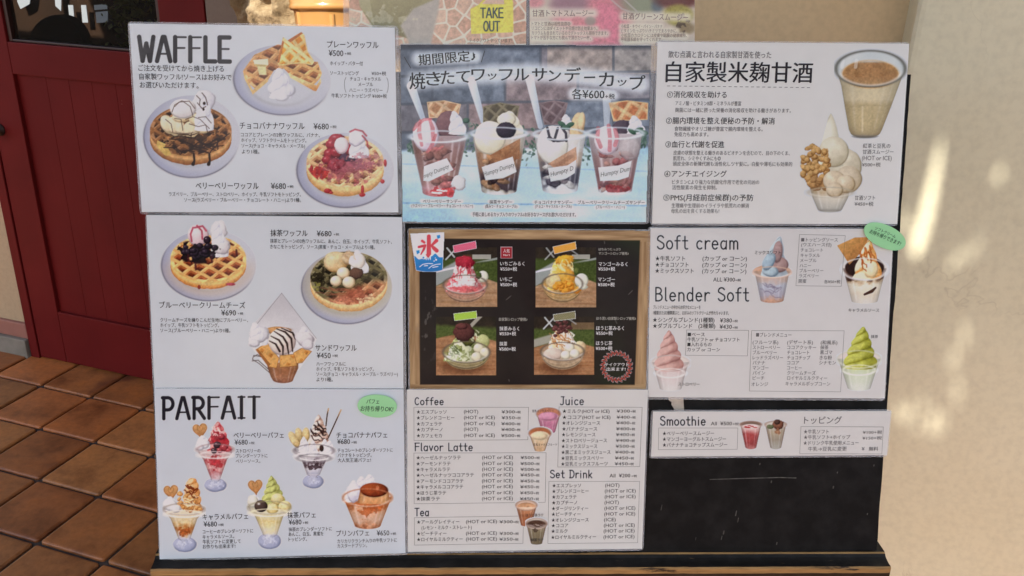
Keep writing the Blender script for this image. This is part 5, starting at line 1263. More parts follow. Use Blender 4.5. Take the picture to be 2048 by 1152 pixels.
for P in ([(700, 525), (730, 500)], [(1505, 490), (1530, 465)], [(1345, 140), (1348, 155)], [(1415, 655), (1428, 680)], [(716, 1050), (720, 1062)]): cv.put(cv.aa(cv.line(P, 2)), (150, 146, 140), .5)
cv.a = cv.aa(cv.poly([(62, 62), (1645, 75), (1617, 1112), (68, 1112)])); card.pic("chalkboard_print", cv, .0007)
def garden(x0, y0, x1, y1, kind, sd):
    cv = Cv(Z5, x0, y0, x1, y1, bg=(120, 100, 70)); X, Y = cv.X, cv.Y; W = x1 - x0; u = (X - x0) / W; v = (Y - y0) / (y1 - y0)
    n = fbm(X, Y, 30, 4, sd)
    if kind == 0:
        c = mx((40, 36, 30), (64, 52, 42), n); c = mx(c, (70, 84, 40), ss(.16, .22, v + .03 * (n - .5)) * 1.0)
        c = mx(c, (186, 186, 176), (u > .6) * (u < .9) * (v > .12) * (v < .2) * .8); c = mx(c, (86, 60, 40), (u > .44) * (u < .6) * (v > .12) * (v < .24) * .9)
        c = mx(c, (150, 156, 156), ss(.025, .01, np.abs(v - .30 + .22 * (u - .5))) * .9 + ss(.14, .10, np.abs(v - .45 + .55 * (u - .15))) * (u < .42) * .95)
        c = mx(c, mx((52, 66, 28), (84, 98, 44), fbm(X, Y, 8, 2, sd)), ss(.30, .34, v + .1 * u) * ss(.40, .46, u) * .95)
        tabm = ss(.52, .545, v + .14 * np.sin((u - .05) * 3) - .10)
    elif kind == 1:
        c = mx((38, 34, 28), (60, 48, 38), n); c = mx(c, mx((62, 78, 34), (92, 104, 50), fbm(X, Y, 10, 2, sd)), ss(.12, .2, v + .04 * n - .05 * u)); c = mx(c, (170, 166, 152), ss(.06, .03, np.abs(v - .42 + .5 * u - .12 * np.sin(u * 5))) * .9)
        tabm = ss(.33, .36, v + .10 * np.sin(u * 3 + .3) - .06)
    else:
        c = mx((40, 34, 28), (60, 48, 40), n); c = mx(c, mx((60, 76, 34), (88, 100, 48), fbm(X, Y, 10, 2, sd)), ss(.2, .28, v + .05 * n)); c = mx(c, (164, 160, 150), ss(.09, .05, np.abs(v - .46 + .3 * u)) * (u < .5) * .9)
        c = mx(c, (150, 120, 84), (u > .62) * (v > .1) * (v < .22) * .6); tabm = ss(.46, .49, v + .10 * np.sin(u * 3) - .06)
    if kind in (0, 2):
        for P in ([(x0 + .18 * W, y0 + 5), (x0 + .30 * W, y0 + .16 * W)], [(x0 + .33 * W, y0 + 8), (x0 + .16 * W, y0 + .2 * W)]):
            c = mx(c, (186, 190, 192), cv.aa(cv.line(P, 5)) * (.95 if x0 < 600 or kind == 2 else .7))
        if x0 > 600: c = mx(c, (160, 164, 168), cv.aa(cv.line([(x0 + .56 * W, y0 + 10), (x0 + .70 * W, y0 + .12 * W)], 4)) * .8)
    wood = mx((178, 142, 108), (146, 106, 72), np.clip(fbm(X * .4, Y * 5, 60, 4, sd + 3) * 1.4 - .2, 0, 1)); wood = mx(wood, (206, 170, 134), ss(.5, 1, u) * ss(.7, .5, v) * .4)
    if kind: wood = wood * np.array([.98, .90, .84])
    c = mx(c, wood, tabm); cv.c[:] = c
    return cv
def bowl(cv, cx, yr, rx, ry, yb, col, shadow=True):
    if shadow: cv.put(ss(-20, 20, cv.ell(cx - 20, yb - 15, rx * .92, 44)), (92, 54, 34), .65)
    cv.put(cv.aa(cv.ell(cx, yr, rx, ry)), mx(col, (120, 100, 80), .3 * np.ones_like(cv.X)), .7)
    u = (cv.X - cx) / rx; yy = yr + (yb - yr) * np.sqrt(np.clip(1 - np.abs(u) ** 2.2, 0, 1)); m = cv.aa(np.minimum(yy - cv.Y, np.where(cv.Y > yr, 99, -99))) * (np.abs(u) < 1)
    t = np.clip((cv.Y - yr) / (yb - yr), 0, 1); c2 = mx(col, (150, 128, 100), t * .75) * (.8 + .35 * fbm(cv.X, cv.Y, 14, 3, 5))[..., None]
    cv.put(m, c2, .9); cv.put(np.exp(-((cv.Y - yy + 8) / 5) ** 2) * m, (70, 56, 46), .5)
    for k in range(4): cv.put(m * np.exp(-((cv.Y - (yr + (yb - yr) * (.35 + .17 * k) * np.sqrt(np.clip(1 - u * u, 0, 1)))) / 2.5) ** 2), (206, 190, 166), .35)
def ice(cv, cx, yt, yb, w, cols, sd, p=.7):
    t = np.clip((cv.Y - yt) / (yb - yt), 0, 1); hw = w * t ** p * (1 + .3 * (fbm(cv.X, cv.Y, 24, 3, sd) - .5)); d = np.minimum(hw - np.abs(cv.X - cx), np.minimum(cv.Y - yt, yb - cv.Y))
    n = fbm(cv.X, cv.Y, 22, 4, sd + 2); k = np.clip((n - .3) * 2.5, 0, 1)
    c = mx(cols[0], cols[1], k); c = mx(c, cols[2], ss(.55, .66, fbm(cv.X, cv.Y, 30, 4, sd + 9)) * .85)
    sh = np.clip(1.02 - .28 * (cv.X - cx) / np.maximum(hw, 1), .6, 1.2); cv.put(cv.aa(d), c * sh[..., None])
def rimb(cv, cx, yr, rx, ry): cv.rim(cx, yr, rx, ry, 1.3, (96, 84, 74), op=.75)
cv = garden(238, 180, 638, 571, 0, 3); bowl(cv, 430, 425, 144, 62, 545, (206, 128, 116), False)
ice(cv, 425, 300, 470, 130, ((226, 120, 122), (206, 78, 86), (236, 206, 200)), 5, .5); ice(cv, 420, 238, 440, 96, ((236, 214, 212), (208, 60, 72), (240, 232, 228)), 9, .42); cv.blob(425, 275, 66, 42, (200, 50, 70), (120, 14, 34), wob=.5, seed=4, sc=24)
cv.drizzle(420, 370, 80, 70, 16, 5, (240, 228, 222), 3, 1.2, .8); cv.drizzle(430, 340, 70, 60, 9, 4, (196, 60, 76), 5, 1.8, .7); cv.drizzle(400, 400, 90, 30, 6, 6, (240, 226, 220), 9, .2, .8); cv.patch(430, 460, 120, 30, (222, 96, 98), .55, 20, 3, .7)
cv.blob(545, 372, 36, 38, (232, 232, 214), (182, 182, 160)); cv.blob(518, 365, 18, 22, (90, 110, 52), (44, 62, 28), wob=.5, sc=10); cv.blob(508, 348, 12, 10, (96, 118, 56), (54, 70, 30), wob=.4)
rimb(cv, 430, 425, 144, 62); cv.grain(6); card.pic("shaved_ice_photo", cv, label="strawberry shaved ice in a glass bowl")
cv = garden(893, 180, 1289, 573, 0, 13); bowl(cv, 1070, 420, 132, 66, 545, (214, 160, 80), False)
ice(cv, 1070, 240, 460, 100, ((230, 184, 100), (234, 164, 58), (226, 206, 158)), 4, .36); cv.blob(1085, 262, 62, 34, (244, 180, 60), (206, 130, 26), wob=.5, sc=24); cv.blob(1010, 400, 50, 50, (222, 206, 164), (176, 156, 110), wob=.3, op=.8)
cv.blob(1100, 370, 52, 50, (240, 172, 60), (212, 130, 30), wob=.4, op=.7); rg = np.random.RandomState(3)
for k in range(26): cv.blob(rg.uniform(1020, 1180), rg.uniform(405, 475), 20, 17, (246, 172, 64), (206, 116, 22), wob=.3, seed=k)
cv.drizzle(1100, 310, 70, 50, 8, 5, (246, 220, 160), 2, 1.2, .7); cv.blob(1195, 398, 44, 46, (232, 232, 218), (190, 190, 172)); cv.blob(1205, 440, 30, 18, (226, 226, 210), (190, 190, 172), wob=.3); cv.blob(1163, 337, 18, 20, (110, 120, 60), (70, 84, 36), wob=.5, sc=10)
rimb(cv, 1070, 420, 132, 66); cv.grain(6); card.pic("shaved_ice_photo", cv, label="orange mango shaved ice in a glass bowl")
cv = garden(238, 637, 633, 1021, 1, 23); bowl(cv, 437, 870, 154, 70, 985, (150, 150, 88))
ice(cv, 425, 740, 930, 136, ((176, 184, 130), (110, 122, 60), (214, 218, 186)), 14, .5); cv.patch(360, 880, 60, 50, (206, 216, 196), .5, 20, 4, .7); cv.blob(450, 800, 40, 30, (96, 98, 40), (52, 56, 22), wob=.5, sc=16); cv.blob(545, 800, 46, 46, (196, 200, 140), (150, 154, 90), wob=.3)
cv.drizzle(470, 760, 60, 40, 10, 4, (216, 220, 190), 4, 1.2, .7); cv.drizzle(350, 860, 50, 40, 10, 3, (70, 84, 36), 6, .8, .6)
cv.blob(420, 738, 68, 60, (112, 62, 58), (52, 22, 26), wob=.3, sc=14, seed=4); cv.blob(405, 700, 40, 22, (120, 68, 64), (60, 26, 30), wob=.4, sc=12)
for x, y in ((518, 845), (560, 872), (503, 902)): cv.blob(x, y, 34, 32, (238, 230, 206), (178, 168, 132), spec=.4)
rimb(cv, 437, 870, 154, 70); cv.grain(6); card.pic("shaved_ice_photo", cv, label="green tea shaved ice with three white dumplings")
cv = garden(883, 637, 1277, 1018, 2, 33); bowl(cv, 1070, 866, 142, 60, 985, (196, 170, 140))
ice(cv, 1070, 710, 910, 120, ((222, 200, 170), (186, 138, 92), (236, 226, 206)), 24, .45); cv.blob(1010, 880, 60, 40, (222, 208, 196), (180, 156, 140), wob=.3); cv.blob(1185, 840, 40, 42, (232, 214, 176), (186, 152, 106), wob=.3)
cv.drizzle(1075, 790, 90, 60, 16, 5, (242, 236, 222), 4, 1.3, .85); cv.drizzle(1040, 790, 90, 60, 10, 4, (176, 116, 64), 7, 1.0, .7); rg = np.random.RandomState(7)
for k in range(26): cv.blob(rg.uniform(1015, 1125), 710 + rg.normal(0, 16), 14, 11, (120, 68, 66), (56, 22, 28), wob=.3, spec=.25, seed=k)
for x, y in ((1116, 842), (1090, 890), (1150, 880)): cv.blob(x, y, 32, 30, (242, 238, 222), (186, 176, 150), spec=.4)
rimb(cv, 1070, 866, 142, 60); cv.grain(6); card.pic("shaved_ice_photo", cv, label="roasted tea shaved ice with azuki beans")
for P, c, nm in (([(350, 170), (497, 140), (503, 185), (358, 214)], (206, 78, 116), "pink"), ([(1008, 178), (1154, 146), (1160, 190), (1018, 222)], (226, 146, 44), "orange"), ([(355, 618), (502, 601), (505, 645), (360, 662)], (146, 186, 50), "lime green"), ([(1010, 624), (1152, 602), (1155, 648), (1016, 664)], (110, 108, 74), "olive")):
    a = np.array(P); cv = Cv(Z5, a[:, 0].min() - 6, a[:, 1].min() - 6, a[:, 0].max() + 6, a[:, 1].max() + 6, step=.8)
    an = math.atan2(P[1][1] - P[0][1], P[1][0] - P[0][0]); xx = (cv.X * math.cos(an) + cv.Y * math.sin(an)) / 15; yy = (-cv.X * math.sin(an) + cv.Y * math.cos(an)) / 15
    dt = np.hypot(xx - np.round(xx), yy - np.round(yy)); dt2 = np.hypot(xx + .5 - np.round(xx + .5), yy + .5 - np.round(yy + .5))
    cv.put(cv.aa(cv.poly(P)), mx(c, (236, 222, 200), ss(.22, .12, np.minimum(dt, dt2)) * .55)); card.pic("washi_tape_print", cv, .0012, nm + " polka dot tape")
W5 = INKW
card.text("dish_name", [("いちごみるく", 660, 287, 820, 28), ("¥550+税", 660, 322, 770, 27), ("いちご", 660, 390, 738, 28), ("¥500+税", 660, 425, 770, 27)], W5, .014)
card.text("dish_name", [("マンゴーみるく", 1308, 290, 1498, 28), ("¥550+税", 1306, 322, 1416, 27), ("マンゴー", 1304, 391, 1416, 28), ("¥500+税", 1303, 425, 1413, 27)], W5, .014)
card.text("dish_name", [("抹茶みるく", 655, 715, 785, 28), ("¥550+税", 655, 748, 764, 27), ("抹茶", 655, 815, 706, 28), ("¥500+税", 653, 849, 762, 27)], W5, .014)
card.text("dish_name", [("ほうじ茶みるく", 1293, 712, 1475, 28), ("¥550+税", 1291, 745, 1400, 27), ("ほうじ茶", 1291, 811, 1398, 28), ("¥500+税", 1289, 845, 1398, 27)], W5, .014)
W5g = print_mat("print_ink_pale", tuple(float(v) for v in ink((170, 166, 158))))
card.text("note", [("はちみつたっぷり", 1308, 193, 1452, 19), ("マンゴーシロップ使用♪", 1308, 220, 1505, 20)], W5g)
card.text("note", [("自家製シロップ使用♪", 652, 654, 838, 22)], W5g); card.text("note", [("ほろ苦い自家製シロップ使用♪", 1293, 648, 1553, 21)], W5g)
cv = Cv(Z5, 660, 176, 742, 254, step=.8); cv.put(cv.aa(8 + np.minimum(np.minimum(0, 28 - np.abs(cv.X - 701)), np.minimum(0, 28 - np.abs(cv.Y - 215)))), (150, 40, 48)); card.pic("popular_badge", cv, .0010)
card.text("badge_lettering", [("人気", 680, 203, 722, 24), ("No'1", 681, 230, 721, 17)], W5, .02, off=.0014)
cv = Cv(Z5, 1312, 855, 1540, 1075, step=.8); rg = np.random.RandomState(2)
cv.put(np.exp(-((np.hypot(cv.X - 1426, cv.Y - 965) - 90) / 3) ** 2), (170, 70, 62), .9)
for k in range(44):
    a = k / 44 * 6.2832; r = 90 + (9 if k % 2 else -9); cv.put(cv.aa(cv.ell(1426 + r * math.cos(a), 965 + r * math.sin(a), 10, 4, a + .7 * (1 if k % 2 else -1) + 1.57)), (176, 78, 66), .95)
cv.c = np.where((cv.a > .02)[..., None], mx((40, 36, 32), (176, 76, 66), cv.a), cv.c); cv.a = (cv.a > .25) * 1.0; card.pic("wreath_print", cv, .0010)
card.text("note", [("テイクアウト", 1350, 952, 1505, 24), ("出来ます!", 1360, 982, 1485, 24)], W5, .014)

# ---------------- 6: the drinks card
card = Card(Z6, [(814, 779.4), (1295.8, 779.4), (1284, 1097), (816, 1103.5)],
    "white drinks list card with five boxed lists headed Coffee, Tea and Juice, bottom centre", .0050, (3, 2, 3, 4), (.74, .745, .72))
for t, x0, y0, x1, y1 in (("Coffee", 98, 86, 298, 134), ("Flavor Latte", 98, 394, 495, 446), ("Tea", 98, 836, 198, 887), ("Juice", 1082, 80, 1248, 134), ("Set Drink", 1016, 578, 1304, 629)):
    cv = Cv(Z6, x0 - 12, y0 - 10, x1 + 12, y1 + 10, step=.7); heading(cv, t, x0 + 3, y0, x1 - 3, y1, 3.6, (30, 28, 30), gap=.17, thin=.9); card.pic("heading", cv)
for P in ([(94, 151), (871, 151), (866, 371), (95, 376)], [(94, 461), (990, 459), (984, 795), (96, 805)], [(97, 899), (837, 888), (833, 1073), (98, 1085)], [(1078, 149), (1641, 151), (1625, 553), (1069, 556)], [(1009, 653), (1624, 653), (1610, 1069), (1002, 1074)]):
    card.frame("list_frame", P, .55)
HI = "(HOT or ICE)"; H_ = "(HOT)"
def rows(part, rs, xh, xp, hh=26):
    ls = []
    for nm, x0, x1, y, hot, hx, price, pxx in rs:
        if nm: ls.append(("★" + nm, x0, y, x1, 29))
        if hot: ls.append((hot, hx, y - 2, hx + (210 if hot == HI else 97 if hot == H_ else 80), 23))
        if price: ls.append(("¥" + price, pxx, y, pxx + 90, 20)); ls.append(("+税", pxx + 93, y + 2, pxx + 130, 18))
    card.text(part, ls, None, .004)
rows("drink_list", [("エスプレッソ", 112, 315, 182, H_, 433, "300", 688), ("ブレンドコーヒー", 112, 368, 222, HI, 433, "350", 688), ("カフェラテ", 112, 284, 263, HI, 433, "400", 686), ("カプチーノ", 112, 288, 302, H_, 433, "400", 686), ("カフェモカ", 112, 284, 343, HI, 433, "500", 685)], 0, 0)
rows("drink_list", [("ヘーゼルナッツラテ", 110, 412, 492, HI, 556, "500", 817), ("アーモンドラテ", 110, 342, 533, HI, 556, "500", 816), ("キャラメルラテ", 110, 340, 572, HI, 556, "500", 816), ("ヘーゼルナッツココアラテ", 110, 500, 610, HI, 555, "450", 815), ("アーモンドココアラテ", 110, 430, 651, HI, 555, "450", 815), ("キャラメルココアラテ", 110, 427, 690, HI, 555, "450", 814), ("ほうじ茶ラテ", 110, 312, 731, HI, 555, "450", 813), ("抹茶ラテ", 110, 270, 771, HI, 555, "450", 812)], 0, 0)
rows("drink_list", [("アールグレイティー", 114, 402, 927, HI, 447, "300", 674), ("ピーチティー", 114, 315, 1006, HI, 447, "300", 674), ("ロイヤルミルクティー", 114, 425, 1045, HI, 447, "350", 673)], 0, 0)
card.text("note", [("(レモン・ミルク・ストレート)", 146, 965, 486, 29)])
rows("drink_list", [("ミルク(HOT or ICE)", 1100, 1420, 177, None, 0, "300", 1468), ("ココア(HOT or ICE)", 1100, 1426, 218, None, 0, "400", 1467), ("オレンジジュース", 1098, 1355, 257, None, 0, "400", 1465), ("バナナジュース", 1098, 1336, 297, None, 0, "400", 1464), ("レモンジュース", 1096, 1324, 336, None, 0, "400", 1463), ("ストロベリージュース", 1095, 1402, 376, None, 0, "400", 1462), ("ミックスジュース", 1094, 1336, 415, None, 0, "500", 1461), ("黒ごまミックスジュース", 1093, 1426, 455, None, 0, "400", 1458), ("豆乳ミックスベリー", 1092, 1378, 495, None, 0, "450", 1456), ("豆乳ミックスフルーツ", 1091, 1407, 534, None, 0, "450", 1454)], 0, 0)
rows("drink_list", [("エスプレッソ", 1032, 1226, 681, H_, 1390, None, 0), ("ブレンドコーヒー", 1031, 1278, 719, HI, 1388, None, 0), ("カフェラテ", 1030, 1196, 758, HI, 1387, None, 0), ("カプチーノ", 1029, 1200, 797, H_, 1386, None, 0), ("ダージリンティー", 1028, 1276, 836, HI, 1385, None, 0), ("ピーチティー", 1027, 1224, 875, HI, 1384, None, 0), ("オレンジジュース", 1026, 1278, 914, "(ICE)", 1382, None, 0), ("ココア", 1026, 1140, 952, HI, 1381, None, 0), ("ミルク", 1025, 1135, 990, HI, 1380, None, 0), ("ロイヤルミルクティー", 1024, 1328, 1030, HI, 1379, None, 0)], 0, 0)
card.text("price", [("All  ¥200", 1420, 614, 1560, 24), ("+税", 1568, 617, 1606, 17)], bold=.008)
def tumbler(cv, cx, yr, rx, ry, yb, wb, inner, liquid, yl, cols, sd, top=None):
    cv.put(cv.aa(cv.ell(cx, yr, rx, ry)), inner)
    cv.fill([(yr, cx - rx, cx + rx), (yb, cx - wb, cx + wb)], cols, .15, 30, sd, (130, 100, 90), .98, .6, rnd=10)
    cv.put(cv.aa(cv.ell(cx, yr, rx, ry)) , inner, .9); cv.put(cv.aa(cv.ell(cx, yl, rx * .86, ry * .78)) , mx(liquid, C(liquid) * .85, fbm(cv.X, cv.Y, 18, 3, sd)))
    if top: top()
    cv.rim(cx, yr, rx, ry, 1.2, (150, 116, 100), op=.6)
cv = Cv(Z6, 915, 145, 1095, 335); tumbler(cv, 1006, 196, 80, 42, 328, 42, (190, 120, 92), (206, 136, 164), 215, [(0, (196, 124, 130)), (.3, (196, 120, 150)), (1, (178, 100, 130))], 3); cv.blob(1003, 214, 62, 26, (216, 150, 178), (190, 116, 148)); cv.grain(4); card.pic("drink_picture", cv, label="pink berry soy milk drink")
cv = Cv(Z6, 865, 280, 1035, 458); tumbler(cv, 948, 328, 74, 40, 452, 32, (170, 98, 62), (226, 206, 170), 344, [(0, (200, 160, 124)), (.4, (214, 186, 146)), (1, (190, 150, 112))], 5); cv.blob(946, 345, 54, 26, (230, 212, 176), (206, 180, 142)); cv.grain(4); card.pic("drink_picture", cv, .0011, label="cream coloured fruit soy milk drink")
cv = Cv(Z6, 778, 778, 938, 965); tumbler(cv, 856, 815, 71, 34, 958, 34, (196, 168, 148), (176, 112, 72), 825, [(0, (190, 138, 104)), (.5, (162, 98, 62)), (1, (150, 84, 52))], 7)
for k in range(4): cv.rim(856 + 3 * k, 823 + k, 50 - 12 * k, 18 - 4 * k, 1.4, (210, 160, 120), op=.7)
cv.grain(5); card.pic("drink_picture", cv, .0011, label="brown roasted tea latte in a clear cup")
cv = Cv(Z6, 848, 896, 1003, 1090); tumbler(cv, 925, 940, 69, 36, 1082, 36, (206, 198, 186), (196, 176, 150), 945, [(0, (160, 146, 124)), (.4, (124, 112, 86)), (1, (98, 86, 66))], 9); cv.patch(912, 985, 24, 16, (70, 56, 46), .5, 12, 3, .8)
for k in range(4): cv.rim(925 - 2 * k, 942 + k, 54 - 13 * k, 22 - 5 * k, 1.8, (76, 50, 40), op=.85)
cv.drizzle(925, 942, 46, 20, 6, 3, (70, 46, 36), 4, .6); cv.grain(5); card.pic("drink_picture", cv, .0014, label="green tea latte with chocolate swirl")
card.text("drink_caption", [("豆乳ミックスベリー", 896, 176, 1040, 18)], None, .02, off=.0016); card.text("drink_caption", [("豆乳ミックスフルーツ", 904, 404, 1064, 17)], None, .02, off=.0016); card.text("drink_caption", [("ほうじ茶ラテ", 852, 882, 972, 21)], None, .008, off=.0018); card.text("drink_caption", [("抹茶ラテ", 886, 1050, 972, 21)], None, .008, off=.0018)

# ---------------- 7: the amazake card
card = Card(Z7, [(1315, 84), (1818, 87.6), (1794, 448), (1304, 447)],
    "white laminated card with a tall glass of milky tea and five numbered points", .0048, (4, 3, 1.2, 4), (.83, .835, .80), gloss=.42)
card.text("subtitle", [("飲む点滴と言われる自家製甘酒を使った", 138, 116, 746, 42)], INKG, .004)
card.text("heading", [("自家製米麹甘酒", 124, 220, 990, 122)], None, .010)
for k in range(19): card.frame("dash", [(130 + 46 * k, 301 + .5 * k), (152 + 46 * k, 301.2 + .5 * k)], 1.1, INKG, closed=False) if k == -1 else None
V7 = [];
def dashes(card, part, x0, x1, y0, y1, n, frac, wz, mat):
    V = []; F = []; z, ox, oy = card.Z
    for k in range(n):
        a = x0 + (x1 - x0) * k / n; b = a + (x1 - x0) / n * frac; ya = y0 + (y1 - y0) * k / n
        i = len(V); V += [card.w(ox + z * x, oy + z * y, .0010) for x, y in ((a, ya - wz), (a, ya + wz), (b, ya + wz), (b, ya - wz))]; F.append((i, i + 1, i + 2, i + 3))
    return mesh(part, V, F, mat, card.root)
dashes(card, "dashed_rule", 130, 990, 301, 311, 26, .55, 1.6, INKG)
for hd, ls in ((("①消化吸収を助ける", 131, 352, 483, 40), [("アミノ酸・ビタミンB群・ミネラルが豊富", 180, 404, 568, 27), ("麹菌には一緒に摂った栄養の消化吸収を助ける働きがあります。", 178, 445, 862, 27)]),
               (("②腸内環境を整え便秘の予防・解消", 125, 507, 766, 40), [("食物繊維やオリゴ糖が豊富で腸内環境を整える。", 174, 555, 695, 27), ("免疫力も高めます。", 173, 587, 375, 27)]),
               (("③血行と代謝を促進", 121, 646, 468, 40), [("皮膚の状態を整える働きのあるビオチンを含むので、目の下のくま、", 168, 697, 855, 27), ("肌荒れ、シミやくすみにも◎", 167, 729, 447, 27), ("頭皮全体の新陳代謝も活性化しツヤ髪に。白髪や薄毛にも効果的", 165, 762, 870, 27)]),
               (("④アンチエイジング", 115, 820, 482, 40), [("ビタミンCより強力な抗酸化作用で老化の元凶の", 160, 869, 675, 27), ("活性酸素の発生を抑制。", 160, 901, 425, 27)]),
               (("⑤PMS(月経前症候群)の予防", 109, 961, 640, 40), [("生理痛や生理前のイライラや肌荒れの解消", 157, 1008, 614, 27), ("母乳の出を良くする効果も!", 155, 1040, 438, 27)])):
    card.text("item_heading", [hd], None, .004); card.text("description", ls, INKG, .0)
card.text("drink_caption", [("紅茶と豆乳の", 1288, 655, 1450, 28), ("甘酒スムージー", 1287, 690, 1468, 28), ("(HOT or ICE)", 1282, 727, 1458, 26), ("¥500+税", 1282, 766, 1392, 26)], INKG); card.text("drink_caption", [("甘酒ソフト", 1240, 962, 1360, 28), ("¥450+税", 1238, 998, 1350, 26)], INKG)
cv = Cv(Z7, 1118, 80, 1548, 620); X, Y = cv.X, cv.Y
cv.put(cv.aa(cv.ell(1333, 199, 204, 106)), mx((176, 184, 186), (206, 206, 202), np.clip((X - 1130) / 350, 0, 1)))
cv.fill([(199, 1129, 1537), (300, 1160, 1500), (420, 1180, 1455), (560, 1205, 1400), (608, 1228, 1375)], [(0, (206, 196, 172)), (.25, (200, 184, 148)), (.45, (206, 190, 152)), (.52, (186, 166, 124)), (.8, (186, 166, 122)), (.93, (170, 150, 112)), (1, (120, 112, 100))], .04, 60, 3, (136, 124, 100), 1, .25, rnd=26)
cv.put(cv.aa(cv.ell(1333, 199, 203, 105)), mx((178, 188, 192), (204, 206, 204), fbm(X, Y, 120))); cv.put(cv.aa(cv.ell(1332, 232, 166, 82)) * ss(150, 170, Y), mx((176, 132, 84), (150, 106, 64), fbm(X, Y, 26, 4, 3))); cv.put(cv.aa(cv.ell(1335, 262, 150, 44)) * ss(240, 300, Y), (206, 186, 146), .25)
cv.put(np.exp(-((cv.ell(1332, 232, 166, 82)) / 5) ** 2), (206, 160, 96), .5)
cv.put(ss(.04, .0, np.abs(cv.uv(1335, 420, 12, 12)[0]) * .0 + np.abs((X - 1285) / 250)) * ss(410, 430, Y) * ss(590, 560, Y), (220, 206, 170), .5); cv.put(ss(.05, .0, np.abs((X - 1345) / 250)) * ss(410, 430, Y) * ss(590, 560, Y), (160, 140, 102), .3)
cv.put(np.exp(-((Y - 415 - .0007 * (X - 1330) ** 2) / 5) ** 2) * ss(1175, 1190, X) * ss(1462, 1445, X), (166, 148, 110), .5)
for x, rt in ((1170, 0), (1250, 0)): cv.put(cv.aa(cv.line([(x, 150), (x - 6, 190)], 10)), (230, 234, 234), .4)
cv.rim(1333, 199, 204, 106, 2.2, (92, 92, 84), op=.85); cv.put(ss(16, 0, np.abs(Y - 604)) * cv.aa(cv.ell(1300, 596, 78, 16)), (96, 92, 88), .7)
cv.grain(4); card.pic("drink_picture", cv, label="glass of milky tea smoothie")
cv = Cv(Z7, 906, 455, 1292, 1058); X, Y = cv.X, cv.Y
cv.fill([(880, 968, 1222), (960, 990, 1200), (1030, 1020, 1165), (1048, 1035, 1150)], [(0, (206, 196, 174)), (.3, (190, 168, 134)), (.5, (206, 198, 182)), (1, (166, 164, 156))], .1, 40, 4, (140, 134, 124), 1, .5, rnd=14)
cv.blob(1180, 780, 100, 110, (220, 212, 192), (160, 146, 116), wob=.1, sc=60); cv.blob(1205, 850, 76, 80, (214, 200, 176), (156, 136, 104), wob=.1)
cv.swirl(1098, 464, 770, 78, 1.0, (222, 216, 196), (160, 152, 126), 0, .2, 0, .62, 3, .1); cv.blob(1115, 690, 88, 90, (220, 212, 190), (170, 158, 128), wob=.05)
rg = np.random.RandomState(6)
for k in range(70):
    a = rg.uniform(0, 6.28); r = rg.uniform(0, 1) ** .6; x, y = 1005 + 86 * r * math.cos(a), 775 + 120 * r * math.sin(a); cv.blob(x, y, rg.uniform(14, 26), rg.uniform(12, 20), (206, 166, 106), (146, 96, 46), rg.uniform(0, 3), .4, seed=k)
for k in range(30): cv.blob(rg.uniform(990, 1080), rg.uniform(850, 910), 20, 16, (190, 146, 92), (140, 96, 54), wob=.4, seed=k, op=.8)
for x, y, r in ((1118, 862, 66), (1185, 880, 58), (1120, 915, 50)): cv.blob(x, y, r, r * .92, (222, 208, 182), (160, 134, 98), wob=.04, spec=.2)
cv.rim(1095, 930, 126, 30, 1.4, (170, 160, 140), op=.6); cv.put(np.exp(-((Y - 1036) / 7) ** 2) * ss(1020, 1040, X) * ss(1165, 1145, X), (120, 116, 110), .5); cv.grain(4); card.pic("soft_cream_picture", cv)

# ---------------- 8: the soft cream card
card = Card(Z8, [(1301, 456), (1787, 458), (1769, 796.5), (1296, 794)],
    "white laminated card headed Soft cream with cups of swirled ice cream, right column", .0036, (5, 3, 1.5, 5), (.75, .745, .725))
for t, x0, y0, x1, y1 in (("Soft cream", 78, 74, 464, 136), ("Blender Soft", 68, 318, 514, 380)):
    cv = Cv(Z8, x0 - 12, y0 - 10, x1 + 12, y1 + 10, step=.7); heading(cv, t, x0 + 3, y0, x1 - 3, y1, 3.4, (34, 32, 34), gap=.17, thin=.9, slope=.002); card.pic("heading", cv)
K = "(カップ or コーン)"
card.text("flavour_list", [("★牛乳ソフト", 72, 181, 212, 24), ("★チョコソフト", 72, 210, 228, 24), ("★ミックスソフト", 71, 239, 252, 24), (K, 294, 181, 503, 24), (K, 293, 211, 502, 24), (K, 292, 240, 500, 24)], None, .006)
card.text("price", [("ALL ¥300", 344, 280, 446, 19), ("+税", 448, 283, 474, 13)], None, .010)
card.text("description", [("ブレンドメニューの中からお好きなメニューを", 62, 410, 285, 19), ("1種類または2種類選ぶと、お好みのソフトクリームが作れちゃいます。", 62, 437, 418, 19)], None)
card.text("flavour_list", [("★シングルブレンド(1種類)", 60, 470, 350, 24), ("★ダブルブレンド", 60, 498, 245, 24), ("(2種類)", 275, 498, 354, 24)], None, .006)
card.text("price", [("¥380", 376, 472, 432, 19), ("+税", 434, 475, 460, 12), ("¥430", 374, 502, 432, 19), ("+税", 434, 506, 460, 12)], None, .010)
for P in ([(750, 68), (965, 73), (946, 312), (733, 309)], [(219, 517), (511, 519), (505, 639), (214, 636)], [(525, 520), (960, 521), (943, 808), (514, 804)]): card.frame("list_frame", P, .55)
card.text("topping_list", [("■トッピングソース", 758, 93, 930, 20), ("(ウエハース付)", 758, 116, 900, 19), ("チョコレート", 756, 141, 860, 19), ("キャラメル", 755, 166, 846, 19), ("メープル", 753, 190, 830, 19), ("ハニー", 751, 214, 804, 19), ("ブルーベリー", 750, 238, 862, 19), ("ラズベリー", 748, 262, 840, 19), ("黒蜜", 744, 287, 782, 19), ("各¥50+税", 866, 290, 942, 17)], INKG, .006)
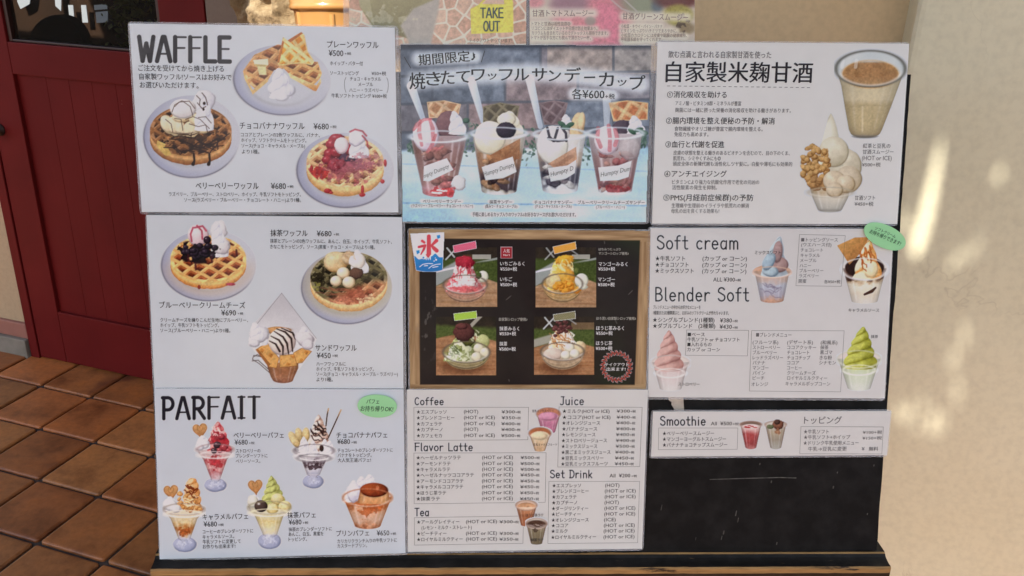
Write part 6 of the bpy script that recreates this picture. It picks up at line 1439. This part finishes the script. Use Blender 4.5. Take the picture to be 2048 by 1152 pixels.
card.text("base_list", [("■ベース", 224, 538, 304, 20), ("牛乳ソフト or チョコソフト", 223, 562, 468, 20), ("■入れるもの", 223, 585, 336, 20), ("カップ or コーン", 222, 609, 376, 20)], None, .004)
card.text("blend_list", [("■ブレンドメニュー", 546, 540, 712, 21)] + [(t, 530, 575 + 24 * k, x, 20) for k, (t, x) in enumerate((("(フルーツ系)", 650), ("ストローベリー", 658), ("ブルーベリー", 643), ("レッドラズベリー", 672), ("バナナ", 588), ("マンゴー", 604), ("パイン", 588), ("ピーチ", 584)))] + [("オレンジ", 524, 772, 602, 20)], INKG, .006)
card.text("blend_list", [(t, 692, 575 + 24 * k, x, 20) for k, (t, x) in enumerate((("(デザート系)", 813), ("ココアクッキー", 828), ("チョコレート", 796), ("チョコチップ", 800), ("ココア", 748), ("コーヒー", 760), ("クリームチーズ", 826), ("ロイヤルミルクティー", 880)))] + [("キャラメルポップコーン", 684, 770, 894, 20)], INKG, .006)
card.text("blend_list", [("(和風系)", 850, 576, 928, 20), ("抹茶", 848, 599, 886, 20), ("黒ゴマ", 847, 622, 904, 20), ("きな粉", 845, 647, 902, 20), ("シナモン", 843, 671, 921, 20)], INKG, .006)
card.text("drink_caption", [("ストロベリー", 180, 772, 280, 18)], None, .012, off=.0016); card.text("drink_caption", [("キャラメルソース", 980, 424, 1124, 18)], None, .012); card.text("drink_caption", [("抹茶", 1086, 548, 1119, 16)], None, .012)
def tub(cv, cx, yr, rx, ry, yb, wb, cols, sd, rc=(206, 196, 190)):
    cv.put(cv.aa(cv.ell(cx, yr, rx, ry)), rc)
    cv.fill([(yr, cx - rx, cx + rx), (yr + 22, cx - rx + 10, cx + rx - 10), (yb, cx - wb, cx + wb)], cols, .25, 20, sd, (150, 140, 136), .97, .5, rnd=12)
cv = Cv(Z8, 526, 72, 716, 398); tub(cv, 621, 240, 88, 30, 390, 52, [(0, (196, 156, 132)), (.3, (190, 168, 160)), (.5, (172, 176, 192)), (.75, (166, 160, 176)), (.92, (196, 148, 122)), (1, (180, 130, 104))], 4, (200, 152, 122))
cv.swirl(632, 78, 258, 64, 3.0, (186, 200, 206), (104, 116, 134), 26, .5, .05, .62, 3, .2); cv.blob(655, 210, 42, 36, (180, 148, 144), (126, 96, 96), wob=.15); cv.blob(648, 150, 22, 52, (180, 148, 146), (124, 96, 98), .1, .1); cv.blob(612, 240, 40, 26, (190, 210, 218), (116, 138, 156), .2, .1); cv.blob(606, 195, 26, 44, (176, 198, 210), (110, 134, 156), .5, .1)
cv.drizzle(622, 330, 56, 50, 10, 2.6, (120, 112, 134), 3, .3, .5); cv.rim(621, 246, 88, 26, 1.2, (206, 170, 148), op=.7); cv.grain(4); card.pic("soft_cream_picture", cv, label="grey and pink mixed soft cream in a cup")
card.text("drink_caption", [("ミックスソフト", 540, 153, 662, 19)], None, .012, off=.0016)
cv = Cv(Z8, 922, 66, 1172, 402); X, Y = cv.X, cv.Y
tub(cv, 1056, 226, 106, 52, 394, 58, [(0, (190, 184, 180)), (.14, (96, 56, 40)), (.3, (66, 36, 28)), (.38, (196, 168, 130)), (.5, (226, 216, 196)), (.72, (214, 200, 178)), (1, (206, 200, 192))], 5)
cv.put(cv.aa(cv.ell(1056, 222, 92, 52)), mx((58, 32, 26), (36, 18, 16), fbm(X, Y, 30))); cv.put(cv.aa(cv.poly([(926, 120), (1010, 82), (1075, 80), (1060, 130), (985, 210)])), mx((206, 150, 82), (160, 100, 48), np.clip((X + Y - 1050) / 200, 0, 1)))
cv.put(cv.aa(cv.line([(1056, 350), (1090, 335), (1108, 318)], [5, 8, 4])), (70, 40, 30))
cv.swirl(1070, 92, 270, 74, 2.6, (244, 226, 186), (172, 92, 34), 8, .4, .06, .7, 3, .4, mid=(214, 140, 62)); cv.blob(1085, 232, 36, 40, (246, 232, 200), (214, 176, 120), wob=.25)
cv.drizzle(1070, 180, 40, 60, 8, 4, (166, 80, 24), 5, 1.3, .8); cv.rim(1056, 232, 106, 52, 1.4, (206, 204, 204), op=.8); cv.grain(4); card.pic("soft_cream_picture", cv, label="caramel sauce soft cream with a wafer")
cv = Cv(Z8, 48, 512, 240, 812); tub(cv, 144, 668, 88, 38, 804, 48, [(0, (206, 196, 194)), (.2, (206, 172, 168)), (.4, (206, 190, 188)), (1, (206, 202, 200))], 6)
cv.swirl(136, 518, 700, 76, 4.6, (206, 164, 156), (112, 66, 66), 0, .5, .06, .66, 3, .1, mid=(170, 120, 114)); cv.rim(144, 672, 88, 36, 1.3, (190, 180, 178), op=.6); cv.rim(144, 720, 66, 22, 1.2, (226, 220, 218), op=.6); cv.grain(4); card.pic("soft_cream_picture", cv, label="dusty pink strawberry soft cream")
cv = Cv(Z8, 922, 496, 1138, 812); tub(cv, 1030, 652, 102, 44, 803, 50, [(0, (206, 208, 198)), (.25, (196, 204, 160)), (.5, (196, 204, 178)), (1, (206, 208, 200))], 7)
cv.swirl(1036, 501, 690, 86, 4.6, (190, 192, 84), (76, 78, 16), 14, .5, .06, .66, 3, .1, mid=(140, 142, 36)); cv.rim(1030, 656, 102, 42, 1.3, (190, 192, 180), op=.6); cv.rim(1030, 706, 76, 24, 1.2, (224, 226, 216), op=.6); cv.grain(4); card.pic("soft_cream_picture", cv, label="green tea soft cream in a clear tub")

# ---------------- 9: the smoothie strip
card = Card(Z8, [(1306, 823), (1782, 822), (1773, 910), (1302, 913)],
    "narrow white strip card headed Smoothie above the bare black board", .0050, (4, 3, 2, 4), (.735, .73, .705), cat="menu strip")
cv = Cv(Z8, 82, 914, 322, 976, step=.7); heading(cv, "Smoothie", 96, 924, 308, 965, 2.9, (34, 32, 34), gap=.17, thin=.9); card.pic("heading", cv)
card.text("price", [("All  ¥500", 333, 957, 432, 17), ("+税", 436, 959, 464, 13)], None, .010)
card.text("flavour_list", [("★ベリーベリースムージー", 106, 1003, 348, 21), ("★マンゴーヨーグルトスムージー", 106, 1030, 404, 21), ("★バナナチョコチップスムージー", 106, 1057, 410, 21)], None, .004)
card.frame("list_frame", [(88, 978), (460, 978), (457, 1078), (86, 1080)], .55); card.frame("list_frame", [(757, 971), (1144, 973), (1137, 1100), (751, 1099)], .55)
card.text("subheading", [("トッピング", 772, 941, 948, 36)], INKG, .010)
card.text("topping_list", [("★牛乳ソフト", 770, 995, 888, 21), ("★牛乳ソフト+ホイップ", 770, 1021, 988, 21), ("★ドリンク牛乳使用メニュー", 768, 1048, 1028, 21), ("牛乳→豆乳に変更", 790, 1076, 972, 21), ("¥100+税", 1048, 998, 1138, 17), ("¥150+税", 1046, 1025, 1137, 17), ("¥", 1042, 1076, 1056, 16), ("無料", 1076, 1076, 1120, 20)], INKG, .010)
cv = Cv(Z8, 466, 938, 576, 1084); tumbler(cv, 521, 962, 49, 16, 1078, 24, (120, 96, 84), (232, 206, 206), 972, [(0, (214, 196, 194)), (.25, (206, 150, 146)), (.4, (166, 66, 66)), (.8, (150, 60, 60)), (1, (176, 120, 116))], 3); cv.drizzle(521, 974, 30, 10, 5, 3, (176, 50, 50), 2, .5); cv.grain(4); card.pic("drink_picture", cv, label="red berry smoothie in a plastic cup")
cv = Cv(Z8, 584, 932, 692, 1084); tumbler(cv, 638, 962, 49, 16, 1078, 24, (196, 190, 180), (206, 196, 186), 970, [(0, (176, 176, 162)), (.3, (166, 150, 128)), (.6, (146, 134, 118)), (1, (160, 158, 150))], 4)
cv.blob(650, 962, 26, 24, (150, 96, 72), (80, 46, 36), wob=.4, sc=10); cv.blob(645, 950, 14, 12, (96, 66, 56), (50, 32, 28), wob=.4, sc=8); cv.blob(612, 972, 16, 10, (110, 116, 84), (70, 76, 50), wob=.4); cv.patch(650, 1000, 22, 20, (146, 92, 62), .5, 12, 3, .7); cv.grain(4); card.pic("drink_picture", cv, label="brown chocolate chip smoothie in a plastic cup")

# ---------------- 10, 11: the two posters behind, above the board
card = Card(ZP, [(700, -60), (1050, -60), (1050, 90), (701, 88)],
    "photo poster with a yellow TAKE OUT tag on cobblestones, behind the top of the board", .0012, (14, 3, 3, 3), (.5, .42, .36), name="take_out_poster", cat="poster", group="posters behind the menu cards", gloss=.55)
cv = Cv(ZP, 322, -130, 1145, 212, bg=(190, 150, 126), step=1.0); X, Y = cv.X, cv.Y
rg = np.random.RandomState(11); best = np.full(X.shape, 1e9); sec = best.copy(); bi = np.zeros(X.shape)
pts = []
for k in range(7):
    r = 70 + 75 * k; n = int(6.2832 * r / 62)
    pts += [(760 + r * math.cos(6.2832 * j / n + k) + rg.uniform(-8, 8), 210 + r * math.sin(6.2832 * j / n + k) * .95 + rg.uniform(-8, 8)) for j in range(n)]
for k, (px, py) in enumerate(pts):
    if not (260 < px < 1220 and -200 < py < 280): continue
    d = np.hypot(X - px, Y - py); nb = d < best; sec = np.where(nb, best, np.minimum(sec, d)); bi = np.where(nb, k, bi); best = np.where(nb, d, best)
st = mx((186, 136, 108), (212, 176, 146), _h(bi, bi * 3, 4)) * (.88 + .24 * fbm(X, Y, 14, 3, 2))[..., None]
cv.c[:] = mx((214, 200, 178), st, ss(5, 11, sec - best))
gl = cv.poly([(335, -130), (372, 40), (430, 130), (690, 215), (735, -60), (720, -130)])
cv.put(ss(0, 8, gl), mx((150, 140, 92), (118, 110, 66), np.clip((Y + 60) / 200 + .4 * (fbm(X, Y, 60) - .5), 0, 1))); cv.put(cv.aa(cv.poly([(340, -130), (372, 30), (440, 120), (420, 10), (395, -130)])), (164, 156, 112), .7)
cv.put(ss(-8, 8, cv.poly([(610, 215), (560, 120), (620, 40), (715, 0), (760, -130), (735, 60), (700, 215)])), mx((150, 142, 132), (178, 168, 154), fbm(X, Y, 20, 3, 9))); cv.patch(500, 90, 200, 80, (176, 170, 140), .72, 30, 3, .5)
cv.put(cv.aa(cv.poly([(924, 22), (985, -40), (1062, -60), (1085, 10), (1086, 150), (890, 158), (886, 42)])), (228, 208, 62)); cv.put(cv.aa(cv.poly([(928, 18), (980, -30), (1040, -10), (1044, 20)])), (206, 168, 140))
cv.put(cv.aa(cv.poly([(924, 22), (980, -32), (986, -28), (932, 24)])), (220, 200, 60))
cv.c = mx(cv.c, (206, 204, 204), .12 * np.ones_like(X)); cv.grain(6)
card.pic("cobblestone_photo", cv)
cv = Cv(ZP, 920, 26, 1052, 156, step=.7); cv.c[:] = (228, 208, 62); heading(cv, "TAKE", 934, 38, 1036, 82, 3.6, (52, 66, 64), gap=.14, thin=.9); heading(cv, "OUT", 948, 100, 1022, 144, 3.6, (52, 66, 64), gap=.14, thin=.9); card.pic("heading", cv, .0010)
card.text("note", [("テイクアウトやっています!", 880, 188, 1080, 20)], print_mat("print_ink_grey", tuple(float(v) for v in ink((120, 96, 84)))), .006)
card = Card(ZT, [(1060, -60), (1388, -60), (1385, 89), (1060, 91)],
    "pink and green fruit smoothie poster behind the board's top, beside the TAKE OUT poster", .0016, (7, 3, 3, 3), (.55, .5, .46), name="smoothie_poster", cat="poster", group="posters behind the menu cards", gloss=.55)
cv = Cv(ZT, 110, -200, 1985, 520, bg=(196, 180, 160), step=1.0); X, Y = cv.X, cv.Y
cv.c = mx((206, 190, 166), (176, 160, 146), fbm(X, Y, 200, 3, 4)); cv.put(ss(-120, 60, cv.ell(820, 120, 420, 420)), (206, 112, 122), .95); cv.put(ss(-60, 30, cv.ell(560, 40, 190, 110)), (130, 102, 112), .8); cv.put(ss(-40, 20, cv.ell(170, 20, 90, 60)), (206, 116, 124), .8)
cv.put(ss(-60, 60, cv.poly([(880, 20), (1130, 60), (1140, 520), (1020, 500), (880, 250)])), (212, 110, 128))
glow = np.zeros_like(X)
for P, w in (([(150, 150), (830, 150)], 90), ([(140, 270), (560, 270)], 60), ([(140, 320), (860, 330)], 60), ([(140, 380), (980, 385)], 70), ([(140, 440), (800, 440)], 60), ([(1180, 185), (1900, 195)], 80), ([(1160, 300), (1600, 300)], 60), ([(1160, 350), (1780, 350)], 60), ([(1160, 400), (1880, 410)], 60), ([(1160, 455), (1560, 455)], 60)): glow = np.maximum(glow, ss(-w * .5, w * .4, cv.line(P, w * .55)))
cv.put(ss(-90, 60, cv.ell(1370, 20, 230, 140)), (120, 130, 100), .85); cv.put(ss(-40, 30, cv.ell(1560, 70, 60, 70)), (86, 98, 108), .85); cv.put(ss(-60, 20, cv.ell(1790, -20, 220, 100)), (92, 40, 32), .9); cv.put(ss(-30, 30, cv.ell(1800, 170, 170, 120)), (150, 140, 52), .9)
cv.put(ss(-40, 20, cv.ell(1880, 320, 100, 60)), (120, 100, 60), .8); cv.patch(1850, 260, 130, 120, (60, 44, 34), .6, 60, 4, .7)
cv.put(glow, (222, 212, 190), .78); cv.put(ss(-20, 20, cv.ell(650, 235, 60, 44)), (206, 124, 126), .8); cv.put(ss(-20, 15, cv.ell(800, 240, 60, 46)), (130, 138, 120), .7)
for P in ([(1040, 0), (1160, 100), (1240, 130)], [(1180, -10), (1330, 130)]): cv.put(cv.aa(cv.line(P, 9)), (176, 166, 156), .7)
cv.c = mx(cv.c, (208, 206, 206), .10 * np.ones_like(X)); cv.grain(5); card.pic("fruit_photo", cv)
PG = print_mat("print_ink_grey", tuple(float(v) for v in ink((138, 118, 112))))
card.text("title", [("甘酒トマトスムージー", 140, 150, 835, 80)], PG, .006, off=.0012, rot=.005); card.text("title", [("甘酒グリーンスムージー", 1166, 190, 1912, 80)], PG, .006, off=.0012, rot=.03)
card.text("description", [("トマトと甘酒は相性抜群◎", 134, 270, 572, 48), ("リコピンにはダイエットや日焼け防止効果あり。", 134, 322, 880, 48), ("カリウムも含まれているのでデトックスも期待できます。", 132, 376, 1000, 48), ("トマトが苦手な方にも飲んで頂きたい一杯。", 132, 428, 805, 48)], PG, .004, off=.0012, rot=.01)
card.text("description", [("小松菜・キウイ・パイン・バナナ", 1150, 300, 1620, 46), ("ビタミンたっぷり!ハチミツでまろやかに。", 1150, 350, 1790, 46), ("小松菜のカロテンには皮膚や粘膜の健康維持、", 1150, 402, 1900, 46), ("呼吸器系統を守ってくれます。", 1150, 448, 1620, 46)], PG, .004, off=.0012, rot=.01)

# ---------------- stickers laid on the cards
def sticker(label, Z, cen, rx, ry, rot, rgb, base, lines, trot, name="green_sticker"):
    z, ox, oy = Z; px, py = ox + z * cen[0], oy + z * cen[1]
    root = empty(name, board(px, py, base), label, "sticker", "green oval take-home stickers")
    P = []
    for k in range(40):
        a = 6.2832 * k / 40; x, y = rx * math.cos(a), ry * math.sin(a) * (1 + .04 * math.cos(2 * a)); P.append(board(ox + z * (cen[0] + x * math.cos(rot) - y * math.sin(rot)), oy + z * (cen[1] + x * math.sin(rot) + y * math.cos(rot)), base))
    MB().prism(P[::-1], BN * .0008).build("sticker_sheet", print_mat("sticker_green", rgb, coat=False), root)
    class S: pass
    s = S(); s.root = root; s.base = base; s.w = lambda a, b, o: board(a, b, base + o); s.slope = lambda y: 0
    TEXTQ.append((s, "handwriting", lines, print_mat("pen_green", tuple(float(v) for v in ink((24, 52, 40)))), .004, Z, .0011, .1, trot, None))
GRN = tuple(float(v) for v in ink((138, 194, 142)))
sticker("pale green oval sticker on the PARFAIT card", Z3, (1486, 134), 126, 76, .05, GRN, .0075, [("パフェ", 1418, 105, 1500, 32), ("お持ち帰りOK!", 1380, 152, 1588, 36)], .02)
sticker("pale green oval sticker hanging over the board's right edge, above the caramel cup", Z8, (1150, 77), 104, 56, .42, GRN, .0072, [("ソフトクリーム", 1106, 58, 1202, 17), ("お持ち帰りできます!", 1082, 82, 1226, 21)], .42)
# the paper cup shaped ice flag sticker
root = empty("shaved_ice_sticker", board(855, 540, .0062), "white and blue paper cup sticker with a red ice character", "sticker")
cv = Cv(Z5, 62, 70, 300, 350, step=.8); X, Y = cv.X, cv.Y
d = np.minimum(np.minimum(X - (70 + (Y - 90) * .155), 290 - (Y - 80) * .045 - X), np.minimum(Y - (92 - (X - 70) * .045), 316 + 24 * np.sqrt(np.clip(1 - ((X - 192) / 100) ** 2, 0, 1)) - Y))
cv.put(cv.aa(d), (212, 212, 216)); body = cv.aa(d)
wave = 250 - 30 * np.exp(-((X - 240) / 26) ** 2) + 10 * np.sin(X / 18) - 4 * np.sin(X / 7); cv.put(body * ss(-2, 2, Y - wave), mx((34, 124, 190), (30, 108, 176), np.clip((Y - 240) / 80, 0, 1)))
for x in (170, 183, 197): cv.put(cv.aa(cv.line([(x, 240), (x + 3, 262)], [7, 2])), (214, 216, 220))
for P in ([(130, 308), (150, 292), (185, 286), (215, 288)], [(190, 318), (210, 302), (240, 292), (265, 290)], [(160, 302), (182, 300)], [(216, 312), (250, 306)]): cv.put(cv.aa(cv.line(P, 2.6)) * body, (210, 220, 230))
for x, y, r, c in ((154, 248, 6, 0), (238, 262, 6, 1), (225, 270, 4, 1), (232, 250, 3, 1)): cv.put(cv.aa(cv.ell(x, y, r, r)), ((34, 124, 190), (212, 216, 222))[c])
for x, y in ((253, 112), (118, 212)): cv.put(cv.aa(cv.poly([(x - 11, y - 10), (x + 10, y - 14), (x + 12, y + 4), (x - 6, y + 14)])), (38, 130, 194))
RD = (196, 66, 78)
for P, w in (([(190, 108), (190, 222)], [13, 15]), ([(190, 222), (186, 240), (172, 228)], [13, 8, 3]), ([(146, 138), (160, 148)], [9, 8]), ([(124, 178), (165, 168), (158, 190), (138, 226)], [8, 9, 8, 4]), ([(240, 136), (208, 168)], [12, 7]), ([(206, 166), (222, 184), (242, 202)], [6, 12, 13])): cv.put(cv.aa(cv.line(P, w)) * body, RD)
PS = [(70, 92), (290, 81), (286, 200), (281, 318), (262, 331), (230, 338), (192, 340), (154, 337), (122, 330), (106, 318), (88, 205)]
z, ox, oy = Z5
MB().prism([board(ox + z * x, oy + z * y, .0056) for x, y in PS], BN * .0006).build("sticker_sheet", print_mat("sticker_paper", (.78, .78, .79), coat=False), root)
cv.build("ice_flag_print", root, .0006, PIC, lambda a, b, o: board(a, b, .0062 + o))
flush_text()
